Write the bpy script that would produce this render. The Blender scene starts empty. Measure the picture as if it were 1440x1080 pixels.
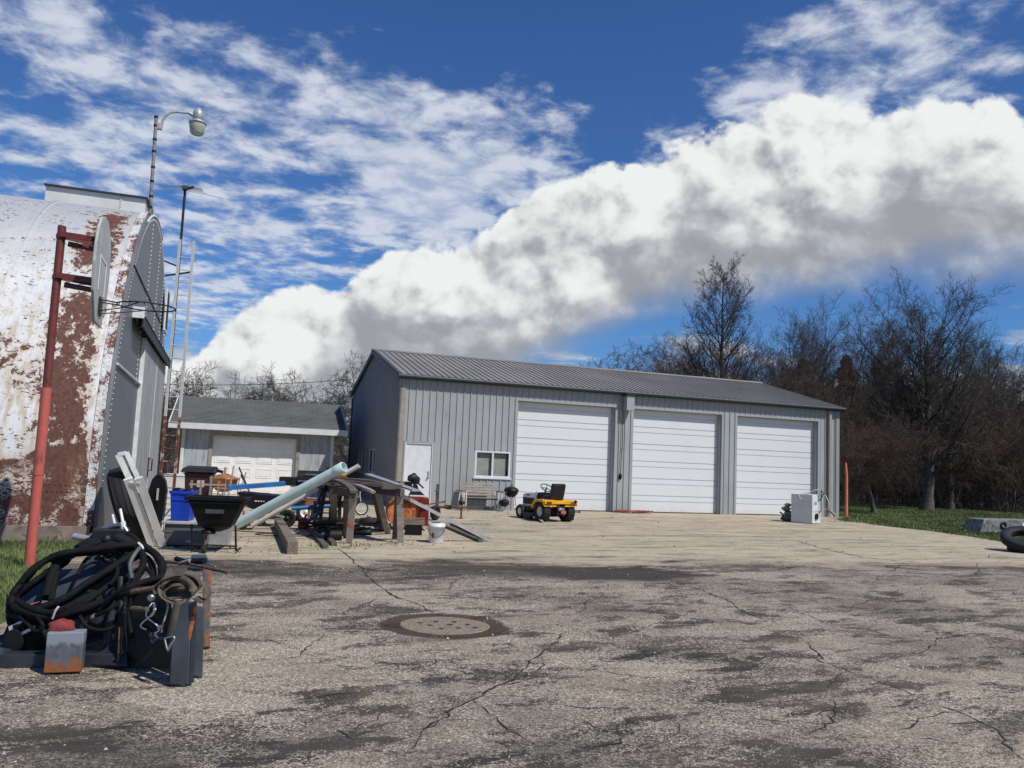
# A farm yard: grey steel shop, rusty quonset hut, small garage, bare trees and scattered equipment.
import bpy, math, random
import numpy as np
from mathutils import Vector, Matrix

SC = bpy.context.scene
COL = SC.collection
PI = math.pi
rng = np.random.default_rng(7)
random.seed(7)

# ------------------------------------------------------------------ camera model (metres, Z up)
FPX, PITCH, ROLL, EYE = 1143.44, 0.0939, 0.0431, 1.6354
def _axes():
    cp, sp = math.cos(PITCH), math.sin(PITCH)
    f = np.array([0, cp, sp]); u = np.array([0, -sp, cp]); r = np.array([1., 0, 0])
    c, s = math.cos(ROLL), math.sin(ROLL)
    return f, c*r + s*u, -s*r + c*u
FWD, RGT, UPV = _axes()
def ray(x, y):
    d = FWD*FPX + (x-720)*RGT - (y-540)*UPV
    return d/np.linalg.norm(d)
def g(x, y, z=0.0):
    """ground point seen at a photo position"""
    d = ray(x, y); t = (z-EYE)/d[2]
    return np.array([0, 0, EYE]) + t*d
def at(x, y, D):
    """point at horizontal distance D seen at a photo position"""
    d = ray(x, y); t = D/math.hypot(d[0], d[1])
    return np.array([0, 0, EYE]) + t*d

# ------------------------------------------------------------------ mesh builder
def rotz(a):
    c, s = math.cos(a), math.sin(a)
    return np.array([[c, -s, 0], [s, c, 0], [0, 0, 1.]])
def unit(v):
    v = np.asarray(v, float); n = np.linalg.norm(v)
    return v/n if n > 1e-9 else np.array([0, 0, 1.])
def frame(d, up=(0, 0, 1)):
    d = unit(d); up = np.asarray(up, float)
    if abs(d @ unit(up)) > .98: up = np.array([0, 1., 0]) if abs(d[1]) < .9 else np.array([1., 0, 0])
    s = unit(np.cross(d, up)); return d, s, np.cross(s, d)

class MB:
    def __init__(self): self.v = []; self.f = []; self.m = []; self.s = []; self.n = 0
    def add(self, V, F, mi=0, smooth=False):
        V = np.asarray(V, float).reshape(-1, 3)
        self.v.append(V)
        for f in F:
            self.f.append(tuple(int(i)+self.n for i in f)); self.m.append(mi); self.s.append(smooth)
        self.n += len(V); return self
    def box(self, c, size, R=None, mi=0):
        x, y, z = np.asarray(size, float)/2
        V = np.array([[-x,-y,-z],[x,-y,-z],[x,y,-z],[-x,y,-z],[-x,-y,z],[x,-y,z],[x,y,z],[-x,y,z]])
        if R is not None:
            if np.isscalar(R): R = rotz(R)
            V = V @ np.asarray(R).T
        return self.add(V+np.asarray(c, float), [(0,3,2,1),(4,5,6,7),(0,1,5,4),(1,2,6,5),(2,3,7,6),(3,0,4,7)], mi)
    def bx(self, x0, x1, y0, y1, z0, z1, mi=0):
        return self.box(((x0+x1)/2,(y0+y1)/2,(z0+z1)/2), (x1-x0,y1-y0,z1-z0), None, mi)
    def beam(self, p0, p1, w, h, up=(0,0,1), mi=0):
        p0 = np.asarray(p0, float); p1 = np.asarray(p1, float)
        d, s, u = frame(p1-p0, up); L = np.linalg.norm(p1-p0)
        R = np.stack([d, s, u], 1)
        return self.box((p0+p1)/2, (L, w, h), R, mi)
    def tube(self, P, r, n=8, cap=True, closed=False, mi=0, smooth=True):
        P = np.asarray(P, float); k = len(P)
        r = np.full(k, r) if np.isscalar(r) else np.asarray(r, float)
        T = np.gradient(P, axis=0) if not closed else np.roll(P, -1, 0)-np.roll(P, 1, 0)
        d, s, u = frame(T[0]); rings = []
        a = np.linspace(0, 2*PI, n, endpoint=False)
        for i in range(k):
            d = unit(T[i]); s = s-d*(s@d)
            s = unit(s) if np.linalg.norm(s) > 1e-6 else frame(d)[1]
            u = np.cross(s, d)
            rings.append(P[i]+r[i]*(np.cos(a)[:, None]*s+np.sin(a)[:, None]*u))
        V = np.concatenate(rings); F = []
        for i in range(k if closed else k-1):
            j = (i+1) % k
            for q in range(n):
                q2 = (q+1) % n
                F.append((i*n+q, i*n+q2, j*n+q2, j*n+q))
        self.add(V, F, mi, smooth)
        if cap and not closed:
            self.add(rings[0], [tuple(range(n))], mi); self.add(rings[-1], [tuple(range(n))[::-1]], mi)
        return self
    def cyl(self, p0, p1, r0, r1=None, n=16, mi=0, cap=True):
        r1 = r0 if r1 is None else r1
        return self.tube([p0, p1], [r0, r1], n, cap, mi=mi)
    def lathe(self, prof, o=(0,0,0), axis=(0,0,1), n=20, mi=0, smooth=True):
        d, s, u = frame(axis); o = np.asarray(o, float)
        a = np.linspace(0, 2*PI, n, endpoint=False); V = []
        for r, z in prof:
            V.append(o+d*z+r*(np.cos(a)[:, None]*s+np.sin(a)[:, None]*u))
        F = []
        for i in range(len(prof)-1):
            for q in range(n):
                q2 = (q+1) % n; F.append((i*n+q, i*n+q2, (i+1)*n+q2, (i+1)*n+q))
        return self.add(np.concatenate(V), F, mi, smooth)
    def ball(self, c, r, sc=(1,1,1), nu=12, nv=8, R=None, mi=0):
        V = []
        for i in range(nv+1):
            t = PI*i/nv
            for j in range(nu):
                p = 2*PI*j/nu; V.append([math.sin(t)*math.cos(p), math.sin(t)*math.sin(p), math.cos(t)])
        V = np.array(V)*r*np.asarray(sc)
        if R is not None: V = V @ np.asarray(R).T
        F = [(i*nu+j, (i+1)*nu+j, (i+1)*nu+(j+1) % nu, i*nu+(j+1) % nu) for i in range(nv) for j in range(nu)]
        return self.add(V+np.asarray(c, float), F, mi, True)
    def prism(self, pts, t, o=(0,0,0), ex=(1,0,0), ey=(0,0,1), mi=0):
        """flat outline (2D) in plane ex, ey, given thickness t along -(ex x ey) both ways from o"""
        ex = np.asarray(ex, float); ey = np.asarray(ey, float); nz = unit(np.cross(ex, ey)); o = np.asarray(o, float)
        P = np.array([o+a*ex+b*ey for a, b in pts]); k = len(P)
        V = np.concatenate([P+nz*t/2, P-nz*t/2])
        F = [tuple(range(k)), tuple(range(2*k-1, k-1, -1))]+[(i, k+i, k+(i+1) % k, (i+1) % k) for i in range(k)]
        return self.add(V, F, mi)
    def torus(self, c, R0, r, axis=(0,0,1), n=28, m=8, mi=0, sc=1.0):
        d, s, u = frame(axis); a = np.linspace(0, 2*PI, n, endpoint=False)
        P = np.asarray(c, float)+R0*(np.cos(a)[:, None]*s+sc*np.sin(a)[:, None]*u)
        return self.tube(P, r, m, closed=True, mi=mi)
    def build(self, name, mats, parent=None, world=True, loc=None, rz=0.0, bevel=0.0, sub=0):
        if not isinstance(mats, (list, tuple)): mats = [mats]
        V = np.concatenate(self.v) if self.v else np.zeros((0, 3))
        if parent is not None and world:
            M = np.array(wmat(parent).inverted()); V = V @ M[:3, :3].T + M[:3, 3]
        elif loc is not None and world:
            V = (V-np.asarray(loc, float)) @ rotz(rz)
        me = bpy.data.meshes.new(name)
        me.from_pydata(V.tolist(), [], self.f)
        for m in mats: me.materials.append(m)
        me.polygons.foreach_set('material_index', self.m)
        me.polygons.foreach_set('use_smooth', self.s)
        me.update()
        o = bpy.data.objects.new(name, me); COL.objects.link(o)
        if parent is not None: o.parent = parent
        elif loc is not None: o.location = loc; o.rotation_euler.z = rz
        if bevel > 0:
            b = o.modifiers.new('bevel', 'BEVEL'); b.width = bevel; b.segments = 2; b.limit_method = 'ANGLE'; b.angle_limit = .6
        if sub:
            q = o.modifiers.new('sub', 'SUBSURF'); q.levels = sub; q.render_levels = sub
        return o

def np_mesh(name, V, F, mats, parent=None, smooth=False):
    """fast mesh from numpy arrays; F is (n,3) or (n,4)"""
    me = bpy.data.meshes.new(name); k = F.shape[1]
    me.vertices.add(len(V)); me.vertices.foreach_set('co', np.ascontiguousarray(V, dtype=np.float32).ravel())
    me.loops.add(F.size); me.loops.foreach_set('vertex_index', np.ascontiguousarray(F, dtype=np.int32).ravel())
    me.polygons.add(len(F)); me.polygons.foreach_set('loop_start', np.arange(0, F.size, k, dtype=np.int32))
    me.polygons.foreach_set('use_smooth', np.full(len(F), smooth))
    for m in (mats if isinstance(mats, (list, tuple)) else [mats]): me.materials.append(m)
    me.update(calc_edges=True); me.validate()
    o = bpy.data.objects.new(name, me); COL.objects.link(o)
    if parent is not None: o.parent = parent
    return o

def wmat(o):
    M = Matrix.Translation(o.location) @ o.rotation_euler.to_matrix().to_4x4()
    return wmat(o.parent) @ M if o.parent else M
def tag(o, label, cat, group=None, kind=None):
    if label: o['label'] = label
    if cat: o['category'] = cat
    if group: o['group'] = group
    if kind: o['kind'] = kind
    return o
def thing(name, label, cat, loc=(0,0,0), rz=0.0, group=None):
    o = bpy.data.objects.new(name, None); COL.objects.link(o); o.empty_display_size = .1
    o.location = [float(c) for c in loc]; o.rotation_euler = (0, 0, rz)
    return tag(o, label, cat, group)
def struct(o): o['kind'] = 'structure'; return o
def dup(root, loc, rz, label=None, scale=1.0):
    r = root.copy(); COL.objects.link(r); r.location = [float(c) for c in loc]; r.rotation_euler = (0, 0, rz); r.scale = (scale,)*3
    if label: r['label'] = label
    kids = [o for o in bpy.data.objects if o.parent == root]
    for ch in kids:
        c = ch.copy(); COL.objects.link(c); c.parent = r
        for d in [o for o in bpy.data.objects if o.parent == ch]:
            e = d.copy(); COL.objects.link(e); e.parent = c
    return r

# ------------------------------------------------------------------ node helpers
class S:
    def __init__(self, nt, sock): self.nt = nt; self.k = sock
    def _m(self, op, b=None, c=None, rev=False):
        n = self.nt.nodes.new('ShaderNodeMath'); n.operation = op
        args = [self, b, c]
        if rev: args = [b, self, c]
        for i, a in enumerate(args):
            if a is None: continue
            if isinstance(a, S): self.nt.links.new(a.k, n.inputs[i])
            else: n.inputs[i].default_value = a
        return S(self.nt, n.outputs[0])
    def __add__(s, b): return s._m('ADD', b)
    __radd__ = __add__
    def __mul__(s, b): return s._m('MULTIPLY', b)
    __rmul__ = __mul__
    def __sub__(s, b): return s._m('SUBTRACT', b)
    def __rsub__(s, b): return s._m('SUBTRACT', b, rev=True)
    def __truediv__(s, b): return s._m('DIVIDE', b)
    def __rtruediv__(s, b): return s._m('DIVIDE', b, rev=True)
    def sm(s, e0, e1):
        n = s.nt.nodes.new('ShaderNodeMapRange'); n.interpolation_type = 'SMOOTHSTEP'; n.clamp = True
        s.nt.links.new(s.k, n.inputs[0])
        for i, e in ((1, e0), (2, e1)):
            if isinstance(e, S): s.nt.links.new(e.k, n.inputs[i])
            else: n.inputs[i].default_value = e
        n.inputs[3].default_value = 0; n.inputs[4].default_value = 1
        return S(s.nt, n.outputs[0])
    def clamp(s):
        n = s.nt.nodes.new('ShaderNodeClamp'); s.nt.links.new(s.k, n.inputs[0]); return S(s.nt, n.outputs[0])
    def gauss(s, c, w):
        t = (s-c)/w; return 1.0/(1.0+t*t*t*t)
def setin(nt, inp, a):
    if isinstance(a, S): nt.links.new(a.k, inp)
    elif a is not None:
        if hasattr(inp.default_value, '__len__') and not isinstance(a, str):
            a = tuple(a); a = a+(1.0,) if len(inp.default_value) == 4 and len(a) == 3 else a
        inp.default_value = a
def mixc(nt, f, a, b, mode='MIX'):
    n = nt.nodes.new('ShaderNodeMix'); n.data_type = 'RGBA'; n.blend_type = mode
    setin(nt, n.inputs[0], f); setin(nt, n.inputs[6], a); setin(nt, n.inputs[7], b)
    return S(nt, n.outputs[2])
def noise(nt, vec, scale, detail=3.0, rough=.55, dist=0.0, lac=2.0):
    n = nt.nodes.new('ShaderNodeTexNoise'); n.inputs['Scale'].default_value = scale; n.inputs['Detail'].default_value = detail
    n.inputs['Roughness'].default_value = rough; n.inputs['Distortion'].default_value = dist; n.inputs['Lacunarity'].default_value = lac
    if vec is not None: nt.links.new(vec.k, n.inputs['Vector'])
    return S(nt, n.outputs[0])
def voro(nt, vec, scale, feat='F1', out='Distance', rnd=1.0):
    n = nt.nodes.new('ShaderNodeTexVoronoi'); n.feature = feat; n.inputs['Scale'].default_value = scale
    n.inputs['Randomness'].default_value = rnd
    nt.links.new(vec.k, n.inputs['Vector']); return S(nt, n.outputs[out])
def sep(nt, v):
    n = nt.nodes.new('ShaderNodeSeparateXYZ'); nt.links.new(v.k, n.inputs[0]); return [S(nt, o) for o in n.outputs]
def comb(nt, x, y, z):
    n = nt.nodes.new('ShaderNodeCombineXYZ')
    for i, a in enumerate((x, y, z)): setin(nt, n.inputs[i], a)
    return S(nt, n.outputs[0])
def vm(nt, op, a, b):
    n = nt.nodes.new('ShaderNodeVectorMath'); n.operation = op
    setin(nt, n.inputs[0], a); setin(nt, n.inputs[1], b); return S(nt, n.outputs[0])
def fcurve(nt, x, pts):
    """piecewise smooth curve node; x and y already in 0..1"""
    n = nt.nodes.new('ShaderNodeFloatCurve'); c = n.mapping.curves[0]
    while len(c.points) > 2: c.points.remove(c.points[1])
    c.points[0].location = pts[0]; c.points[1].location = pts[-1]
    for p in pts[1:-1]: c.points.new(*p)
    n.mapping.update(); setin(nt, n.inputs['Value'], x); return S(nt, n.outputs[0])
def objco(nt, jitter=True):
    t = nt.nodes.new('ShaderNodeTexCoord'); v = S(nt, t.outputs['Object'])
    if jitter:
        oi = nt.nodes.new('ShaderNodeObjectInfo'); r = S(nt, oi.outputs['Random'])*37.0
        v = vm(nt, 'ADD', v, comb(nt, r, r, r))
    return v
def newmat(name):
    m = bpy.data.materials.new(name); m.use_nodes = True; nt = m.node_tree
    return m, nt, nt.nodes['Principled BSDF']
def bump(nt, b, h, strength=.3, dist=.01):
    n = nt.nodes.new('ShaderNodeBump'); n.inputs['Strength'].default_value = strength; n.inputs['Distance'].default_value = dist
    nt.links.new(h.k, n.inputs['Height']); nt.links.new(n.outputs[0], b.inputs['Normal'])

def mat(name, col, rough=.6, metal=0.0, var=.18, scale=5.0, dirt=None, dcol=(.12,.09,.06), dscale=3.0, bmp=.0, bscale=60.0, spec=.5, stretch=(1,1,1)):
    """weathered surface: colour mottling, dirt or rust patches, roughness change and fine relief"""
    m, nt, b = newmat(name); v = objco(nt)
    if stretch != (1,1,1): v = vm(nt, 'MULTIPLY', v, stretch)
    n1 = noise(nt, v, scale, 5, .6)
    lo = [c*(1-var*1.4) for c in col]; hi = [min(1, c*(1+var)) for c in col]
    c = mixc(nt, n1.sm(.3, .7), lo, hi); r = n1*.2+(rough-.1)
    if dirt:
        n2 = noise(nt, v, dscale, 8, .68, .4); k = n2.sm(1-dirt-.06, 1-dirt+.04)
        c = mixc(nt, k, c, mixc(nt, n1, dcol, [q*.5 for q in dcol])); r = r+k*.25
    setin(nt, b.inputs['Base Color'], c); setin(nt, b.inputs['Roughness'], r.clamp())
    b.inputs['Metallic'].default_value = metal; b.inputs['Specular IOR Level'].default_value = spec
    if bmp: bump(nt, b, noise(nt, v, bscale, 4, .6), bmp, .01)
    return m
# ------------------------------------------------------------------ materials
def wood(name, c1, c2, rough=.85):
    m, nt, b = newmat(name); v = objco(nt)
    n1 = noise(nt, vm(nt, 'MULTIPLY', v, (1.5, 14, 14)), 2.5, 5, .65, .6); n2 = noise(nt, v, 3, 4)
    c = mixc(nt, n1.sm(.3, .7), c1, c2); c = mixc(nt, n2.sm(.55, .75)*.5, c, [q*.45 for q in c1])
    setin(nt, b.inputs['Base Color'], c); b.inputs['Roughness'].default_value = rough
    bump(nt, b, n1, .4, .006); return m
MT = {}
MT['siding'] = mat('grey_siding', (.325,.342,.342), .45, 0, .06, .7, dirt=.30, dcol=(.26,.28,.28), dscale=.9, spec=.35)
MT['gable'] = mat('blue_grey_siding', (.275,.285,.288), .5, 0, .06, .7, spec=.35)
MT['roof'] = mat('brown_grey_roof', (.235,.222,.205), .6, 0, .10, .5, spec=.2, dirt=.3, dcol=(.18,.168,.16))
MT['dark_trim'] = mat('dark_trim', (.03,.037,.045), .5, 0, .1)
MT['tan_trim'] = mat('tan_trim', (.30,.265,.235), .55, 0, .1, dirt=.25, dcol=(.2,.17,.14))
MT['white_paint'] = mat('white_paint', (.66,.67,.67), .45, 0, .04, 1.2, dirt=.25, dcol=(.6,.58,.53))
MT['white_frame'] = mat('white_frame', (.64,.65,.67), .4, 0, .05)
MT['blind'] = mat('blind_slats', (.52,.49,.42), .6, 0, .08)
MT['dark_hole'] = mat('dark_interior', (.012,.012,.013), .9, 0, .1)
MT['black'] = mat('black_plastic', (.005,.005,.006), .5, 0, .2, spec=.3)
MT['black_iron'] = mat('black_iron', (.008,.008,.009), .55, .1, .25, dirt=.2, dcol=(.07,.04,.025))
MT['rubber'] = mat('tire_rubber', (.009,.009,.0095), .75, 0, .25, 8, dirt=.32, dcol=(.05,.046,.04))
MT['steel'] = mat('bare_steel', (.45,.45,.46), .35, .9, .15, dirt=.25, dcol=(.2,.14,.1))
MT['galv'] = mat('galvanised_grey', (.40,.41,.42), .5, .35, .12, dirt=.2, dcol=(.22,.2,.18))
MT['rust'] = mat('rusty_iron', (.14,.065,.035), .85, 0, .45, 9, dirt=.4, dcol=(.06,.03,.02), bmp=.4)
MT['rust_orange'] = mat('orange_rust', (.46,.15,.05), .8, 0, .35, 7, dirt=.42, dcol=(.2,.05,.02), bmp=.3)
MT['red_paint'] = mat('red_paint', (.20,.016,.010), .5, 0, .2, dirt=.2, dcol=(.14,.03,.02))
MT['old_wood'] = wood('weathered_wood', (.20,.175,.145), (.36,.32,.275))
MT['dark_wood'] = wood('dark_wood', (.055,.047,.04), (.15,.13,.11))
MT['beam_wood'] = wood('beam_wood', (.10,.082,.062), (.25,.20,.155))
MT['white_wood'] = mat('peeling_white_wood', (.70,.69,.65), .7, 0, .10, 6, dirt=.27, dcol=(.26,.24,.2), dscale=7, stretch=(1,1,.4))
MT['aqua'] = mat('aqua_pvc', (.62,.78,.76), .4, 0, .06, 2, dirt=.16, dcol=(.4,.5,.45))
MT['white_pvc'] = mat('white_pvc', (.66,.60,.55), .45, 0, .1, 3, dirt=.3, dcol=(.45,.38,.32))
MT['blue_pipe'] = mat('blue_paint', (.012,.13,.33), .45, 0, .15, dirt=.16, dcol=(.03,.06,.1))
MT['blue_bin'] = mat('blue_plastic', (.006,.045,.42), .42, 0, .12, dirt=.15, dcol=(.02,.05,.25))
MT['navy'] = mat('navy_plastic', (.004,.009,.03), .45, 0, .2, dirt=.2, dcol=(.03,.03,.035))
MT['maroon'] = mat('maroon_plastic', (.035,.008,.014), .5, 0, .2)
MT['white_plastic'] = mat('white_plastic', (.62,.63,.63), .4, 0, .04, dirt=.18, dcol=(.5,.48,.43))
MT['grey_box'] = mat('grey_plastic', (.10,.11,.115), .55, 0, .15, dirt=.25, dcol=(.2,.18,.15))
MT['label_dark'] = mat('worn_label', (.035,.037,.04), .5, 0, .5, 30)
MT['lid_grey'] = mat('pale_lid', (.42,.42,.40), .55, 0, .12, dirt=.3, dcol=(.24,.22,.18))
MT['copper'] = mat('copper_sheet', (.52,.22,.10), .38, .5, .3, 6, dirt=.3, dcol=(.3,.12,.06))
MT['yellow'] = mat('yellow_paint', (.72,.36,.008), .38, 0, .1, dirt=.14, dcol=(.35,.2,.03))
MT['bonnet'] = mat('pale_grey_paint', (.78,.78,.74), .4, 0, .08)
MT['seat'] = mat('black_vinyl', (.006,.006,.006), .5, 0, .2)
MT['rim'] = mat('pale_wheel_rim', (.74,.73,.68), .45, .1, .1, dirt=.2, dcol=(.3,.27,.22))
MT['orange'] = mat('faded_orange', (.62,.17,.10), .6, 0, .12, 3, dirt=.15, dcol=(.4,.12,.08))
MT['concrete'] = mat('concrete', (.36,.34,.31), .9, 0, .2, 6, dirt=.35, dcol=(.2,.19,.17), bmp=.3)
MT['stone'] = mat('grey_stone', (.20,.21,.19), .9, 0, .4, 9, dirt=.4, dcol=(.08,.09,.06), bmp=.5)
MT['steel_blue'] = mat('blue_grey_steel', (.026,.032,.043), .45, .1, .2, 4, dirt=.16, dcol=(.03,.035,.045), dscale=2.5)
MT['plate_blue'] = mat('slate_steel', (.050,.060,.077), .5, .1, .25, 3, dirt=.26, dcol=(.085,.05,.03), dscale=4)
MT['hose'] = mat('hose_sleeve', (.005,.005,.006), .75, 0, .3, 25, bmp=.9, bscale=70, dirt=.25, dcol=(.018,.017,.016), spec=.25)
MT['strap'] = mat('khaki_webbing', (.105,.088,.064), .9, 0, .22, 14, bmp=.5, bscale=160, dirt=.3, dcol=(.07,.055,.04))
MT['cable'] = mat('white_cable', (.68,.68,.64), .5, 0, .05)
MT['lamp_glass'] = mat('lamp_prismatic', (.42,.44,.36), .3, 0, .1)
MT['bark'] = mat('grey_bark', (.095,.080,.068), .95, 0, .35, 7, bmp=.7, bscale=25)
MT['twig'] = mat('twig_bark', (.068,.056,.048), .95, 0, .3, 3)
MT['twig_red'] = mat('reddish_twigs', (.092,.062,.050), .95, 0, .3, 3)
MT['twig_pale'] = mat('pale_twigs', (.074,.062,.050), .95, 0, .3, 3)
MT['needle'] = mat('cedar_needles', (.016,.024,.011), .9, 0, .5, 2)
MT['brush'] = mat('brush_stems', (.082,.064,.052), .95, 0, .4, .6)
def mix_rust(name, base, rustc, amt, scale=3.0, rough=.5):
    m, nt, b = newmat(name); v = objco(nt)
    n = noise(nt, v, scale, 9, .7, .6); k = n.sm(1-amt-.03, 1-amt+.03); e = n.sm(1-amt-.12, 1-amt)
    n2 = noise(nt, v, scale*4, 5, .6)
    c = mixc(nt, n2.sm(.3,.7), [q*.85 for q in base], base); c = mixc(nt, e*.5, c, [.5*(p+q) for p, q in zip(base, rustc)])
    c = mixc(nt, k, c, mixc(nt, n2, [q*.5 for q in rustc], [q*1.5 for q in rustc]))
    setin(nt, b.inputs['Base Color'], c); setin(nt, b.inputs['Roughness'], k*.4+rough); bump(nt, b, k*-1.0+n2*.3, .35, .004)
    return m
MT['pole_red'] = mix_rust('chipped_red_paint', (.50,.115,.085), (.10,.022,.018), .33, 3.5, .5)
MT['pole_dark'] = mix_rust('dark_red_paint', (.17,.036,.028), (.07,.02,.016), .4, 5, .5)
MT['ladder'] = mix_rust('ladder_paint', (.60,.60,.58), (.22,.10,.06), .30, 2.2, .5)
MT['ladder_rust'] = mix_rust('rusty_ladder_paint', (.50,.46,.40), (.13,.055,.035), .55, 3.2, .6)
MT['rust_plate'] = mix_rust('rusting_plate', (.17,.20,.235), (.33,.12,.035), .40, 4.5, .5)
MT['rust_steel'] = mix_rust('rust_flaked_steel', (.075,.088,.11), (.30,.10,.035), .47, 9, .5)
MT['lamp_pole'] = mix_rust('rusty_lamp_pole', (.27,.255,.245), (.13,.075,.055), .44, 6, .6)
MT['pink_wood'] = mix_rust('red_stained_post', (.34,.29,.245), (.36,.13,.075), .46, 1.6, .85)

def make_glass():
    m, nt, b = newmat('window_glass')
    b.inputs['Base Color'].default_value = (.9,.95,.95,1); b.inputs['Roughness'].default_value = .03
    t = nt.nodes.new('ShaderNodeBsdfTransparent'); gl = nt.nodes.new('ShaderNodeBsdfGlossy'); gl.inputs['Roughness'].default_value = .02
    lw = nt.nodes.new('ShaderNodeLayerWeight'); lw.inputs[0].default_value = .5; fc_ = S(nt, lw.outputs['Facing']); fr_ = fc_*fc_*fc_*.5+.05
    mx = nt.nodes.new('ShaderNodeMixShader'); nt.links.new(fr_.k, mx.inputs[0]); nt.links.new(t.outputs[0], mx.inputs[1]); nt.links.new(gl.outputs[0], mx.inputs[2])
    t.inputs[0].default_value = (.82,.86,.86,1)
    nt.links.new(mx.outputs[0], nt.nodes['Material Output'].inputs[0]); nt.nodes.remove(b); return m
MT['glass'] = make_glass()

def make_door_white():
    m, nt, b = newmat('overhead_door_white'); v = objco(nt, False); x, y, z = sep(nt, v)
    n = noise(nt, vm(nt, 'MULTIPLY', v, (.5, 1, .12)), 2.2, 5)
    low = z.sm(.5, 0.0)
    n2 = noise(nt, v, 3, 6, .7)
    c = mixc(nt, n.sm(.45,.75)*.35, (.66,.675,.68), (.56,.57,.57)); c = mixc(nt, (low*n2).sm(.2,.8)*.5, c, (.5,.44,.36))
    setin(nt, b.inputs['Base Color'], c); b.inputs['Roughness'].default_value = .42
    w = nt.nodes.new('ShaderNodeMath'); w.operation = 'SINE'; nt.links.new((z*180.0).k, w.inputs[0])
    bump(nt, b, S(nt, w.outputs[0]), .25, .003); return m
MT['odoor'] = make_door_white()

def make_old_siding():
    """garage: weathered vertical board siding with the pale paint wearing off"""
    m, nt, b = newmat('weathered_pale_siding'); v = objco(nt, False); x, y, z = sep(nt, v)
    n = noise(nt, vm(nt, 'MULTIPLY', v, (6, 6, .7)), 2.0, 7, .7); n2 = noise(nt, v, 1.2, 4)
    c = mixc(nt, n.sm(.42,.66), (.40,.43,.45), (.24,.26,.27)); c = mixc(nt, n2.sm(.6,.8)*.5, c, (.2,.19,.17))
    setin(nt, b.inputs['Base Color'], c); b.inputs['Roughness'].default_value = .85; bump(nt, b, n, .3, .004); return m
MT['old_siding'] = make_old_siding()

def make_shingle():
    m, nt, b = newmat('asphalt_shingles'); v = objco(nt, False)
    br = nt.nodes.new('ShaderNodeTexBrick'); nt.links.new(v.k, br.inputs['Vector'])
    for k, q in (('Color1',(.14,.145,.142,1)),('Color2',(.20,.205,.20,1)),('Mortar',(.06,.06,.06,1))): br.inputs[k].default_value = q
    br.inputs['Scale'].default_value = 1.0; br.inputs['Brick Width'].default_value = .33; br.inputs['Row Height'].default_value = .145
    br.inputs['Mortar Size'].default_value = .012; br.inputs['Bias'].default_value = -.1
    n = noise(nt, v, 1.3, 5); c = mixc(nt, n.sm(.35,.7)*.55, S(nt, br.outputs[0]), (.21,.215,.21))
    c = mixc(nt, noise(nt, v, 90, 2), c, (.06,.06,.06))
    setin(nt, b.inputs['Base Color'], c); b.inputs['Roughness'].default_value = .95; return m
MT['shingle'] = make_shingle()

def make_board_door():
    m, nt, b = newmat('grey_board_door'); v = objco(nt, False); x, y, z = sep(nt, v)
    n = noise(nt, vm(nt, 'MULTIPLY', v, (7, 7, .45)), 2.0, 6, .65); n2 = noise(nt, vm(nt, 'MULTIPLY', v, (1, 1, .3)), 3.2, 5)
    c = mixc(nt, n.sm(.35,.65), (.21,.215,.22), (.40,.41,.415)); c = mixc(nt, n2.sm(.6,.8)*.6, c, (.56,.56,.55))
    setin(nt, b.inputs['Base Color'], c); b.inputs['Roughness'].default_value = .75; bump(nt, b, n, .3, .004); return m
MT['board_door'] = make_board_door()

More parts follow.
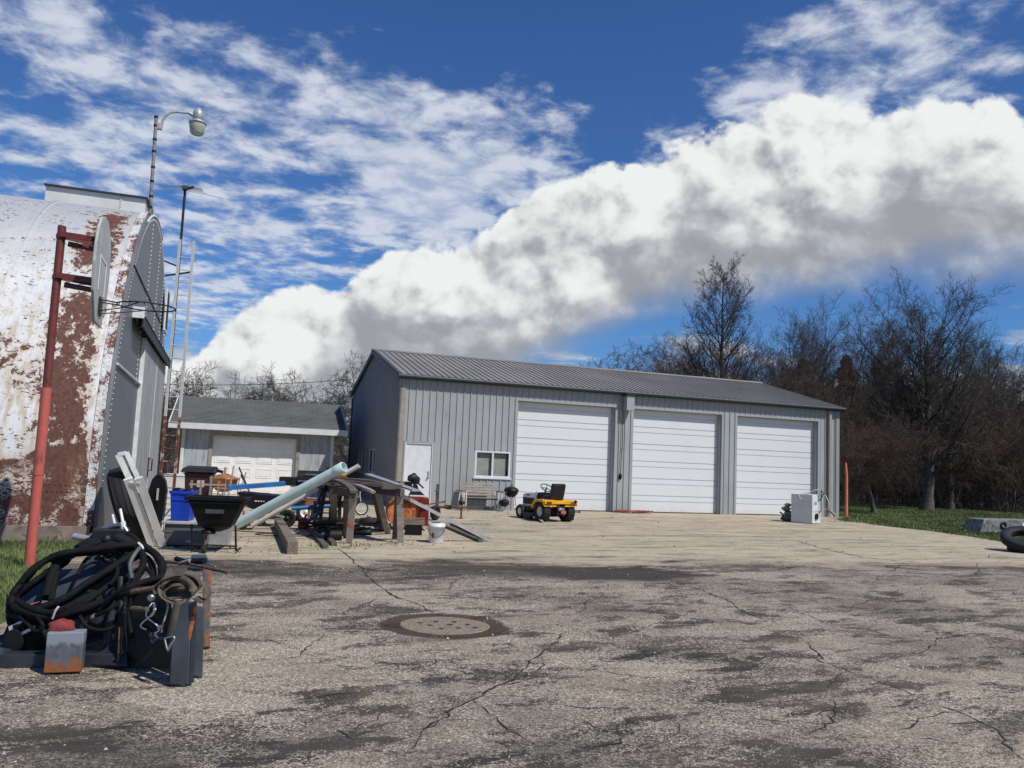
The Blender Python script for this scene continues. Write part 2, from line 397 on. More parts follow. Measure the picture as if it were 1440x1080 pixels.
def make_hut_skin():
    """white paint peeling off red-brown primer; local y runs along the barrel from the rim, z is height"""
    m, nt, b = newmat('peeling_barrel_paint'); v = objco(nt, False); x, y, z = sep(nt, v)
    pv = vm(nt, 'MULTIPLY', v, (1.0, 1.0, .8))
    n = noise(nt, pv, 1.25, 3, .55, .2); nf = noise(nt, pv, 6.5, 10, .74, .25); ng = noise(nt, vm(nt, 'MULTIPLY', v, (.8,.6,1.3)), 15, 8, .7, .3); nh = noise(nt, pv, 2.3, 8, .7, .2)
    low = (z+(nf-.5)*1.1).sm(1.6, .8); band = y.gauss(.58, .44)*z.sm(5.0, 4.0); up = y.gauss(.55, .42)*z.sm(4.6, 5.0)*z.sm(6.95, 6.3)
    strip = y.gauss(.0, .17); seam = y.gauss(1.87, .09); mid2 = y.gauss(1.6, .5)*z.gauss(2.9, .55)
    amt = (low*.62).k; amt = S(nt, amt)
    a2 = amt*.90+band*.31+up*.31+mid2*.20+.14-strip*.24*z.sm(.6, 1.6)-seam*.12
    fld = nf*.70+n*.30
    thr = 1.0-(a2*.62+.27)
    speck = (ng*.72+nh*.28-.572+(a2-.11)*.06).sm(0.0, .012)*(1.0-strip)
    k0 = (fld-thr).sm(-.010, .012); flake = (nh*.6+ng*.4-.505).sm(0, .02)*low.sm(.2,.9)
    k = (k0*(1.0-flake*.92))._m('MAXIMUM', speck); e = (fld-thr).sm(-.10, .0)
    st = noise(nt, vm(nt, 'MULTIPLY', v, (3, 3, .22)), 2.4, 6, .65)
    white = mixc(nt, noise(nt, v, 1.1, 4).sm(.35,.7), (.60,.61,.61), (.70,.705,.69)); white = mixc(nt, (z+(nf-.5)*2.0).sm(3.8, 6.6), white, (.40,.415,.43))  # grey towards the crown puts the paint's grazing sheen into the colour
    white = mixc(nt, (st.sm(.46,.68)*z.sm(6.2, 3.5))*.85, white, (.46,.36,.24))
    white = mixc(nt, e*.55, white, (.50,.40,.29))
    n3 = noise(nt, v, 14, 5, .7)
    red = mixc(nt, n3.sm(.3,.7), (.066,.026,.018), (.150,.060,.040)); red = mixc(nt, n.sm(.55,.7)*low, red, (.19,.085,.05))
    c = mixc(nt, k, white, red)
    setin(nt, b.inputs['Base Color'], c); setin(nt, b.inputs['Roughness'], k*.3+.5)
    w = nt.nodes.new('ShaderNodeMath'); w.operation = 'SINE'; nt.links.new((y*84.0).k, w.inputs[0])
    bump(nt, b, S(nt, w.outputs[0])*.16-k*.5+n3*.2, .28, .010); return m
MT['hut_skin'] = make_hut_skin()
MT['hut_end'] = mat('grey_end_sheet', (.135,.147,.162), .5, .1, .08, 1.0, dirt=.3, dcol=(.135,.142,.15), dscale=1.4, bmp=.15, bscale=1.6)
MT['rivet'] = mat('pale_rivet_paint', (.66,.67,.67), .4, 0, .1)
MT['monitor'] = mat('pale_grey_sheet', (.56,.575,.56), .55, 0, .08, 1.5, dirt=.3, dcol=(.33,.33,.31))
MT['footing'] = mat('stained_footing', (.24,.19,.155), .95, 0, .3, 3, dirt=.4, dcol=(.12,.07,.05), bmp=.4)

def make_asphalt():
    m, nt, b = newmat('worn_chip_seal'); v = objco(nt, False); x, y, z = sep(nt, v)
    # coordinates along (u) and across (w) the yard
    u = x*.9426+y*.3339; w = y*.9426-x*.3339
    uv = comb(nt, u*.33, w, 0.0)
    nb = noise(nt, v, .42, 4, .55, .3); nm = noise(nt, uv, 1.15, 7, .66, .8); nm2 = noise(nt, vm(nt, 'ADD', uv, (31, 7, 0)), 2.6, 6, .68, .6)
    ns = noise(nt, comb(nt, u*.16, w, 0.0), 2.4, 7, .7, .5)
    edge = y-(12.2+(x+4.2)*.30)+(nm-.5)*3.6+(noise(nt, v, 3.0, 6, .7)-.5)*1.5
    far = (edge+(noise(nt, v, .9, 5, .65)-.5)*2.2).sm(-.8, .8)
    fine = noise(nt, v, 78, 2, .6); fine2 = noise(nt, v, 24, 5, .72)
    vd = voro(nt, v, 85, 'F1', 'Color'); vr, vg, vb = sep(nt, vd)
    # how much of the aggregate is exposed
    wear = (nb*.45+nm*.55).sm(.36, .62)
    patch = (nm2*.6+nb*.4).sm(.56, .66)            # sealcoat still holding
    band = edge.gauss(-.9, .9)                    # dark band before the pale apron
    band2 = (u+(nm-.5)*3.0).sm(8.5, 4.0)*.85+.15
    blk = noise(nt, comb(nt, u*.55+w*.35, w*1.2-u*.3, 1.0), 1.9, 8, .72, .3).sm(.515, .575)
    amt = wear*.34+.43-patch*.32-blk*.30-band*band2*.24+(noise(nt, v, 5.5, 6, .7)-.5)*.60
    amt = (amt*(1.0-far)+far*.80).clamp()
    thr = 1.0-amt
    grit = fine*.58+fine2*.42
    k = (grit-(thr*.40+.30)).sm(-.045, .045)
    stone = mixc(nt, vr, (.165,.135,.100), (.44,.378,.288)); stone = mixc(nt, vg.sm(.80,.86)*.8, stone, (.64,.58,.48)); stone = mixc(nt, far*.5, stone, (.55,.47,.35))
    binder = mixc(nt, nm2.sm(.35,.65), (.030,.028,.026), (.085,.072,.058)); binder = mixc(nt, far, binder, (.20,.165,.12))
    c = mixc(nt, k, binder, stone)
    farc = mixc(nt, noise(nt, v, .6, 5).sm(.35,.65), (.43,.35,.235), (.55,.465,.325)); c = mixc(nt, far*.42, c, farc)
    mot = noise(nt, comb(nt, u*.45, w, 2.0), 3.6, 9, .76, .3); c = mixc(nt, far*mot.sm(.50,.60)*.55, c, (.215,.172,.122)); c = mixc(nt, far*noise(nt, v, 19, 4, .7).sm(.52,.66)*.4, c, (.14,.11,.08))
    # smudges and tyre scuffs on the apron, brown tint in the yard
    c = mixc(nt, far*ns.sm(.50,.66)*.80, c, (.13,.108,.085)); ns2 = noise(nt, comb(nt, u*.10+9.0, w*.9, 3.0), 5.5, 6, .7, .4); c = mixc(nt, far*ns2.sm(.56,.68)*.6, c, (.16,.125,.09))
    c = mixc(nt, (1.0-far)*noise(nt, v, .9, 4).sm(.45,.70)*.45, c, (.17,.13,.095)); c = mixc(nt, (1.0-far)*noise(nt, v, .30, 5, .6).sm(.50,.62)*.38, c, (.052,.047,.042)); c = mixc(nt, y.sm(6.4, 4.2)*noise(nt, v, .8, 6, .7, .4).sm(.42,.60)*.62, c, (.040,.037,.034))
    # oil stain and damp ring about the cover
    sx = (x-1.75)/1.55; sy = (y-(12.55+(x-1.75)*.12))/.80; so = sx*sx+sy*sy+(nm2-.5)*2.2+(fine2-.5)*.5
    c = mixc(nt, so.sm(1.05, .55)*.93, c, (.018,.015,.013))
    tx = (x-1.0)/2.9; ty = (y-12.35)/.95; c = mixc(nt, (tx*tx+ty*ty+(nm-.5)*1.6).sm(1.1,.2)*.55, c, (.075,.062,.052))
    rx = (x+.56)/.64; ry = (y-8.14)/.60; ro = rx*rx+ry*ry+(nm2-.5)*.9+(fine2-.5)*.35
    c = mixc(nt, ro.sm(1.08, .93)*.9, c, (.046,.033,.024))
    px = (x+1.9)/.62; py = (y-5.45)/.22; po = px*px+py*py+(nm2-.5)*1.5+(fine2-.5)*.8
    c = mixc(nt, po.sm(1.0,.8)*.85, c, stone)
    setin(nt, b.inputs['Base Color'], c)
    setin(nt, b.inputs['Roughness'], .94-so.sm(1.05,.55)*.12)
    b.inputs['Specular IOR Level'].default_value = .25
    bump(nt, b, grit+noise(nt, v, 9, 4)*.6, .55, .012); return m
MT['asphalt'] = make_asphalt()
def make_soil():
    m, nt, b = newmat('turf_ground'); v = objco(nt, False)
    n1 = noise(nt, v, .35, 6, .65); n2 = noise(nt, v, 4, 7, .7); n3 = noise(nt, v, 30, 3)
    c = mixc(nt, n2.sm(.35,.65), (.055,.078,.020), (.095,.120,.034)); c = mixc(nt, (n1*.5+n2*.5).sm(.55,.66)*.7, c, (.16,.125,.07)); c = mixc(nt, n3*.4, c, (.04,.055,.016))
    y = sep(nt, v)[1]; x = sep(nt, v)[0]
    wood = (y-x*.25+(n1-.5)*8.0).sm(38.0, 44.0)
    c = mixc(nt, wood, c, mixc(nt, n2, (.045,.030,.020), (.115,.072,.045)))
    setin(nt, b.inputs['Base Color'], c); b.inputs['Roughness'].default_value = 1.0; bump(nt, b, n2+n3*.5, .6, .05); return m
MT['soil'] = make_soil()
MT['blade'] = mat('grass_blades', (.115,.150,.045), .8, 0, .45, .8, dirt=.36, dcol=(.26,.235,.115), dscale=2.0)
MT['crack'] = mat('crack_fill', (.022,.02,.018), .95, 0, .3)
MT['leaf_litter'] = mat('leaf_litter', (.095,.05,.03), .95, 0, .5, 3)
# ------------------------------------------------------------------ sun, sky with clouds, camera
SUN_AZ, SUN_EL = math.radians(52), math.radians(51)     # azimuth from -Y towards +X
to_sun = Vector((math.sin(SUN_AZ)*math.cos(SUN_EL), -math.cos(SUN_AZ)*math.cos(SUN_EL), math.sin(SUN_EL)))
sl = bpy.data.lights.new('sun', 'SUN'); sl.energy = 4.2; sl.angle = math.radians(.5); sl.color = (1, .955, .88)
so = bpy.data.objects.new('sun', sl); COL.objects.link(so); so.rotation_euler = to_sun.to_track_quat('Z', 'Y').to_euler(); so.location = (20, -20, 30)

W = bpy.data.worlds.new('World'); SC.world = W; W.use_nodes = True
def make_sky():
    nt = W.node_tree; bg = nt.nodes['Background']
    sk = nt.nodes.new('ShaderNodeTexSky'); sk.sky_type = 'NISHITA'; sk.sun_disc = False
    sk.sun_elevation = SUN_EL; sk.sun_rotation = math.pi-SUN_AZ; sk.air_density = 1.0; sk.dust_density = .3; sk.ozone_density = 3.2
    tc = nt.nodes.new('ShaderNodeTexCoord'); d = S(nt, tc.outputs['Generated']); x, y, z = sep(nt, d)
    az = x._m('ARCTAN2', y)*(180/PI); el = z._m('ARCSINE')*(180/PI)
    sky = mixc(nt, 1.0, S(nt, sk.outputs[0]), SKY_TINT, 'MULTIPLY')
    a01 = ((az+50)/100.0).clamp()
    # ---- high broken cloud, laid out on a flat layer overhead
    zz = z._m('MAXIMUM', .03)+.10
    P = comb(nt, x/zz, y/zz, 0.0)
    Pr = comb(nt, (x*.80+y*.60)/zz*.85, (y*.80-x*.60)/zz*1.15, 3.0)
    f1 = noise(nt, Pr, 2.9, 9, .58, .15); f2 = noise(nt, P, .8, 4, .5); f3 = noise(nt, P, 7.5, 6, .6, .2)
    lx = (az+25.0)/27.0; ly = (el-17.5)/12.0
    left = (1.25-(lx*lx+ly*ly)).sm(0.0, 1.0)
    rx = (az-24.0)/16.0; ry = (el-(25.0+(az-24.0)*.22))/7.0; right = (1.2-(rx*rx+ry*ry)).sm(0.0, 1.0)
    m1 = (az+3.0)/12.0; m2 = (el-(20.0-(az+2)*.05))/6.5; mid = (1.1-(m1*m1+m2*m2)).sm(0.0, 1.0)
    cover = left*.27+right*.27+mid*.22+.105
    fld = f1*.40+f3*.36+f2*.24
    alt = (fld-(.655-cover*.60)).sm(0.0, .13)
    alt = alt*(.50+f3.sm(.36,.64)*.42)
    # ---- the cumulus bank
    k = vm(nt, 'MULTIPLY', d, (1.0, 1.0, 1.2))
    wn = nt.nodes.new('ShaderNodeTexNoise'); wn.inputs['Scale'].default_value = 9; wn.inputs['Detail'].default_value = 5; nt.links.new(k.k, wn.inputs['Vector'])
    wv = vm(nt, 'MULTIPLY', vm(nt, 'SUBTRACT', S(nt, wn.outputs['Color']), (.5,.5,.5)), (.075,.075,.075))
    b1 = noise(nt, k, 4.2, 3, .5)
    def lobes(q):
        q = vm(nt, 'ADD', q, wv)
        def vf(sc, det):
            n = nt.nodes.new('ShaderNodeTexVoronoi'); n.feature = 'F1'; n.inputs['Scale'].default_value = sc; n.inputs['Detail'].default_value = det; n.inputs['Roughness'].default_value = .55
            if hasattr(n, 'normalize'): n.normalize = False
            nt.links.new(q.k, n.inputs['Vector']); return S(nt, n.outputs['Distance'])
        v1 = vf(7.5, 0); v2 = vf(17, 2.0)
        return v1*-1.0+.5, v2*-.62+.5
    v1, v2 = lobes(k); o1, o2 = lobes(vm(nt, 'ADD', k, (.016, -.005, .026)))
    b2 = noise(nt, k, 17, 9, .60, .15); c2 = noise(nt, vm(nt, 'ADD', k, (.012, -.004, .020)), 17, 9, .60, .15)
    cb = noise(nt, k, 8, 4, .5)
    def ang(px, py):
        r = ray(px, py); return math.degrees(math.atan2(r[0], r[1])), math.degrees(math.asin(r[2]))
    T = [(0,560),(200,540),(300,470),(400,420),(500,385),(590,345),(670,325),(730,268),(820,238),(900,228),(960,188),(1080,160),(1200,152),(1330,138),(1395,136),(1440,172),(1540,215)]
    Bt = [(0,640),(300,640),(500,600),(640,580),(760,540),(840,492),(920,458),(1000,432),(1150,412),(1300,402),(1440,394),(1500,390)]
    cv = lambda L: [((a+50)/100, e/40) for a, e in (ang(*p) for p in L)]
    top = fcurve(nt, a01, [(0, cv(T)[0][1])]+cv(T)+[(1, cv(T)[-1][1])])*40.0
    bot = fcurve(nt, a01, [(0, cv(Bt)[0][1])]+cv(Bt)+[(1, cv(Bt)[-1][1])])*40.0
    h = top-el+.2+(b1-.5)*2.6+v1*2.3+v2*2.2+(b2-.5)*3.4
    hb = el-bot+(b1-.5)*3.5+(b2-.5)*3.0+v1*1.5
    bank = h.sm(-.10, .60)*hb.sm(-.6, 3.4)
    t = ((top-el+.4)/(top-bot+.8)).clamp()
    rel = (v1-o1)*.75+(v2-o2)*.70+(b2-c2)*1.25
    shade = t*1.12+(b1-.5)*.8+(cb-.5)*.6-v1*.25+(b2-.5)*.45
    dark = shade.sm(.13, .88)
    lum = 1.0-dark*.64+rel*(1.0-dark*.55)*1.25-(1.0-h.sm(.2,2.0))*-.06
    lum = lum.sm(.22, 1.12)*.60+.47
    ccol = mixc(nt, lum.sm(.48, .95), (.86,.90,.97), (.99,1.0,1.0))
    ccol = vm(nt, 'MULTIPLY', ccol, comb(nt, lum, lum, lum))
    # ---- low distant cloud along the horizon
    q = comb(nt, az*.05, el*.17, 0.0); l1 = noise(nt, q, 2.2, 8, .6, .3)
    low = (l1-(.30+el*.032)).sm(-.04, .10)*el.sm(17.0, 6.0)
    lowl = .62+(noise(nt, vm(nt, 'ADD', q, (.02,-.10,0)), 2.2, 8, .6, .3)-l1)*-1.2
    lcol = mixc(nt, 1.0, (.93,.96,1.0), comb(nt, lowl, lowl, lowl), 'MULTIPLY')
    # cloud light is in the units of the sky texture
    K = CLOUD
    c = mixc(nt, alt, sky, (K*.80, K*.86, K*.97))
    c = mixc(nt, low*.85, c, vm(nt, 'MULTIPLY', lcol, (K, K, K)))
    c = mixc(nt, bank, c, vm(nt, 'MULTIPLY', ccol, (K, K, K)))
    gnd = z.sm(-.01, -.06)
    c = mixc(nt, gnd, c, (K*.12, K*.11, K*.09))
    nt.links.new(c.k, bg.inputs[0]); bg.inputs[1].default_value = SKY_STRENGTH
SKY_STRENGTH = .10; SKY_TINT = (.40,.66,1.0); CLOUD = 8.2
make_sky()
W.cycles.sampling_method = 'MANUAL'; W.cycles.sample_map_resolution = 1024

cd = bpy.data.cameras.new('camera'); co = bpy.data.objects.new('camera', cd); COL.objects.link(co); SC.camera = co
cd.sensor_width = 36; cd.lens = FPX/1440*36; cd.clip_start = .05; cd.clip_end = 3000
Rm = Matrix(((RGT[0], UPV[0], -FWD[0]), (RGT[1], UPV[1], -FWD[1]), (RGT[2], UPV[2], -FWD[2])))
co.matrix_world = Matrix.Translation((0, 0, EYE)) @ Rm.to_4x4()
SC.view_settings.view_transform = 'Standard'; SC.view_settings.look = 'None'; SC.view_settings.exposure = 0.0; SC.view_settings.gamma = 1
# ------------------------------------------------------------------ ground, yard and cracks
def flat(name, poly, z, m):
    mb = MB(); mb.add([(p[0], p[1], z) for p in poly], [tuple(range(len(poly)))]); return struct(mb.build(name, m))
gm = MB(); R_ = 600
gm.add([(-R_,-60,-.004),(R_,-60,-.004),(R_,R_,-.004),(-R_,R_,-.004)], [(0,1,2,3)])
struct(gm.build('ground', MT['soil']))
def jag(P, step, amp, rg):
    out = []
    for a, b in zip(P[:-1], P[1:]):
        a = np.array(a, float); b = np.array(b, float); n = max(1, int(np.linalg.norm(b-a)/step)); nrm = np.array([-(b-a)[1], (b-a)[0]])/max(1e-6, np.linalg.norm(b-a))
        for i in range(n): out.append(a+(b-a)*i/n+nrm*rg.normal()*amp)
    out.append(np.array(P[-1], float)); return out
rg = np.random.default_rng(3)
def g2(x, y): return tuple(g(x, y)[:2])
RIGHT_EDGE = [(14.6,-4),(15.0,8),(14.2,17.5),g2(1440,768),g2(1380,757),g2(1310,747),g2(1235,739),g2(1218,736),(11.9,29.4),(13.0,31.4)]
LEFT_EDGE = [(-6.85,13.35),(-6.3,11.9),(-5.6,10.2),(-4.95,8.7),(-4.5,7.5),(-4.2,6.6),(-4.6,4.5),(-5.2,0),(-6,-6)]
yard = jag([(14.6,-6)]+RIGHT_EDGE, .25, .035, rg)+[(13.3,32.2),(-3.3,26.4),(-6.5,36),(-13.5,34.0),(-15,31),(-7.0,13.8)]+jag(LEFT_EDGE, .25, .05, rg)
flat('yard', yard, .004, MT['asphalt'])

def crack(mb, px, w, seed, z=.008):
    r = np.random.default_rng(seed); P = [g(*p)[:2] for p in px]; Q = []
    for a, b in zip(P[:-1], P[1:]):
        n = max(2, int(np.linalg.norm(b-a)/.07))
        for i in range(n): Q.append(a+(b-a)*i/n)
    Q.append(P[-1]); Q = np.array(Q); k = len(Q)
    ofs = np.cumsum(r.normal(size=k))*.012; ofs -= np.linspace(ofs[0], ofs[-1], k); ofs += r.normal(size=k)*.010
    T = np.gradient(Q, axis=0); T /= np.linalg.norm(T, axis=1)[:, None]+1e-9; N = np.stack([-T[:,1], T[:,0]], 1)
    C = Q+N*ofs[:, None]; ww = w*.85*(.2+1.2*r.random(k)**1.5)*np.minimum(1, np.minimum(np.arange(k), np.arange(k)[::-1])/4+.15)
    V = np.concatenate([np.c_[C+N*ww[:, None]/2, np.full(k, z)], np.c_[C-N*ww[:, None]/2, np.full(k, z)]])
    mb.add(V, [(i, k+i, k+i+1, i+1) for i in range(k-1)])
cr = MB(); c5 = lambda L: [(300+x/2.88, 740+y/2.88) for x, y in L]; c6 = lambda L: [(800+x/2.25, 740+y/2.25) for x, y in L]
crack(cr, c5([(500,90),(560,140),(610,190),(650,235),(730,285),(830,320),(890,356)]), .034, 1)
crack(cr, c5([(1438,425),(1340,510),(1280,560),(1200,630),(1060,700),(960,745),(900,772),(850,835),(790,915)]), .022, 2)
crack(cr, c5([(1330,530),(1300,590),(1200,630)]), .016, 12)
crack(cr, c5([(1060,700),(1130,760),(1180,790),(1240,850),(1330,905)]), .014, 3)
crack(cr, c5([(605,320),(680,350),(770,362)]), .012, 4)
crack(cr, c5([(540,370),(600,330),(640,300)]), .010, 5)
crack(cr, c6([(330,178),(420,205),(510,245),(560,275),(625,302)]), .024, 6)
crack(cr, c6([(730,402),(880,462),(1000,508),(1150,560),(1290,612),(1380,660),(1436,745)]), .015, 7)
crack(cr, c6([(760,355),(795,392),(812,432)]), .022, 8)
crack(cr, c6([(920,320),(1000,347),(1085,370)]), .018, 9)
crack(cr, c6([(820,403),(960,430),(1130,470)]), .013, 10)
crack(cr, c6([(550,415),(650,450),(740,470)]), .012, 11)
crack(cr, c6([(1290,612),(1370,608),(1440,605)]), .010, 13)
crack(cr, c6([(730,48),(800,70),(930,100),(1170,122)]), .05, 14)
crack(cr, c6([(680,250),(800,300),(880,330)]), .012, 15)
crk = np.random.default_rng(77)
for i in range(64):
    x0, y0 = crk.uniform(310, 1430), crk.uniform(800, 1060); a = crk.choice([.35,-.30,.12,2.6])+crk.normal()*.35; ln = crk.uniform(40, 150); P_ = [(x0, y0)]
    for j in range(3): a += crk.normal()*.35; x0 += ln/3*math.cos(a); y0 += ln/3*math.sin(a)*.45; P_.append((x0, min(1079, max(792, y0))))
    crack(cr, P_, crk.uniform(.008,.022), 100+i)
struct(cr.build('asphalt_cracks', MT['crack']))

# ------------------------------------------------------------------ the grey steel shop
BO, BT = np.array([-3.5354, 26.0181, 0]), .3404
BU = np.array([math.cos(BT), math.sin(BT), 0]); BV = np.array([-math.sin(BT), math.cos(BT), 0])
L, WD, H, HR = 17.37, 10.2, 4.26, 5.60
shop = thing('steel_shop', 'long grey ribbed steel shop with three white overhead doors', 'workshop', BO, BT)
def wall_open(mb, x0, x1, z0, ztop, ops, y0, y1, axis='x'):
    """wall sheet with openings; only outer faces are made. ztop(x) gives the upper edge"""
    xs = sorted({x0, x1, *[o[0] for o in ops], *[o[1] for o in ops]}); zs = sorted({z0, *[o[2] for o in ops], *[o[3] for o in ops]})+[None]
    P = (lambda x, y, z: (x, y, z)) if axis == 'x' else (lambda x, y, z: (y, x, z))
    hit = lambda xa, xb, za: any(o[0]-1e-6 <= xa and xb <= o[1]+1e-6 and o[2]-1e-6 <= za < o[3]-1e-6 for o in ops)
    for xa, xb in zip(xs[:-1], xs[1:]):
        for i in range(len(zs)-1):
            za = zs[i]; zb = zs[i+1]
            if hit(xa, xb, za): continue
            ta, tb = (ztop(xa), ztop(xb)) if zb is None else (zb, zb)
            for y in (y0, y1): mb.add([P(xa,y,za),P(xb,y,za),P(xb,y,tb),P(xa,y,ta)], [(0,1,2,3)])
    for o in ops:
        a, b, c, d = o
        for q in ([(a,y0,c),(a,y1,c),(a,y1,d),(a,y0,d)], [(b,y0,c),(b,y1,c),(b,y1,d),(b,y0,d)], [(a,y0,d),(b,y0,d),(b,y1,d),(a,y1,d)], [(a,y0,c),(b,y0,c),(b,y1,c),(a,y1,c)]):
            mb.add([P(*p) for p in q], [(0,1,2,3)])
def ribs(mb, x0, x1, sp, z0, ztop, ops, y, out, axis='x', w=.050, d=.030, skip=()):
    n = int((x1-x0)/sp)
    for i in range(n+1):
        x = x0+sp*(i+.5)
        if x > x1-.05: break
        segs = [(z0, ztop(x))]
        for a, b, c, dd in ops:
            if a-.05 < x < b+.05:
                ns = []
                for s, e in segs:
                    if c > s+.02: ns.append((s, min(e, c-.03)))
                    if dd < e-.02: ns.append((max(s, dd+.03), e))
                segs = ns
        for s, e in segs:
            if e-s < .03: continue
            V = [(x-w/2, y), (x-w*.22, y+out*d), (x+w*.22, y+out*d), (x+w/2, y)]
            P = (lambda a, b, c: (a, b, c)) if axis == 'x' else (lambda a, b, c: (b, a, c))
            VV = [P(a, b, s) for a, b in V]+[P(a, b, e) for a, b in V]
            mb.add(VV, [(0,1,5,4),(1,2,6,5),(2,3,7,6),(0,3,2,1),(4,5,6,7)])
DOORS = [(3.99,7.65,0,3.66),(8.36,12.03,0,3.66),(12.70,16.39,0,3.66)]
MAN = (.22,1.14,.03,2.08); WIN = (2.58,3.81,1.05,1.92)
fo = DOORS+[MAN, WIN]
mb = MB(); wall_open(mb, 0, L, 0, lambda x: H-.02, fo, 0, .25)
ribs(mb, .16, L-.12, .2286, .02, lambda x: H-.14, fo, 0, -1)
mb.build('front_wall', MT['siding'], shop, world=False)
gz = lambda y: H-.02+(HR-H)*(1-abs(y-WD/2)/(WD/2))
GW = [(4.0,5.35,.96,1.86),(6.45,7.95,.94,1.84)]
mb = MB(); wall_open(mb, .25, WD/2, 0, gz, GW[:0]+[(4.0,5.1,.96,1.86)], .002, .2, 'y')
wall_open(mb, WD/2, WD-.2, 0, gz, [(5.1,5.35,.96,1.86),(6.45,7.95,.94,1.84)], .002, .2, 'y')
ribs(mb, .2, WD, .2286, .02, gz, GW, .002, -1, 'y')
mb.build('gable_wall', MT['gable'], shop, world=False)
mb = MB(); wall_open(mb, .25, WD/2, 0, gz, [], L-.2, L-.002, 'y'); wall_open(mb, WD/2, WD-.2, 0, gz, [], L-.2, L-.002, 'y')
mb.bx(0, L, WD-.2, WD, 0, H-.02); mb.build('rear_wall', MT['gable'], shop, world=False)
mb = MB(); mb.bx(.3, L-.3, .9, 1.0, .05, 4.0); mb.bx(.25,.3,1.0,WD-.3,.05,4.0); mb.build('inner_dark_sheet', MT['dark_hole'], shop, world=False)  # near-black sheets stand in for the shade inside the shop
# roof: two ribbed slopes
sl_ = math.hypot(WD/2, HR-H); tn = (HR-H)/(WD/2); OH = .16
mb = MB(); rb_ = MB()
for sgn in (1, -1):
    e0 = np.array([0, -OH if sgn == 1 else WD+OH, H-tn*OH]); r0 = np.array([0, WD/2, HR])
    nz = unit(np.cross((1,0,0), r0-e0)); nz = nz if nz[2] > 0 else -nz
    a = e0+(-.14,0,0); b = e0+(L+.14,0,0); c = r0+(L+.14,0,0); d = r0+(-.14,0,0)
    V = np.array([a,b,c,d]); V2 = V-nz*.05
    mb.add(np.concatenate([V+nz*.02, V2]), [(0,1,2,3),(7,6,5,4),(0,4,5,1),(1,5,6,2),(3,2,6,7),(0,3,7,4)])
    n = int((L+.2)/.2286)
    for i in range(n+1):
        x = -.02+i*.2286
        p0 = e0+(x,0,0)+nz*.033; p1 = r0+(x,0,0)+nz*.033
        rb_.beam(p0, p1, .042, .030, up=nz)
mb.v += [v for v in rb_.v]
mb.f += [tuple(i+mb.n for i in f) for f in rb_.f]; mb.m += rb_.m; mb.s += rb_.s; mb.n += rb_.n
roof = mb.build('roof', MT['roof'], shop, world=False)
mb = MB(); mb.add([(-.16,WD/2-.18,HR-.006),(L+.16,WD/2-.18,HR-.006),(L+.16,WD/2,HR+.075),(-.16,WD/2,HR+.075),(-.16,WD/2+.18,HR-.006),(L+.16,WD/2+.18,HR-.006)], [(0,1,2,3),(3,2,5,4)])
mb.build('ridge_cap', MT['roof'], roof, world=False)
mb = MB()
mb.tube([(-.16,-OH-.05,H-.075),(L+.16,-OH-.05,H-.075)], .065, 8)
mb.bx(-.15, L+.15, -OH-.005, -.03, H-.15, H-.045)
mb.build('gutter', MT['dark_trim'], shop, world=False)
mb = MB()
for y0, y1, z0, z1 in ((-OH-.02, WD/2, H-tn*OH, HR), (WD+OH+.02, WD/2, H-tn*OH, HR)):
    for xr in (-.115, L+.115):
        mb = MB(); mb.beam((xr, y0, z0-.05), (xr, y1, z1-.05), .05, .17); mb.build('rake_trim', MT['dark_trim'], shop, world=False)
mb = MB(); mb.bx(-.03, .15, -.035, .0, 0, H-.15); mb.bx(-.035,-.0,-.035,.15,0,H-.15); mb.build('corner_trim', MT['tan_trim'], shop, world=False)
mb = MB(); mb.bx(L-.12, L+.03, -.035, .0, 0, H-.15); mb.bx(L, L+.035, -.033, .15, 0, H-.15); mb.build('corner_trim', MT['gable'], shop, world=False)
mb = MB(); mb.bx(16.84,16.96,-.13,-.03,.22,H-.16); mb.beam((16.90,-.08,.26),(16.98,-.34,.06),.10,.08); mb.build('downspout', MT['tan_trim'], shop, world=False, bevel=.012)
mb = MB(); mb.bx(-.06,.05,WD-.1,WD+.02,.1,H-.2); mb.build('downspout', MT['dark_trim'], shop, world=False, bevel=.012)
# trims round the openings
for a, b, c, d in DOORS:
    mb = MB()
    mb.bx(a-.09,a,-.028,.0,0,d+.07); mb.bx(b,b+.09,-.028,.0,0,d+.07); mb.bx(a,b,-.028,0,d,d+.07)
    mb.bx(a-.001,a+.035,.03,.21,0,d); mb.bx(b-.035,b+.001,.03,.21,0,d)
    mb.build('door_trim', MT['siding'], shop, world=False)
mb = MB(); a, b, c, d = MAN; mb.bx(a-.05,a,-.03,0,.02,d+.05); mb.bx(b,b+.05,-.03,0,.02,d+.05); mb.bx(a,b,-.03,0,d,d+.05); mb.build('door_trim', MT['siding'], shop, world=False)
# overhead doors: six sections each with a joint and a pressed groove
prof = []
for k in range(6):
    z0 = k*.61
    for zg, dp in ((.40,.018),(.60,.026)):
        prof += [(z0+zg-.016, 0), (z0+zg-.012, dp), (z0+zg+.006, dp), (z0+zg+.012, 0)]
prof = [(0.01, 0)]+prof+[(3.75, 0)]
for i, (a, b, c, d) in enumerate(DOORS):
    mb = MB(); n = len(prof)
    V = [(a, .215+p[1], p[0]) for p in prof]+[(b, .215+p[1], p[0]) for p in prof]
    mb.add(V, [(j, n+j, n+j+1, j+1) for j in range(n-1)]); mb.bx(a, b, .245, .27, .01, 3.75)
    od = mb.build('overhead_door', MT['odoor'], shop, world=False)
    mb = MB(); mb.bx(a+.02, b-.02, .205, .225, 0.0, .035); mb.build('bottom_seal', MT['rubber'], od, world=False)
a, b, c, d = MAN
mb = MB(); mb.bx(a+.035, b-.035, .02, .065, .06, d-.035); wd = mb.build('walk_door', MT['white_frame'], shop, world=False, bevel=.004)
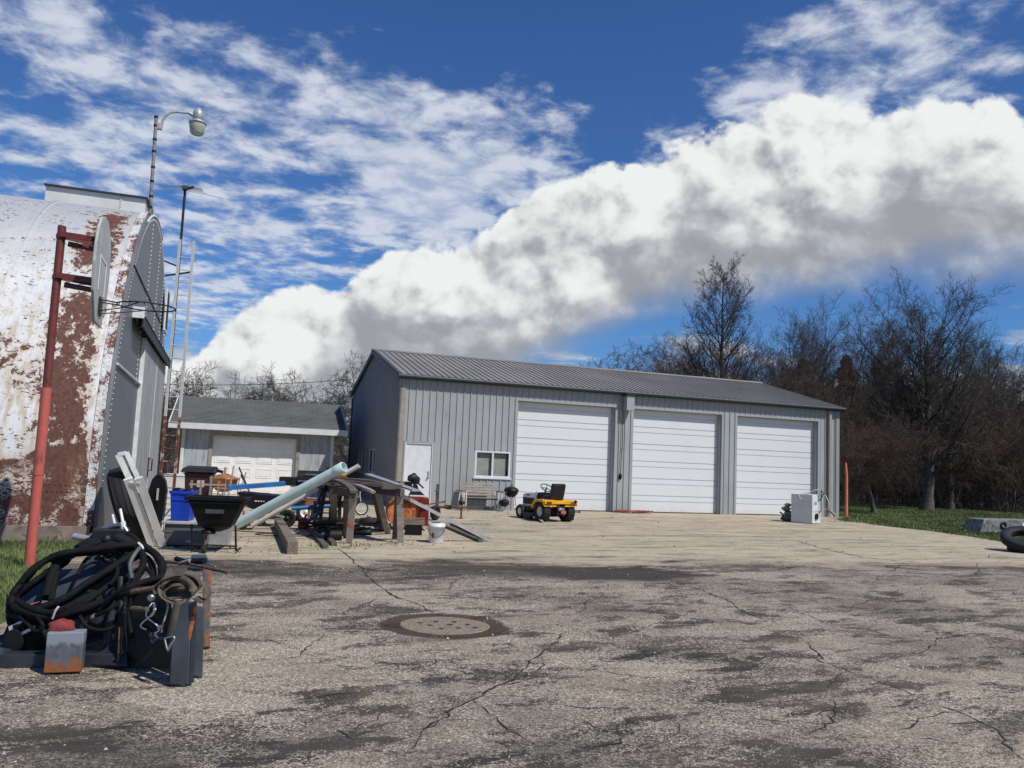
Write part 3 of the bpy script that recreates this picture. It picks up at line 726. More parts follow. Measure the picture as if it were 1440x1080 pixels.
mb = MB(); mb.bx(a, a+.033, -.02, .1, .03, d); mb.bx(b-.033, b, -.02, .1, .03, d); mb.bx(a+.033, b-.033, -.02, .1, d-.033, d); mb.bx(a+.033,b-.033,-.05,.1,.03,.058)
mb.build('door_frame', MT['white_frame'], wd, world=False)
mb = MB(); mb.cyl((b-.115,.02,1.0),(b-.115,-.025,1.0),.03,n=12); mb.ball((b-.115,-.05,1.0),.03); mb.bx(b-.145,b-.085,.012,.02,.95,1.18); mb.cyl((b-.115,.02,1.14),(b-.115,.0,1.14),.025,n=12)
mb.build('handle', MT['steel'], wd, world=False)
def window(parent, a, b, c, d, axis, y0, fr=.055, mull=True, blinds=True):
    P = (lambda m: m) if axis == 'x' else None
    def BX(mb, x0, x1, yy0, yy1, z0, z1):
        if axis == 'x': mb.bx(x0,x1,yy0,yy1,z0,z1)
        else: mb.bx(yy0,yy1,x0,x1,z0,z1)
    w = MB()
    BX(w,a,a+fr,y0-.02,y0+.06,c,d); BX(w,b-fr,b,y0-.02,y0+.06,c,d); BX(w,a+fr,b-fr,y0-.02,y0+.06,d-fr,d); BX(w,a+fr,b-fr,y0-.02,y0+.06,c,c+fr)
    if mull: BX(w,(a+b)/2-.03,(a+b)/2+.03,y0-.01,y0+.055,c+fr,d-fr)
    wo = w.build('window', MT['white_frame'], parent, world=False)
    w = MB(); BX(w,a-.05,b+.05,y0-.07,y0-.0,c-.05,c-.002); w.build('sill', MT['white_frame'], wo, world=False)
    w = MB(); Q = [(a+fr,c+fr),(b-fr,c+fr),(b-fr,d-fr),(a+fr,d-fr)]; w.add([(p,y0+.03,q) if axis == 'x' else (y0+.03,p,q) for p, q in Q], [(0,1,2,3)]); w.build('pane', MT['glass'], wo, world=False)
    if blinds:
        w = MB(); z = c+fr+.02; k = 0
        while z < d-fr:
            for s, e in ((a+fr+.02,(a+b)/2-.04),((a+b)/2+.04,b-fr-.05)):
                cx = (s+e)/2
                w.box((cx, y0+.11, z), (e-s, .030, .004), np.array([[1,0,0],[0,math.cos(.9),-math.sin(.9)],[0,math.sin(.9),math.cos(.9)]]))
            z += .036; k += 1
        w.build('blind', MT['blind'], wo, world=False)
    return wo
window(shop, *WIN, 'x', .02)
for q in GW: window(shop, *q, 'y', .02, blinds=False)
mb = MB(); mb.bx(WIN[0]+.02,WIN[1]-.02,.30,.32,WIN[2],WIN[3]); mb.build('window_dark_sheet', MT['dark_hole'], shop, world=False)  # near-black sheet in place of the shade behind the front window
# vent hood between the first two doors
vh = thing('vent_hood', 'grey boxed vent hood with dark cap between left and middle overhead doors', 'vent', BO+BU*8.06+np.array([0,0,3.72]), BT)
mb = MB(); mb.bx(-.14,.16,-.34,-.04,-.16,.36); mb.build('hood_box', MT['siding'], vh, world=False, bevel=.01)
mb = MB(); mb.bx(-.19,.21,-.39,-.02,.36,.42); mb.build('cap', MT['black_iron'], vh, world=False, bevel=.01)
hc = MB(); base = BO+BU*7.93; P = [base-BV*.05+np.array([0,0,3.55]), base-BV*.06+np.array([0,0,2.4]), base-BV*.06-BU*.04+np.array([0,0,1.35])]
hc.tube(P, .012, 6); hc.ball(P[-1]-np.array([0,0,.1]), .06, (1,1,1.9)); hc.ball(P[1]-np.array([0,0,.2]), .025)
tag(hc.build('hanging_cord', MT['black'], loc=base), 'black cord with a plug hanging on the siding between left and middle doors', 'cord')
# orange post at the right corner
op = BO+BU*(L+.22)-BV*.22; mb = MB()
mb.tube([op, op+np.array([0,0,.06]), op+np.array([0,0,1.6]), op+np.array([-.03,0,2.02]), op+np.array([-.03,0,2.12])], [.07,.060,.052,.04,.022], 10)
mb.tube([op+np.array([0,0,.005]), op+np.array([0,0,.05])], .12, 12)
tag(mb.build('bollard', MT['orange'], loc=op), 'faded orange guard post at the right front corner of the shop', 'bollard')

# ------------------------------------------------------------------ quonset hut
HP = 1.91; HE = np.array([math.cos(HP), math.sin(HP), 0]); HY = np.array([-math.sin(HP), math.cos(HP), 0])
HRD, HB, HZ = 6.458, 6.842, .261; HC = np.array([-6.811, 13.57, 0])+HRD*HE; HL = 15.0
def hl(x, y, z): return HC+x*HE+y*HY+np.array([0,0,z])
hut = thing('quonset_hut', 'rusty white arched quonset hut with grey end wall', 'hut', HC, HP)
def arc(t, r=0.0): return -(HRD+r)*math.cos(t), HZ+(HB+r)*math.sin(t)
NT = 72; TT = np.linspace(0, PI, NT+1)
mb = MB(); V = []; ys = np.linspace(0, HL, 60)
for y in ys:
    for t in TT: x, z = arc(t); V.append((x, y, z))
F = [(i*(NT+1)+j, i*(NT+1)+j+1, (i+1)*(NT+1)+j+1, (i+1)*(NT+1)+j) for i in range(len(ys)-1) for j in range(NT)]
mb.add(V, F, 0, True)
def band(mb, y0, y1, r0, r1, mi=0, sm=True):
    V = []
    for t in TT:
        for (y, r) in ((y0,r0),(y0,r1),(y1,r1),(y1,r0)): x, z = arc(t, r); V.append((x,y,z))
    mb.add(V, [(i*4+a, i*4+b, (i+1)*4+b, (i+1)*4+a) for i in range(NT) for a, b in ((0,1),(1,2),(2,3))], mi, False)
for y in np.arange(1.87, HL, 1.87): band(mb, y-.035, y+.035, .001, .022)
for zc in (.85,.93): pass
rv = mb; R1 = len(mb.f)
def rivet(mb, p, n, r=.019, mi=1):
    d, s, u = frame(n); p = np.asarray(p, float); a = np.arange(6)*PI/3
    ring = [p+r*(math.cos(q)*s+math.sin(q)*u) for q in a]; ring2 = [p+d*r*.6+r*.55*(math.cos(q)*s+math.sin(q)*u) for q in a]
    mb.add(ring+ring2, [(i,(i+1)%6,6+(i+1)%6,6+i) for i in range(6)]+[tuple(range(6,12))], mi, False)
def on_shell(t, y, r=.0):
    x, z = arc(t, r); n = unit((-math.cos(t)/HRD, 0, math.sin(t)/HB)); return (x, y, z), n
s_len = np.linspace(0, PI*.62, 150)
for t in s_len:
    rivet(rv, *on_shell(t, .03, .022), r=.016); rivet(rv, *on_shell(t+.01, .10, .022), r=.015)
for y in (1.87, 3.74):
    for t in s_len[::1]: rivet(rv, *on_shell(t, y-.06), r=.015)
for zz, per in ((.82,.075),(.93,.075)):
    t = math.asin((zz-HZ)/HB)
    for y in np.arange(.25, 3.4, per): rivet(rv, *on_shell(t, y+(zz>.9)*.04), r=.018, mi=0)
t = PI-math.acos(-2.65/HRD) if False else math.acos(2.65/HRD)
for y in np.arange(1.9, 6.5, .085): rivet(rv, *on_shell(t, y), r=.016)
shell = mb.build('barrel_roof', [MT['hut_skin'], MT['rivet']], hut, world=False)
rm = MB(); band(rm, .0, .13, .001, .022); band(rm, -.015, .012, -.06, .03); 
rm.build('rim_flange', mix_rust('rim_paint', (.68,.68,.66), (.15,.065,.045), .50, 2.4), shell, world=False)
# end wall: sheet slab standing just outside the rim with a pale lip
ew = MB(); pts = [arc(t, -.03) for t in TT]; pts = [(pts[0][0], .04)]+pts+[(pts[-1][0], .04)]
ew.prism(pts, .06, o=(0,-.05,0), ex=(1,0,0), ey=(0,0,1))
for x in (-4.6,-3.1,-1.5,.15,1.8,3.4,4.9):
    zt = HZ+HB*math.sqrt(max(0,1-(x/HRD)**2))-.15
    for z in np.arange(4.35 if -3.9 < x < 5.2 else .2, zt, .11): rivet(ew, (x, -.081, z), (0,-1,0), r=.014, mi=0)
rv2 = ew
for x in (-1.5,.75,2.7,4.2):
    zt = HZ+HB*math.sqrt(max(0,1-(x/HRD)**2))-.22
    z0 = 4.45
    for z in np.arange(z0, zt, .10): rivet(rv2, (x,-.082,z), (0,-1,0), r=.026)
for z in np.arange(2.95, 4.1, .10): rivet(rv2, (-2.35,-.082,z), (0,-1,0), r=.024)
for t in np.linspace(.02, PI-.25, 190):
    x, z = arc(t, -.13); rivet(rv2, (x,-.082,z), (0,-1,0), r=.018)
endw = ew.build('end_wall', [MT['hut_end'], MT['rivet']], hut, world=False)
lip = MB(); lip.tube([(arc(t,-.04)[0], -.085, arc(t,-.04)[1]) for t in np.linspace(1.12, 1.75, 40)], .026, 6); lip.build('edge_lip', MT['rivet'], endw, world=False)
tr = MB(); tr.bx(-4.05, 5.3, -.24, -.082, 4.16, 4.22); tr.bx(-4.0, 5.3, -.28, -.25, 3.98, 4.20); tr.add([(-4.05,-.30,4.19),(5.3,-.30,4.19),(5.3,-.083,4.32),(-4.05,-.083,4.32)], [(0,1,2,3)])
for x in np.arange(-3.6, 5.2, .55): tr.box((x,-.20,4.1),(.06,.09,.2))
trk = tr.build('door_track', MT['black_iron'], hut, world=False)
mb = MB(); mb.bx(-4.11,-4.05,-.30,-.083,4.12,4.34); mb.build('end_plate', MT['rivet'], trk, world=False)
for a, b in ((-1.85,1.72),(1.74,5.05)):
    mb = MB(); n = 9; w = (b-a)/n
    for k in range(n): mb.bx(a+k*w+.004, a+(k+1)*w-.004, -.165-(k%2)*.004, -.12, .06, 4.0)
    sd = mb.build('sliding_door', MT['board_door'], hut, world=False)
    if a > 0: hd = sd
    else: hd0 = sd
    mb = MB(); mb.bx(a-.012,a+.02,-.175,-.085,.06,4.0); mb.build('edge_strip', MT['rivet'], sd, world=False)
mb = MB(); mb.tube([(1.5,-.17,1.28),(1.5,-.26,1.28),(1.5,-.26,.98),(1.5,-.17,.98)], .018, 6); mb.bx(1.46,1.54,-.19,-.168,.80,1.32); mb.build('handle', MT['black_iron'], hd0, world=False)
mb = MB(); mb.tube([(-5.9,-.105,3.02),(-1.9,-.115,2.98)], .024, 6); mb.ball((-1.9,-.115,2.98),.04); mb.build('guide_pipe', MT['rivet'], endw, world=False)
mb = MB(); mb.tube([(-4.6,-.095,5.06),(5.2,-.095,5.0)], .013, 5); mb.build('wall_line', MT['black_iron'], endw, world=False)  # thin dark line across the end wall, built as a slim rod
mb = MB(); mb.bx(2.95,3.75,-.20,-.155,4.85,6.05); mb.build('window', MT['white_frame'], endw, world=False)
mb = MB(); mb.bx(3.02,3.68,-.206,-.2,4.93,5.97); mb.build('pane', MT['dark_hole'], endw, world=False)
for q0, q1 in ((-HRD-.10,-HRD+.5),(HRD-.5,HRD+.10)):
    ft = MB(); ft.bx(q0, q1, .02, HL, -.05, .265); ft.build('footing', MT['footing'], hut, world=False)
mn = MB(); mn.prism([(-.58,6.8),(.58,6.8),(.58,7.50),(-.58,7.50)], 2.12, o=(0,1.27,0), ex=(1,0,0), ey=(0,0,1)); mon = mn.build('roof_monitor', MT['monitor'], hut, world=False)
mb = MB(); mb.bx(-.66,.66,.16,2.36,7.505,7.535); mb.build('lid', MT['dark_trim'], mon, world=False)
mb = MB(); mb.bx(-.595,-.582,.72,.76,7.0,7.49); 
for z in np.arange(7.02,7.5,.07): rivet(mb, (-.6,.74,z), (-1,0,0), .014, 0)
mb.build('seam_strip', MT['monitor'], mon, world=False)
for x in (-.30,): pass

# ------------------------------------------------------------------ yard light, antenna mast, ladder on the hut
yl = thing('yard_light', 'grey dusk to dawn yard light on a rusty pole above the hut', 'lamp', hl(-.28,.12,7.05), HP)
mb = MB(); mb.tube([(0,0,0),(-.0,.02,.9),(0,.05,2.66)], .040, 10)
pole = mb.build('pole', MT['lamp_pole'], yl, world=False)
for z in (.35,.62,1.0,1.35,1.75,2.05,2.4,2.62):
    mb = MB(); mb.tube([(0,.02*z,z-.025),(0,.02*z,z+.025)], .050, 10); mb.build('clamp_band', MT['black_iron'], pole, world=False)
mb = MB(); mb.tube([(.02,-.08,2.40),(.02,-.10,2.56),(.02,-.16,2.70),(.02,-.26,2.80),(.02,-.40,2.845),(.02,-.70,2.87)], .030, 8); mb.bx(-.03,.07,-.10,.02,2.33,2.48); mb.build('arm', MT['galv'], yl, world=False); mb = MB(); mb.tube([(.06,.0,.4),(.09,-.06,.3),(.08,-.08,.16),(.03,-.02,.12)], .028, 6)
mb.build('conduit', MT['galv'], yl, world=False)
mb = MB(); c = (.02,-.90,2.72); mb.lathe([(.0,.32),(.05,.315),(.06,.27),(.115,.24),(.13,.14),(.125,.0),(.10,-.02)], c, n=16); mb.tube([(.02,-.68,2.87),(.02,-.80,2.82)], .045, 8); mb.build('ballast_housing', MT['galv'], yl, world=False)
mb = MB(); mb.lathe([(.10,.02),(.21,-.06),(.215,-.09),(.20,-.09)], c, n=20); mb.build('shade', MT['galv'], yl, world=False)
mb = MB(); mb.lathe([(.195,-.085),(.19,-.16),(.165,-.33),(.13,-.37),(.0,-.38)], c, n=20)
mb.build('refractor', MT['lamp_glass'], yl, world=False)

D0 = 27.6; LB = g(243, 692.5)
def ladder_at(px, z):  # rail point straight above a plan position
    return np.array([px[0], px[1], z])
r1 = at(238,520,D0)[:2]; r2 = at(258,520,D0)[:2]
lad = thing('steel_ladder', 'tall white and rusty ladder standing beside the hut end wall', 'ladder', (r1[0], r1[1], 0))
ztop = at(263,338,D0)[2]
dr = unit(np.r_[r2-r1, 0]); w_ = np.linalg.norm(r2-r1)
for q, lo in ((r1, .0), (r2, .0)):
    mb = MB(); mb.beam((q[0],q[1],2.55),(q[0],q[1],ztop), .075, .05, up=(0,1,0))
    rail = mb.build('rail', MT['ladder'], lad)
    mb = MB(); mb.beam((q[0],q[1],lo),(q[0],q[1],2.552), .078, .055, up=(0,1,0)); mb.build('lower_rail', MT['ladder_rust'], rail)
z = .35
while z < ztop-.05:
    mb = MB(); mb.tube([(r1[0],r1[1],z),(r2[0],r2[1],z-.02)], .016, 6); mb.build('rung', MT['galv'] if z > 2.5 else MT['ladder_rust'], lad); z += .405
mb = MB(); zb = at(240,383,D0)[2]
mb.beam((r2[0],r2[1]+.05,zb+.1),np.array([r1[0],r1[1],zb])-dr*.9+np.array([0,.1,-.25]), .05, .05); mb.build('wall_brace', MT['black_iron'], lad); mb = MB(); mb.beam((r1[0],r1[1]+.05,zb+.22),np.array([r1[0],r1[1],zb])-dr*.9+np.array([0,.1,.5]), .045, .045)
mb.build('wall_brace', MT['black_iron'], lad)
mast = thing('antenna_mast', 'thin dark mast with a television antenna behind the ladder', 'antenna', (r1[0]-.03, r1[1]+.12, 2.0))
m0 = np.array([r1[0]-.02, r1[1]+.12, 2.2]); zt = at(251.5,262,D0+.1)[2]; m1 = np.array([r1[0]-.02, r1[1]+.12, zt])
mb = MB(); mb.tube([m0, m1], .042, 8); mb.build('mast_pole', MT['black_iron'], mast)
mb = MB(); bd = unit((.55,-.83,0)); b0 = m1+np.array([0,0,-.02])-bd*.25; b1 = m1+bd*1.2+np.array([0,0,-.30])
mb.beam(b0, b1, .06, .06); mb.box(m1, (.2,.12,.1)); mb.build('boom', MT['black_iron'], mast)
mb = MB(); perp = unit((.83,.55,0))
for f, ln in ((0.0,1.25),(.25,.65),(.45,.5),(.6,.42),(.75,.36),(.9,.3),(1.0,.26)):
    p = b0+(b1-b0)*f; mb.tube([p-perp*ln, p+perp*ln], .007, 4)
mb.build('elements', MT['grey_box'], mast)

# ------------------------------------------------------------------ small garage behind
GD = 30.6; ga = at(238, 591, GD); gb = at(489, 603, GD)
GT = .31; GU = np.array([math.cos(GT), math.sin(GT), 0]); GV = np.array([-math.sin(GT), math.cos(GT), 0])
GO = np.array([ga[0], ga[1], 0]); GL = np.dot(gb-ga, GU)
gar = thing('small_garage', 'small weathered grey garage with shingle roof and panelled white door', 'garage', GO, GT)
ex0, ex1 = .42, GL-.42; GH = 2.42; GDp = 5.6; dr0, dr1, dh = 1.46, 4.36, 2.08
mb = MB(); wall_open(mb, ex0, ex1, 0, lambda x: GH, [(dr0,dr1,0,dh)], .45, .57); mb.bx(ex0, ex0+.12, .571, GDp, 0, GH-.002); mb.bx(ex1-.12, ex1, .571, GDp, 0, GH-.002); mb.bx(ex0,ex1,GDp,GDp+.12,0,GH)
gr = .203
x = ex0+.1
while x < ex1-.05:
    if not (dr0-.15 < x < dr1+.15): mb.bx(x-.006, x+.006, .444, .4505, .02, GH-.01)
    else: mb.bx(x-.006, x+.006, .444, .4505, dh+.16, GH-.01)
    x += gr
for s in (ex0+.06, ex1-.06): mb.add([(s,.45,GH),(s,GDp+.12,GH),(s,(GDp+.57)/2,GH+1.05)], [(0,1,2)])
mb.build('wall', MT['old_siding'], gar, world=False)
mb = MB(); mb.bx(dr0-.13,dr0,.42,.56,0,dh+.12); mb.bx(dr1,dr1+.13,.42,.56,0,dh+.12); mb.bx(dr0,dr1,.42,.56,dh,dh+.12); mb.build('door_frame', MT['old_wood'], gar, world=False)
for q0, q1 in ((ex0-.01,ex0+.1),(ex1-.1,ex1+.01)):
    mb = MB(); mb.bx(q0,q1,.43,.45,0,GH-.02); mb.build('corner_board', MT['white_wood'], gar, world=False)
mb = MB(); mb.bx(dr0,dr1,.60,.64,.02,dh)
for r in range(4):
    zc = .26+r*.52
    mb.bx(dr0,dr1,.596,.60,zc-.25,zc+.25) if False else None
    for c in range(4):
        xc = dr0+(c+.5)*(dr1-dr0)/4; hw, hh = .27, .165
        for (a, b, c0, d0) in ((xc-hw,xc+hw,zc-hh,zc-hh+.025),(xc-hw,xc+hw,zc+hh-.025,zc+hh),(xc-hw,xc-hw+.025,zc-hh+.025,zc+hh-.025),(xc+hw-.025,xc+hw,zc-hh+.025,zc+hh-.025)): mb.bx(a,b,.585,.602,c0,d0)
        mb.bx(xc-hw+.06,xc+hw-.06,.588,.602,zc-hh+.06,zc+hh-.06)
mb.build('overhead_door', mat('bright_white_door', (.80,.80,.79), .5, 0, .04), gar, world=False)
mb = MB(); rz0 = GH+.06; rzr = GH+1.16; ym = (GDp+.57)/2
mb.add([(0,0,rz0),(GL,0,rz0),(GL-.0,ym,rzr),(0,ym,rzr),(0,0,rz0-.05),(GL,0,rz0-.05),(GL,ym,rzr-.05),(0,ym,rzr-.05)], [(0,1,2,3),(4,7,6,5),(0,4,5,1),(1,5,6,2),(0,3,7,4)])
mb.add([(0,2*ym,rz0),(GL,2*ym,rz0),(GL,ym,rzr),(0,ym,rzr)], [(0,3,2,1)])
k = 0
for i in range(1, 21):
    f = i/21; y = ym*f; z = rz0+(rzr-rz0)*f; mb.beam((.0,y,z+.006),(GL,y,z+.006), .012, .016)
mb.build('roof', MT['shingle'], gar, world=False)
mb = MB(); mb.bx(-.02,GL+.02,-.03,.0,rz0-.21,rz0-.005); mb.bx(0,GL,.0,.45,rz0-.21,rz0-.19)
mb.build('fascia', MT['white_frame'], gar, world=False)
for q0 in (0, GL):
    mb = MB(); mb.beam((q0,0,rz0-.08),(q0,ym,rzr-.08), .04,.16); mb.build('rake_board', MT['white_wood'], gar, world=False)
# overhead wire far behind
wa = at(120,536.5,58); wb = at(520,531.5,58); mb = MB(); P = [wa+(wb-wa)*t+np.array([0,0,-.35*4*t*(1-t)]) for t in np.linspace(-1.2,.93,40)]
P = [p if True else p for p in P]; mb.tube(P, .022, 5)
tag(mb.build('overhead_wire', MT['black_iron'], loc=wa), 'thin overhead wire crossing in front of the bare trees behind the garage', 'wire')
# ------------------------------------------------------------------ bare trees
def tubes_np(P, R, n):
    B, k, _ = P.shape; T = np.gradient(P, axis=1); T /= np.linalg.norm(T, axis=2, keepdims=True)+1e-9
    ref = np.where(np.abs(T[:, :1, 2:3]) > .8, np.array([1., .3, 0]), np.array([.1, .2, 1.])); s = np.cross(T, np.broadcast_to(ref, T.shape)); s /= np.linalg.norm(s, axis=2, keepdims=True)+1e-9
    u = np.cross(s, T); a = np.arange(n)*2*PI/n
    V = P[:, :, None]+R[:, :, None, None]*(np.cos(a)[:, None]*s[:, :, None]+np.sin(a)[:, None]*u[:, :, None])
    i = np.arange(B)[:, None, None]*k*n+np.arange(k-1)[None, :, None]*n; q = np.arange(n)[None, None, :]; q2 = (q+1) % n
    F = np.stack([i+q, i+q2, i+n+q2, i+n+q], -1).reshape(-1, 4)
    return V.reshape(-1, 3), F
def grow(P, R, Ls, m, t0, ang, asd, lr, k, trop, jit, rr, rg, shape=0.0, rmin=.004, taper=.35):
    B, kp, _ = P.shape
    t = t0+(.985-t0)*((np.arange(m)[None]+rg.random((B, m)))/m); x = t*(kp-1); i0 = np.minimum(x.astype(int), kp-2); f = (x-i0)[..., None]
    bi = np.arange(B)[:, None]; pos = P[bi, i0]*(1-f)+P[bi, i0+1]*f; tan = P[bi, i0+1]-P[bi, i0]; tan /= np.linalg.norm(tan, axis=2, keepdims=True)+1e-9
    rad = R[bi, i0]*(1-f[..., 0])+R[bi, i0+1]*f[..., 0]
    az = np.arange(m)[None]*2.399+rg.random((B, 1))*6.28+rg.normal(size=(B, m))*.4
    s = np.cross(tan, np.array([.3, .1, 1.])); s += 1e-4; s /= np.linalg.norm(s, axis=2, keepdims=True); u = np.cross(s, tan)
    a = np.radians(ang+rg.normal(size=(B, m))*asd)[..., None]
    d = np.cos(a)*tan+np.sin(a)*(np.cos(az)[..., None]*s+np.sin(az)[..., None]*u)
    ln = Ls[:, None]*lr*(1-shape*t)*(.65+.6*rg.random((B, m)))
    d = d.reshape(-1, 3); p = pos.reshape(-1, 3); ln = ln.ravel(); out = [p]
    for i in range(k-1):
        d = d+np.array([0, 0, trop])+rg.normal(size=d.shape)*jit; d /= np.linalg.norm(d, axis=1, keepdims=True)
        p = p+d*(ln/(k-1))[:, None]; out.append(p)
    r0 = np.maximum(rad.ravel()*rr, rmin)
    return np.stack(out, 1), np.maximum(r0[:, None]*np.linspace(1, taper, k)[None], rmin*.7), ln
def make_tree(name, label, seed, H, r0, levels, twig, trunk_pts=None, cat='tree', group=None, trunk_frac=1.0):
    rg = np.random.default_rng(seed)
    if trunk_pts is None:
        k = 12; z = np.linspace(0, H*trunk_frac, k); wob = np.cumsum(rg.normal(size=(k, 2))*H*.004, 0); wob[0] = 0
        P = np.c_[wob, z]
    else: P = np.array(trunk_pts, float); k = len(P)
    R = r0*(1-np.linspace(0, 1, k)**1.1*.86); R[0] *= 1.45
    P = P[None]; R = R[None]; Ls = np.array([np.linalg.norm(np.diff(P[0], axis=0), axis=1).sum()])
    t = thing(name, label, cat, group=group)
    V, F = tubes_np(P, R, 10); np_mesh('trunk', V, F, MT['bark'], t, True)
    VV = []; FF = []; n = 0; lv = (P, R, Ls)
    for i, L in enumerate(levels):
        lv = grow(*lv, *L, rg=rg) if not isinstance(L, dict) else grow(*lv, rg=rg, **L)
        V, F = tubes_np(lv[0], lv[1], 6 if i == 0 else (4 if i == 1 else 3)); VV.append(V); FF.append(F+n); n += len(V)
    np_mesh('crown', np.concatenate(VV), np.concatenate(FF), twig, t, True)
    return t
Lv = lambda m, t0, ang, asd, lr, k, trop, jit, rr, shape=0.0, rmin=.004: dict(m=m, t0=t0, ang=ang, asd=asd, lr=lr, k=k, trop=trop, jit=jit, rr=rr, shape=shape, rmin=rmin)
GRP = 'bare trees behind the shop and lawn'
leader = make_tree('bare_tree', 'tallest bare pointed tree rising behind the shop roof', 11, 16.5, .24,
    [Lv(54,.14,46,9,.42,6,.10,.07,.42,.74,.012), Lv(10,.12,40,12,.46,5,.07,.10,.55,.4,.010), Lv(8,.12,40,14,.48,4,.05,.14,.6,.3,.008), Lv(5,.15,40,16,.5,3,.04,.2,.7,.2,.0075)], MT['twig'], group=GRP)
vase = make_tree('bare_tree', 'large spreading bare tree with thick upright trunk on the lawn beside the shop', 23, 11.5, .36,
    [Lv(40,.16,50,13,.66,8,.11,.07,.42,.45,.015), Lv(12,.12,40,13,.46,6,.06,.10,.5,.35,.011), Lv(9,.12,42,14,.46,5,.03,.14,.6,.3,.008), Lv(6,.12,42,16,.5,3,.02,.2,.7,.2,.007)], MT['twig'], group=GRP)
multi = make_tree('bare_tree', 'slender bare tree with many upright stems behind the right end of the shop roof', 37, 5.0, .24,
    [Lv(9,.10,20,7,2.2,8,.05,.06,.62,.1,.02), Lv(15,.22,38,10,.34,5,.09,.10,.45,.35,.012), Lv(9,.12,40,14,.48,4,.05,.14,.55,.3,.009), Lv(6,.15,40,16,.5,3,.03,.2,.7,.2,.008)], MT['twig'], group=GRP)
dense = make_tree('bare_tree', 'dark tangled bare tree with low dense crown behind the shop roof', 41, 7.0, .22,
    [Lv(22,.15,55,14,.72,7,.05,.11,.5,.35), Lv(10,.15,45,15,.50,5,.02,.14,.5,.3), Lv(8,.12,45,18,.50,4,.0,.2,.55,.2,.009), Lv(6,.12,45,18,.5,3,.0,.25,.7,.1,.008)], MT['twig_red'], group=GRP)
crab = make_tree('small_lawn_tree', 'small leaning tree with reddish twigs on the grass at the shop corner', 53, 3.2, .20,
    [Lv(20,.62,62,16,1.15,8,.05,.11,.5,.05,.012), Lv(13,.10,48,16,.48,6,.02,.14,.5,.3,.010), Lv(9,.10,48,18,.48,4,.0,.2,.6,.2,.0075), Lv(6,.12,48,20,.5,3,-.02,.25,.7,.1,.007)], MT['twig_red'],
    trunk_pts=[(0,0,0),(-.06,0,.5),(-.20,0,1.1),(-.36,.05,1.7),(-.52,.1,2.3),(-.65,.1,2.9),(-.70,.1,3.5),(-.65,.1,4.1)], group='small lawn trees')
pale = make_tree('hedgerow_tree', 'pale bare hedgerow tree behind the left end of the garage roof', 67, 4.5, .20,
    [Lv(12,.15,42,12,1.15,7,.05,.13,.55,.15), Lv(9,.15,45,15,.50,5,.03,.16,.5,.3), Lv(8,.12,45,18,.48,4,.02,.2,.55,.2,.014), Lv(6,.12,45,20,.5,3,.0,.25,.7,.1,.013)], MT['twig_pale'], group='bare hedgerow trees behind the garage')
def hgt(o):
    return max((o2.bound_box[i][2] for o2 in bpy.data.objects if o2.parent == o for i in range(8)))
HGT = {}
bpy.context.view_layer.update()
for k_, o_ in (('leader',leader),('vase',vase),('multi',multi),('dense',dense),('crab',crab),('pale',pale)):
    HGT[k_] = hgt(o_)
PROTO = dict(leader=leader, vase=vase, multi=multi, dense=dense, crab=crab, pale=pale); used = set()
def plant(kind, px, ytop, D, rot, label, group=None):
    """stand a tree D metres away below a photo column so that its tip reaches ytop"""
    P = at(px, ytop, D); s = P[2]/HGT[kind]
    if kind not in used:
        used.add(kind); o = PROTO[kind]; o.location = (P[0], P[1], -.02); o.rotation_euler.z = rot; o.scale = (s,)*3; o['label'] = label
    else: o = dup(PROTO[kind], (P[0], P[1], -.02), rot, label, s)
    if group: o['group'] = group
    return o
plant('leader', 1012, 350, 60, .4, 'tallest bare pointed tree rising behind the shop roof')
plant('vase', 1301, 384, 47, .9, 'large bare tree with thick trunk on the lawn, right of the leaning tree')
plant('multi', 1168, 404, 62, 2.0, 'slender bare tree with upright stems above the right end of the shop roof')
plant('multi', 1212, 420, 66, 4.1, 'second upright bare tree just right of the slender one above the shop corner')
plant('dense', 936, 468, 56, .3, 'dark tangled bare tree left of the tallest pointed tree')
plant('dense', 1075, 470, 58, 2.6, 'dark tangled bare tree just right of the tallest pointed tree')
plant('multi', 1105, 428, 70, 5.3, 'bare upright tree between the tallest pointed tree and the shop corner')
plant('vase', 1392, 476, 57, 3.7, 'wide bare tree at the right edge of the wood')
plant('dense', 1335, 508, 51, 4.4, 'thin trunked reddish tree on the lawn right of the large bare tree')
plant('crab', 1229, 545, 39.6, .25, 'small leaning tree with reddish twigs on the grass at the shop corner')
plant('dense', 1255, 470, 61, 1.2, 'tangled bare tree behind the small leaning tree')
plant('dense', 1168, 520, 55, 5.9, 'low tangled tree just behind the right shop corner')
plant('multi', 1062, 452, 72, 1.1, 'upright bare tree just right of the tallest pointed tree')
plant('vase', 1135, 436, 66, 2.9, 'broad bare tree left of the slender upright tree over the shop roof')
plant('leader', 1248, 442, 68, 5.0, 'pointed bare tree left of the large lawn tree')
plant('multi', 1352, 440, 66, 0.4, 'upright bare tree behind the right half of the large lawn tree')
plant('vase', 962, 462, 70, 4.6, 'broad bare tree left of the tallest pointed tree')
plant('leader', 1392, 470, 70, 1.9, 'pointed bare tree near the right edge of the wood')
plant('multi', 1425, 500, 60, 3.9, 'many stemmed bare tree at the right edge of the wood')
plant('pale', 826, 478, 78, 1.0, 'low pale bare tree showing above the middle of the shop roof', GRP)
plant('pale', 872, 500, 80, 3.0, 'smallest pale bare tree above the shop roof ridge', GRP)
plant('leader', 1438, 515, 62, 3.3, 'bare pointed tree cut off by the right edge of the view')
plant('dense', 1425, 560, 53, 2.2, 'low reddish tree at the far right end of the lawn')
HG = 'bare hedgerow trees behind the garage'
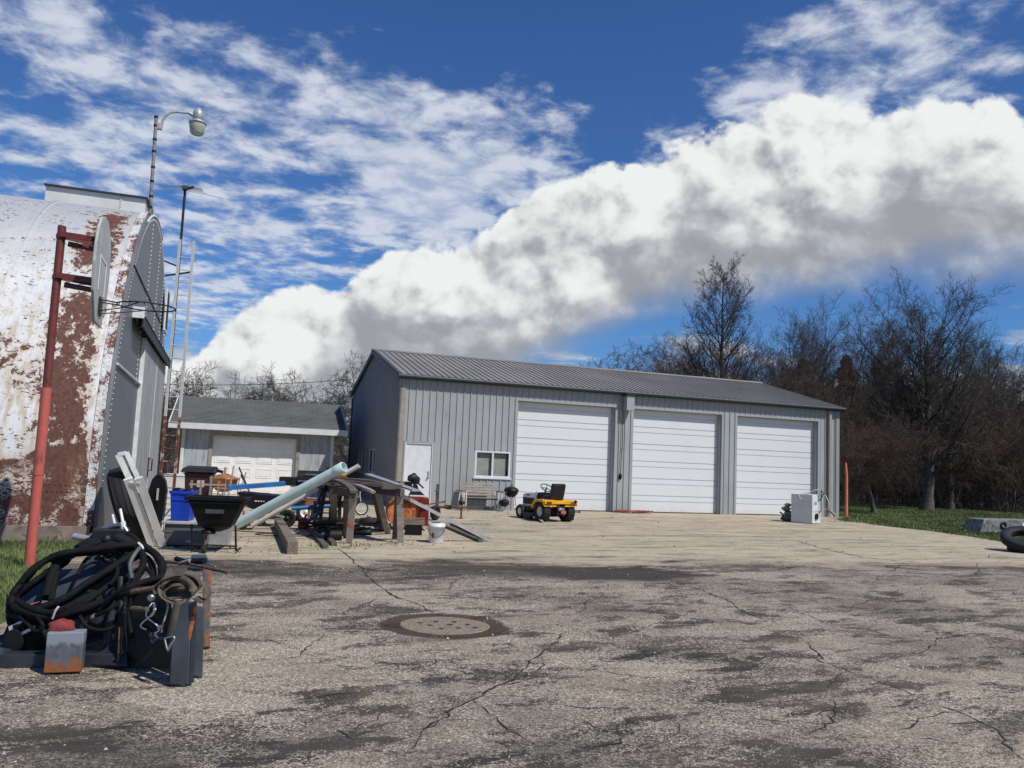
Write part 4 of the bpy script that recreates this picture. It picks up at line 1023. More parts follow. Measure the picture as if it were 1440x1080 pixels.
for i, (px, yt, D, lb) in enumerate([(500,494,50,'tallest pale tree touching the left edge of the steel shop'),(455,512,56,'pale bare tree left of the tallest one beside the shop'),(424,507,58,'wide bare tree over the right half of the garage roof'),
        (392,520,60,'bare tree over the middle of the garage roof'),(362,523,63,'thin bare tree left of the middle of the garage roof'),(330,520,60,'bare tree over the garage roof left of its door'),
        (299,514,56,'bare tree right of the tall ladder behind the garage'),(270,521,58,'bare tree just beside the tall ladder'),(246,500,50,'bare tree seen through the rungs of the tall ladder'),(222,520,54,'bare tree hidden mostly by the hut end wall')]):
    plant('pale', px, yt, D, i*1.7, lb, HG)
FG = 'thin trees deep in the wood'
r = np.random.default_rng(5); kinds = ['dense','multi','dense','vase']
for i in range(24):
    px = 905+i*24.5+r.normal()*9; D = r.uniform(66, 92); yt = r.uniform(508, 580)-(20 if i % 5 == 0 else 0)
    o = plant(kinds[i % 4], px, yt, D, r.uniform(0, 6.28), 'thin bare tree deep in the brown wood beyond the lawn', FG)
for o in list(bpy.data.objects):
    if o.get('group') == FG: o.name = 'wood_tree'
# cedars
def make_cedar(seed):
    rg = np.random.default_rng(seed); t = thing('cedar_tree', 'dark green cedar standing among the bare trees', 'tree', group='dark cedars among the bare trees')
    mb = MB(); mb.tube([(0,0,0),(0,0,4),(.1,0,9.6)], [.2,.13,.02], 8); mb.build('trunk', MT['bark'], t, world=False)
    N = 15000; z = 1.0+8.8*rg.random(N)**.85; w = (1-(z/10.0))**.65*2.6*(.62+.5*np.abs(np.sin(z*2.6+1.0))); a = rg.random(N)*6.28; lob = .75+.25*np.sin(a*3+z*1.3)+.18*np.sin(a*5-z*3.1)
    rr = w*lob*np.sqrt(rg.random(N)); C = np.c_[rr*np.cos(a), rr*np.sin(a), z-.25*rr+rg.normal(size=N)*.1]
    keep = rg.random(N) < (.35+.65*(np.sin(C[:,0]*3.1+C[:,2]*2.3)*np.sin(C[:,1]*2.7-C[:,2]*1.7) > .02)); C = C[keep]; N = len(C)
    d = np.c_[np.cos(a[keep]), np.sin(a[keep]), rg.normal(size=N)*.35-.1]+rg.normal(size=(N,3))*.45; d /= np.linalg.norm(d, axis=1)[:,None]
    s = np.cross(d, rg.normal(size=(N,3))); s /= np.linalg.norm(s, axis=1)[:,None]; l = (.12+.22*rg.random(N))[:,None]; ww = l*.22
    V = np.stack([C-d*l-s*ww*.4, C-d*l*.2+s*ww, C+d*l, C-d*l*.2-s*ww], 1).reshape(-1,3); F = np.arange(N*4).reshape(-1,4)
    np_mesh('crown', V, F, MT['needle'], t); return t
PROTO['cedar'] = make_cedar(3); HGT['cedar'] = 9.9
for i, (px, yt, D, lb) in enumerate([(962,518,72,'dark cedar left of the tallest pointed bare tree'),(1128,505,76,'dark cedar left of the slender upright bare tree'),(1190,500,74,'tallest dark cedar behind the slender upright bare trees'),
        (1262,540,78,'dark cedar left of the large lawn tree trunk')]):
    plant('cedar', px, yt, D, i*1.3, lb)
# tangled undergrowth of the wood
def brush_mass(name, pts, h, seed, m):
    rg = np.random.default_rng(seed); n = len(pts); hh = h*(.45+.8*rg.random(n)); k = 5
    d = np.c_[rg.normal(size=(n,2))*.22, np.ones(n)]; P = [np.c_[pts, np.full(n, -.02)]]
    for i in range(k-1):
        d = d+rg.normal(size=(n,3))*.13; d /= np.linalg.norm(d, axis=1)[:,None]; P.append(P[-1]+d*(hh/(k-1))[:,None])
    P = np.stack(P, 1); R = (.012+.022*rg.random(n))[:,None]*np.linspace(1,.3,k)[None]
    VV, FF, q = [], [], 0; lv = (P, R, hh)
    for L in (None, Lv(9,.12,45,16,.45,4,.03,.2,.55,.3,.006), Lv(4,.2,45,20,.5,3,.0,.25,.6,.2,.006)):
        if L: lv = grow(*lv, rg=rg, **L)
        V, F = tubes_np(lv[0], lv[1], 3); VV.append(V); FF.append(F+q); q += len(V)
    o = np_mesh(name, np.concatenate(VV), np.concatenate(FF), m); o['kind'] = 'stuff'; return o
r = np.random.default_rng(8)
def polar(n, px0, px1, D0, D1, near=1.0):
    out = []
    for i in range(n):
        px = r.uniform(px0, px1); D = D0+(D1-D0)*r.random()**near; p = at(px, 650, D); out.append(p[:2])
    return np.array(out)
tag(brush_mass('undergrowth', polar(1050, 1165, 1520, 51, 74, 1.3), 3.9, 2, MT['brush']), 'tangle of brown leafless brush filling the wood beyond the lawn', 'undergrowth')
tag(brush_mass('undergrowth', polar(600, 1165, 1560, 74, 96), 6.0, 12, MT['brush']), 'far tangle of brown brush deep in the wood', 'undergrowth')
tag(brush_mass('undergrowth', polar(300, 190, 520, 38, 62), 3.2, 4, MT['twig_pale']), 'pale brush along the hedgerow behind the garage', 'undergrowth')
# shed glimpsed through the wood at the far right
sh = at(1452, 664, 84); shd = thing('distant_shed', 'grey roofed shed glimpsed through the wood at the far right', 'shed', (sh[0], sh[1], 0), .5)
mb = MB(); mb.bx(-5,5,-3,3,0,2.3); mb.build('wall', MT['dark_wood'], shd, world=False)
mb = MB(); mb.add([(-5.4,-3.4,2.2),(5.4,-3.4,2.2),(5.4,0,3.9),(-5.4,0,3.9),(-5.4,3.4,2.2),(5.4,3.4,2.2)], [(0,1,2,3),(3,2,5,4)]); mb.build('roof', MT['shingle'], shd, world=False)
# grass blades
def in_poly(P, poly):
    x, y = P[:,0], P[:,1]; c = np.zeros(len(P), bool); n = len(poly)
    for i in range(n):
        x1, y1 = poly[i]; x2, y2 = poly[(i+1) % n]; m = (y1 > y) != (y2 > y)
        c ^= m & (x < (x2-x1)*(y-y1)/((y2-y1) if abs(y2-y1) > 1e-9 else 1e-9)+x1)
    return c
yp = [tuple(p) for p in yard]
def grass(pts, h, w, seed, lean=.5):
    rg = np.random.default_rng(seed); n = len(pts); a = rg.random(n)*6.28; hh = h*(.4+.9*rg.random(n)); ww = w*(.6+.8*rg.random(n))
    s = np.c_[np.cos(a), np.sin(a), np.zeros(n)]*ww[:,None]; b = np.c_[pts, np.full(n, -.01)]; tip = b+np.c_[rg.normal(size=(n,2))*(hh*lean)[:,None], hh]
    V = np.stack([b-s, b+s, tip], 1).reshape(-1,3); return V
rg = np.random.default_rng(9)
A = np.c_[rg.uniform(11, 34, 330000), 15+34*rg.random(330000)**1.25]; A = A[~in_poly(A, yp)]
ed = np.array([p for p in jag(RIGHT_EDGE[2:], .02, .05, rg)]); ed = ed+rg.normal(size=ed.shape)*.07
B_ = np.c_[rg.uniform(-14,-3.6,150000), rg.uniform(4.5,14.2,150000)]; B_ = B_[~in_poly(B_, yp)]; q = (B_-HC[:2])@HE[:2]; B_ = B_[q < -HRD-.02]
dens = np.sin(B_[:,0]*2.1+1)*np.sin(B_[:,1]*1.7)+rg.normal(size=len(B_))*.5; dist = np.hypot(B_[:,0]+4.4, B_[:,1]-7.2); B_ = B_[(dens > -.75) & ((dist > 1.1) | (rg.random(len(B_)) < .25))]
V = np.concatenate([grass(A, .085, .013, 1), grass(ed, .11, .012, 2), grass(B_, .085, .007, 3)])
gr_ = np_mesh('grass', V, np.arange(len(V)).reshape(-1,3), MT['blade']); tag(gr_, 'short spring grass on the lawn and beside the hut', 'grass', kind='stuff')
wd_ = []
for px, py, n, s in ((505,768,60,.16),(485,771,60,.10),(545,766,30,.10),(568,765,30,.1),(443,768,70,.12),(455,773,50,.10),(620,896,14,.05),(640,777,10,.05),(1190,731,60,.3),(1175,729,30,.2)):
    c = g(px, py)[:2]; wd_.append(c+rg.normal(size=(n,2))*np.array([s, s*.6]))
V = grass(np.concatenate(wd_), .055, .008, 6, .9)
tag(np_mesh('weeds', V, np.arange(len(V)).reshape(-1,3), MT['blade']), 'small green weeds in the pavement cracks by the trestles', 'weeds', kind='stuff')
# ------------------------------------------------------------------ equipment about the yard
k4 = lambda x, y: (200+x/5.142, 580+y/5.142)
k5 = lambda x, y: (400+x/4.8, 600+y/4.8)
k6 = lambda x, y: (600+x/4.8, 600+y/4.8)
Z = np.array([0, 0, 1.])
XR = np.array([.97, .24, 0]) # along the yard, left to right
def tyre(mb, c, axis, R, w, lugs=0, mi=0, inner=.58):
    h = w/2; ri = R*inner
    mb.lathe([(ri,-h*.80),(R*.80,-h*.98),(R*.93,-h*.92),(R,-h*.62),(R,h*.62),(R*.93,h*.92),(R*.80,h*.98),(ri,h*.80),(ri*.98,h*.5),(ri*.98,-h*.5),(ri,-h*.80)], c, axis, 32, mi)
    d, s, u = frame(axis)
    for i in range(lugs):
        a = 2*PI*i/lugs
        for sg in (1,-1):
            b = a+(.5 if sg > 0 else 0)*2*PI/lugs; rd = math.cos(b)*s+math.sin(b)*u; tg = np.cross(d, rd)
            p = np.asarray(c)+rd*R*1.005
            mb.beam(p+d*sg*h*.06, p+d*sg*h*.80+tg*R*.10, R*.075, R*.055, up=rd, mi=mi)
def wheel(parent, c, axis, R, w, lugs=0, rim=None, inner=.58, name='wheel'):
    mb = MB(); tyre(mb, c, axis, R, w, lugs, 0, inner); t = mb.build(name, MT['rubber'], parent)
    mb = MB(); d = unit(axis); c = np.asarray(c, float)
    mb.lathe([(R*inner*1.01,-w*.38),(R*inner*.93,-w*.30),(R*inner*.80,-w*.18),(R*.16,-w*.22),(R*.14,-w*.40),(0,-w*.41)], c, d, 24)
    mb.lathe([(R*inner*1.01,w*.38),(R*inner*.93,w*.30),(R*inner*.80,w*.18),(R*.16,w*.22),(R*.14,w*.40),(0,w*.41)], c, d, 24)
    mb.build('rim', rim or MT['rim'], t); return t

# ---- basketball hoop
hb = g(41, 797); D = math.hypot(hb[0], hb[1]); hn = np.array([math.cos(.345), math.sin(.345), 0]); ht = np.array([-hn[1], hn[0], 0])
hoop = thing('basketball_hoop', 'basketball hoop with fan backboard on a peeling red pole in front of the hut', 'basketball hoop', hb)
zj = at(62,545,D)[2]; zt = at(85,318,D)[2]
mb = MB(); mb.tube([hb+Z*-.05, hb+Z*zj], .064, 16); mb.tube([hb+Z*1.18, hb+Z*1.22], .069, 16); mb.build('lower_pole', MT['pole_red'], hoop)
mb = MB(); mb.tube([hb+Z*(zj-.0), hb+Z*zt], .053, 16); mb.build('upper_pole', MT['pole_dark'], hoop)
zb = at(130,382,D)[2]; bc = hb+hn*.52+Z*zb
for z in (zb+.42, zb-.14):
    mb = MB()
    for s in (.06,-.06): mb.beam(hb+ht*s+Z*(z+.02), hb+hn*.50+ht*s*2.5+Z*(z-.02), .035, .07)
    mb.beam(hb+hn*.09+Z*(z-.09), hb+hn*.5+Z*(z-.13), .03, .07); mb.tube([hb+Z*(z-.03), hb+Z*(z+.03)], .062, 12)
    mb.build('bracket', MT['pole_dark'], hoop)
mb = MB(); out = [(-.30,-.72),(.30,-.72),(.62,-.36),(.71,.0),(.70,.22),(.60,.48),(.38,.66),(.14,.73),(-.14,.73),(-.38,.66),(-.60,.48),(-.70,.22),(-.71,.0),(-.62,-.36)]
mb.prism(out, .035, o=bc, ex=ht, ey=Z); bb = mb.build('backboard', MT['lid_grey'], hoop, bevel=.006)
mb = MB()
for (a, b) in (((-.3,-.30),(-.3,.16)),((-.3,.16),(.3,.16)),((.3,.16),(.3,-.30))): mb.beam(bc+hn*.02+ht*a[0]+Z*a[1], bc+hn*.02+ht*b[0]+Z*b[1], .035, .008, up=hn)
mb.build('target_frame', MT['white_paint'], bb)
mb = MB(); rc = bc+hn*.60+Z*(-.42); mb.torus(rc, .37, .010, Z, 36, 6)
for s in (.12,-.12):
    mb.tube([bc+hn*.02+ht*s+Z*-.40, bc+hn*.24+ht*s*.9+Z*-.42], .010, 5); mb.tube([bc+hn*.02+ht*s+Z*-.56, bc+hn*.30+ht*s*1.6+Z*-.50, bc+hn*.52+ht*s*2.9+Z*-.43], .008, 5)
mb.beam(bc+hn*.03+Z*-.36, bc+hn*.03+Z*-.60, .26, .012, up=hn)
for i in range(12):
    a = i*PI/6; p = rc+.37*(math.cos(a)*hn+math.sin(a)*ht); mb.tube([p, p-Z*.03], .006, 4)
mb.build('rim', MT['black_iron'], hoop)

# ---- tyre and old white frame leaning on the hut
nH = -HY; foot = g(197, 767); ax = unit(nH*math.cos(.36)+Z*math.sin(.36)); up = unit(np.cross(HE, ax)); up = up if up[2] > 0 else -up
tc = foot+up*.66+HE*.25; mb = MB(); tyre(mb, tc, ax, .66, .36, 0, 0, .60)
for k in (-.11,-.04,.04,.11): mb.torus(tc+ax*k, .662, .010, ax, 40, 5)
tag(mb.build('truck_tire', MT['rubber'], loc=foot), 'tall worn black tire leaning against the hut end wall', 'tire')
fr = thing('leaning_window_casing', 'peeling white wooden frame leaning on the black tire beside the hut', 'casing', g(216, 768))
a0, a1 = g(214.5, 769), at(180, 673, 13.9); b0, b1 = a0+np.array([.135,.06,0]), a1+np.array([.14,.06,0])
dvec = unit(a1-a0); a1 = a0+(a1-a0)*1.0
mb = MB(); mb.beam(a0+Z*.02, a1, .13, .05, up=(.4,-1,0)); mb.build('stile', MT['white_wood'], fr)
mb = MB(); mb.beam(b0+Z*.02, b1+dvec*.02, .12, .05, up=(.4,-1,0)); mb.build('stile', MT['white_wood'], fr)
for t in (.95,):
    mb = MB(); mb.beam(a0+(a1-a0)*t, b0+(b1-b0)*t, .07, .04, up=dvec); mb.build('rail', MT['white_wood'], fr)
p0, p1 = at(190, 690, 14.5), at(166, 639, 14.5); mb = MB(); mb.beam(p0, p1, .09, .05, up=(.4,-1,0)); mb.beam(p0+XR*.13, p1+XR*.12+Z*.04, .07, .05, up=(.4,-1,0)); mb.beam(p1, p1+XR*.12+Z*.03, .05,.06)
mb.beam(p0, p0+XR*.13, .06, .06)
tag(mb.build('window_sash', MT['white_wood'], loc=p0), 'narrow white window sash leaning behind the peeling white frame', 'sash')

# ---- things stacked beside the hut
P = at(219, 727, 16.8); P[2] = 0
ch = thing('folded_lawn_mower', 'black covered machine standing on end beside the hut door', 'mower', P)
mb = MB(); mb.prism([(-.13,.10),(.12,.12),(.15,.45),(.16,.78),(.12,.98),(.05,1.08),(-.03,1.09),(-.10,1.0),(-.15,.8),(-.17,.5)], .22, o=P, ex=XR, ey=Z); mb.beam(P+XR*.1+np.array([0,-.14,.2]), P+XR*.02+np.array([0,-.13,.62]), .10,.05); mb.build('deck_cover', MT['black'], ch)
mb = MB(); mb.beam(P+np.array([.07,-.17,.62]), P+np.array([.07,-.165,.84]), .035, .012, up=(0,-1,0)); mb.build('reflector', MT['lid_grey'], ch)
for s in (-.1,.1):
    wheel(ch, P+XR*s*1.2+Z*.13+np.array([0,-.05,0]), XR, .13, .07)
P = at(233, 728, 17.0); P[2] = 0
fc = thing('folding_chair', 'folded blue lawn chair with white webbing beside the hut', 'chair', P)
for s in (-.13,.17):
    for q in (-.2,.2):
        mb = MB(); mb.tube([P+XR*s+np.array([0,q,0]), P+XR*s+np.array([0,-q*.6,.78])], .015, 6); mb.build('leg', MT['blue_pipe'], fc)
mb = MB()
for i in range(6): mb.beam(P+XR*-.13+np.array([0,-.1,.18+i*.105]), P+XR*.17+np.array([0,-.14,.15+i*.11]), .07, .012, up=(0,-1,.2))
mb.build('webbing_slats', MT['white_plastic'], fc)
mb = MB(); mb.tube([P+XR*-.13+np.array([0,-.15,.1]), P+XR*.17+np.array([0,-.15,.5])], .013, 6); mb.build('brace', MT['blue_pipe'], fc)
P = g(250, 690); D = 28.4; P = at(250, 690, D); P[2] = 0
fz = thing('chest_freezer', 'white chest freezer standing behind the rusty ladder foot', 'freezer', P, .2)
w2 = .46; mb = MB(); mb.bx(-w2,w2,0,.6,.05,.66); mb.build('body', MT['white_plastic'], fz, world=False, bevel=.02)
mb = MB(); mb.bx(-w2-.02,w2+.02,-.02,.62,.665,.74); mb.build('lid', MT['white_plastic'], fz, world=False, bevel=.02)
P = at(279, 700, 21.0); P[2] = 0
mc = thing('rubbish_cart', 'maroon wheeled rubbish cart with black lid in front of the garage', 'bin', P, .25)
mb = MB(); mb.add([(-.25,-.27,.06),(.25,-.27,.06),(.25,.27,.06),(-.25,.27,.06),(-.31,-.34,1.02),(.31,-.34,1.02),(.31,.34,1.02),(-.31,.34,1.02)], [(0,3,2,1),(0,1,5,4),(1,2,6,5),(2,3,7,6),(3,0,4,7),(4,5,6,7)]); mb.bx(-.33,.33,-.36,.36,.985,1.03); mb.build('body', MT['maroon'], mc, world=False, bevel=.02)
mb = MB(); mb.add([(-.40,-.42,1.04),(.40,-.42,1.04),(.40,.42,1.04),(-.40,.42,1.04),(-.36,-.38,1.13),(.36,-.38,1.13),(.34,.38,1.18),(-.34,.38,1.18)], [(0,3,2,1),(0,1,5,4),(1,2,6,5),(2,3,7,6),(3,0,4,7),(4,5,6,7)]); mb.tube([(.38,.3,1.08),(.48,.35,1.05)], .04, 8); mb.build('lid', MT['black'], mc, world=False, bevel=.02)
mb = MB(); mb.bx(-.02,.14,-.338,-.32,.70,.86); mb.build('sticker', MT['lid_grey'], mc, world=False)
for s in (-.28,.28): wheel(mc, wmat(mc) @ Vector((s,.33,.12)), (math.cos(.25),math.sin(.25),0), .12, .06)
P = at(314, 700, 20.2); P[2] = 0
fp = thing('fire_pit', 'copper fire pit bowl on a wire stand in front of the garage door', 'fire pit', P)
mb = MB(); mb.lathe([(.05,.62),(.18,.66),(.27,.78),(.30,.92),(.335,.935),(.33,.95),(.29,.94),(.2,1.0),(.06,1.05),(0,1.06)], P, n=24); mb.build('bowl', MT['copper'], fp)
for a in range(4):
    q = a*PI/2+.4; v_ = np.array([math.cos(q), math.sin(q), 0]); mb = MB(); mb.tube([P+v_*.40, P+v_*.30+Z*.72, P+v_*.33+Z*.96], .014, 6); mb.build('leg', MT['tan_trim'], fp)
mb = MB(); mb.torus(P+Z*.72, .31, .012); mb.torus(P+Z*.5, .35, .012); mb.build('ring', MT['tan_trim'], fp)
mb = MB(); mb.cyl(P+Z*1.06, P+Z*1.2, .028); mb.build('handle', MT['galv'], fp)
# pale wooden rack between cart and spreader
P = at(292, 705, 19.0); P[2] = 0
rk = thing('wooden_rack', 'small rack of pale sticks beside the maroon cart', 'rack', P)
for px in (268, 281, 295, 306):
    q = at(px, 700, 19.0); q[2] = 0; mb = MB(); mb.beam(q, q+Z*(.92 if px != 295 else 1.02), .035, .035); mb.build('post', MT['tan_trim'], rk)
mb = MB(); mb.beam(at(266,681,19), at(318,682,19), .03, .035); mb.build('crossbar', MT['tan_trim'], rk)
for (a, b, lb, m) in (((329,655),(321,697),'pale thin stick leaning in front of the white garage door','old_wood'),((336,657),(351,692),'dark rod sticking up behind the blue plank','black_iron'),((339,668),(350,690),'short dark rod crossing the dark rod behind the blue plank','dark_wood'),((346,664),(338,690),'thin grey stick crossing behind the blue plank','old_wood')):
    p1 = at(*a, 19.3); p0 = at(*b, 19.1); p0 = p1+(p0-p1)*(p1[2]/max(.2,(p1[2]-p0[2]))); mb = MB(); mb.tube([p0, p1], .018, 6); tag(mb.build('garden_stick', MT[m], loc=p0), lb, 'stick')
# blue recycling bin on a grey tool chest
C0 = at(258, 759, 14.55); C0[2] = 0
tb = thing('storage_box', 'grey plastic storage box with pale lid under the blue recycling bin', 'box', C0, .12)
mb = MB(); mb.bx(-.31,.33,-.02,.5,.02,.36); mb.bx(-.315,.335,-.03,.51,.22,.25); mb.build('body', MT['grey_box'], tb, world=False, bevel=.015)
mb = MB(); mb.bx(-.35,.36,-.06,.54,.362,.415); mb.build('lid', MT['lid_grey'], tb, world=False, bevel=.012)
mb = MB(); mb.ball((.1,-.025,.09), .04, (1.3,.3,.5)); mb.build('latch', MT['lid_grey'], tb, world=False)
B0 = C0+XR*-.10+np.array([0,.16,.416])
rb = thing('recycling_bin', 'bright blue recycling bin standing on the grey storage box', 'bin', B0, .12)
def tub(mb, w0, d0, w1, d1, h, t=.012, z0=0):
    V = [(-w0,-d0,z0),(w0,-d0,z0),(w0,d0,z0),(-w0,d0,z0),(-w1,-d1,h),(w1,-d1,h),(w1,d1,h),(-w1,d1,h)]
    I = [(-w0+t,-d0+t,z0+t),(w0-t,-d0+t,z0+t),(w0-t,d0-t,z0+t),(-w0+t,d0-t,z0+t),(-w1+t,-d1+t,h),(w1-t,-d1+t,h),(w1-t,d1-t,h),(-w1+t,d1-t,h)]
    F = [(0,3,2,1),(0,1,5,4),(1,2,6,5),(2,3,7,6),(3,0,4,7),(8,9,10,11),(8,12,13,9),(9,13,14,10),(10,14,15,11),(11,15,12,8),(4,5,13,12),(5,6,14,13),(6,7,15,14),(7,4,12,15)]
    mb.add(V+I, F)
mb = MB(); tub(mb, .14, .17, .175, .20, .49); mb.build('tub', MT['blue_bin'], rb, world=False, bevel=.012)
mb = MB()
for q in ((-.19,.19,-.215,-.195,.44,.49),(-.19,.19,.195,.215,.44,.49),(-.195,-.175,-.195,.195,.44,.49),(.175,.195,-.195,.195,.44,.49)): mb.bx(*q)
mb.bx(-.15,.15,-.205,-.18,.33,.36); mb.build('rim_band', MT['blue_bin'], rb, world=False, bevel=.006)
mb = MB(); mb.box((-.06,-.178,.28),(.035,.01,.07)); mb.build('sticker', MT['white_plastic'], rb, world=False)
mb = MB()
for a, b, z in ((-.12,.0,.5),(.05,.06,.5),(.12,-.05,.49),(-.04,-.1,.5)): mb.ball((a,b,z), .07, (1.3,1,.5), 8, 6)
bag = mb.build('plastic_bag', MT['navy'], loc=B0); bag.parent = None
for v_ in bag.data.vertices: v_.co = Vector((v_.co.x+B0[0], v_.co.y+B0[1], v_.co.z+B0[2]))
tag(bag, 'crumpled dark plastic bag filling the top of the blue recycling bin', 'bag')
# black spreader hopper
S0 = at(303, 765, 13.75); S0[2] = 0
sp = thing('broadcast_spreader', 'black tow spreader hopper on a wheeled stand beside the blue bin', 'spreader', S0, .14)
mb = MB(); tub(mb, .24, .18, .42, .27, .86, .012, .42); mb.lathe([(.25,.43),(.20,.38),(.07,.33)], (0,0,0), n=16); mb.build('hopper', MT['black'], sp, world=False, bevel=.015)
mb = MB()
for q in ((-.455,.455,-.305,-.275,.82,.875),(-.455,.455,.275,.305,.82,.875),(-.455,-.425,-.275,.275,.82,.875),(.425,.455,-.275,.275,.82,.875)): mb.bx(*q)
mb.bx(-.44,.44,-.287,-.255,.775,.80); mb.build('hopper_rim', MT['black'], sp, world=False, bevel=.006)
mb = MB(); nrm = unit((0,-1,-.26)); mb.box((.0,-.248,.655),(.28,.006,.065), np.array([[1,0,0],[0,.967,.255],[0,-.255,.967]])); mb.build('faded_label', MT['label_dark'], sp, world=False)
mb = MB(); mb.tube([(-.12,-.1,.36),(-.13,-.16,.06)], .016, 8); mb.build('shaft', MT['rust'], sp, world=False)
for x in (-.36,.30):
    mb = MB(); mb.tube([(x,-.1,.44),(x+.04,-.12,.05),(x+.04,.25,.05)], .016, 6); mb.build('leg', MT['black_iron'], sp, world=False)
mb = MB(); mb.tube([(-.32,-.12,.13),(.34,-.12,.12)], .014, 6); mb.build('crossbar', MT['black_iron'], sp, world=False)
mb = MB(); mb.lathe([(.11,.0),(.11,.05),(.04,.08)], (-.1,-.1,.30), n=14); mb.build('impeller', MT['black'], sp, world=False)
wheel(sp, wmat(sp) @ Vector((-.13,-.17,.065)), (1,.14,0), .065, .06, rim=MT['black_iron'])
P = at(309, 757, 14.9); P[2] = 0
tt = thing('storage_tote', 'pale grey tote behind the legs of the black spreader', 'tote', P, .15)
mb = MB(); tub(mb, .16,.15,.19,.18,.36); mb.build('tub', MT['galv'], tt, world=False, bevel=.01)
mb = MB(); mb.bx(-.20,.20,-.19,.19,.362,.385); mb.build('lid', MT['lid_grey'], tt, world=False, bevel=.005)
# blue wheelbarrow with a blue plank across it
Wp = at(372, 738, 18.4); Wp[2] = 0
wb_ = thing('wheelbarrow', 'navy blue wheelbarrow with wooden handles in front of the garage door', 'wheelbarrow', Wp, .1)
mb = MB(); V = [(-.30,-.20,.40),(.14,-.20,.34),(.14,.20,.34),(-.30,.20,.40),(-.56,-.34,.72),(.50,-.34,.66),(.50,.34,.66),(-.56,.34,.72)]
I = [(a*.97,b*.95,c+.012) for a, b, c in V]; mb.add(V+I, [(0,3,2,1),(0,1,5,4),(1,2,6,5),(2,3,7,6),(3,0,4,7),(8,9,10,11),(8,12,13,9),(9,13,14,10),(10,14,15,11),(11,15,12,8),(4,5,13,12),(5,6,14,13),(6,7,15,14),(7,4,12,15)])
tray = mb.build('tray', MT['navy'], wb_, world=False, bevel=.02)
mb = MB()
for i, wl in enumerate((.05,.04,.05,.03,0,.045,.035,.05)):
    if wl: mb.box((-.16+i*.055, -.284, .555),(wl*.85,.006,.030), np.array([[1,0,0],[0,.9,.42],[0,-.42,.9]]))
mb.build('lettering', MT['lid_grey'], tray, world=False)
for s in (-.22,.22):
    mb = MB(); mb.beam((.42,s*.4,.22),(-1.05,s*1.25,.62), .038, .045); mb.build('handle', MT['old_wood'], wb_, world=False)
    mb = MB(); mb.tube([(-.25,s,.36),(-.32,s*1.1,.0),(-.18,s*1.1,.0),(-.02,s,.33)], .014, 6); mb.build('leg', MT['black_iron'], wb_, world=False)
wheel(wb_, wmat(wb_) @ Vector((.46,0,.19)), (-.1,1,0), .19, .09, rim=MT['black_iron'])
a = at(320, 686, 18.0); b = at(400.5, 680, 18.2); mb = MB(); mb.beam(a, b, .14, .10); tag(mb.build('plank', MT['blue_pipe'], loc=a, bevel=.006), 'bright blue painted plank lying across the navy wheelbarrow', 'plank')
# pry bar stand on the ground
P = g(341, 745); mb = MB(); mb.tube([P+Z*.02, P+Z*.38, P+Z*.385+XR*-.08], .014, 6); mb.tube([P+XR*-.16+Z*.03, P+XR*.22+np.array([0,-.1,.03])], .018, 6); mb.tube([P+XR*-.05+np.array([0,.1,.06]), P+XR*.06+np.array([0,-.1,.06])], .05, 8)
tag(mb.build('tongue_jack', MT['black_iron'], loc=P), 'small black jack with a bent handle below the aqua pipe', 'jack')
# smoker grill
Sg = at(440, 715, 20.2); Sg[2] = 0
sg = thing('smoker_grill', 'black barrel smoker grill with side shelf near the garage corner', 'grill', Sg, .12)
mb = MB(); mb.tube([(-.40,0,1.0),(.48,0,1.0)], .19, 18); mb.build('barrel', MT['black_iron'], sg, world=False)
mb = MB(); mb.bx(-.80,-.41,-.22,.16,.82,1.02); mb.build('side_shelf', MT['black_iron'], sg, world=False)
mb = MB(); mb.tube([(.30,.06,1.15),(.30,.06,1.28)], .045, 10); mb.build('chimney', MT['black_iron'], sg, world=False)
mb = MB(); mb.bx(-.36,.44,-.30,-.19,.93,.96); mb.build('front_shelf', MT['steel'], sg, world=False)
for x in (-.35,.42):
    for y in (-.15,.15):
        mb = MB(); mb.beam((x,y,0),(x*.9,y*.8,.9), .035,.035); mb.build('leg', MT['black_iron'], sg, world=False)
mb = MB(); mb.tube([(-.2,-.2,1.1),(.2,-.2,1.1)], .012, 6); mb.build('handle', MT['steel'], sg, world=False)
P = at(448,702,22.5); P[2] = 0; wt = thing('plastic_table', 'low white plastic table half hidden below the smoker grill', 'table', P, .2)
mb = MB(); mb.bx(-.75,.75,-.3,.3,.62,.67); mb.build('top', MT['white_plastic'], wt, world=False, bevel=.01)
for x in (-.65,.65):
    for y in (-.22,.22):
        mb = MB(); mb.beam((x,y,0),(x,y,.62),.05,.05); mb.build('leg', MT['white_plastic'], wt, world=False)
# pipes leaning on the trestles
def pipe(a, b, r, name, m, label, collar=False):
    d = unit(b-a); mb = MB(); n = 20; Q = frame(d)
    mb.tube([a, b], r, n, cap=False); mb.tube([b, a], r*.9, n, cap=False)
    for p in (a, b): 
        ring = np.linspace(0, 2*PI, n, endpoint=False); o_ = [p+r*(math.cos(t)*Q[1]+math.sin(t)*Q[2]) for t in ring]; i_ = [p+r*.9*(math.cos(t)*Q[1]+math.sin(t)*Q[2]) for t in ring]
        mb.add(o_+i_, [(k, (k+1) % n, n+(k+1) % n, n+k) for k in range(n)])
    if collar: mb.tube([b-d*.22, b-d*.20, b-d*.01, b+d*.0], [r, r*1.08, r*1.08, r], n, cap=False)
    return tag(mb.build(name, MT[m], loc=a), label, 'pipe')
pa = g(329, 747); pa[2] += .11; pb = at(484, 656.5, 15.9)
pipe(pa, pb, .100, 'drain_pipe', 'aqua', 'thick pale aqua plastic pipe leaning up on the wooden trestles', True)
pa = g(354, 743); pa[2] += .055; pb = at(505, 655, 17.2)
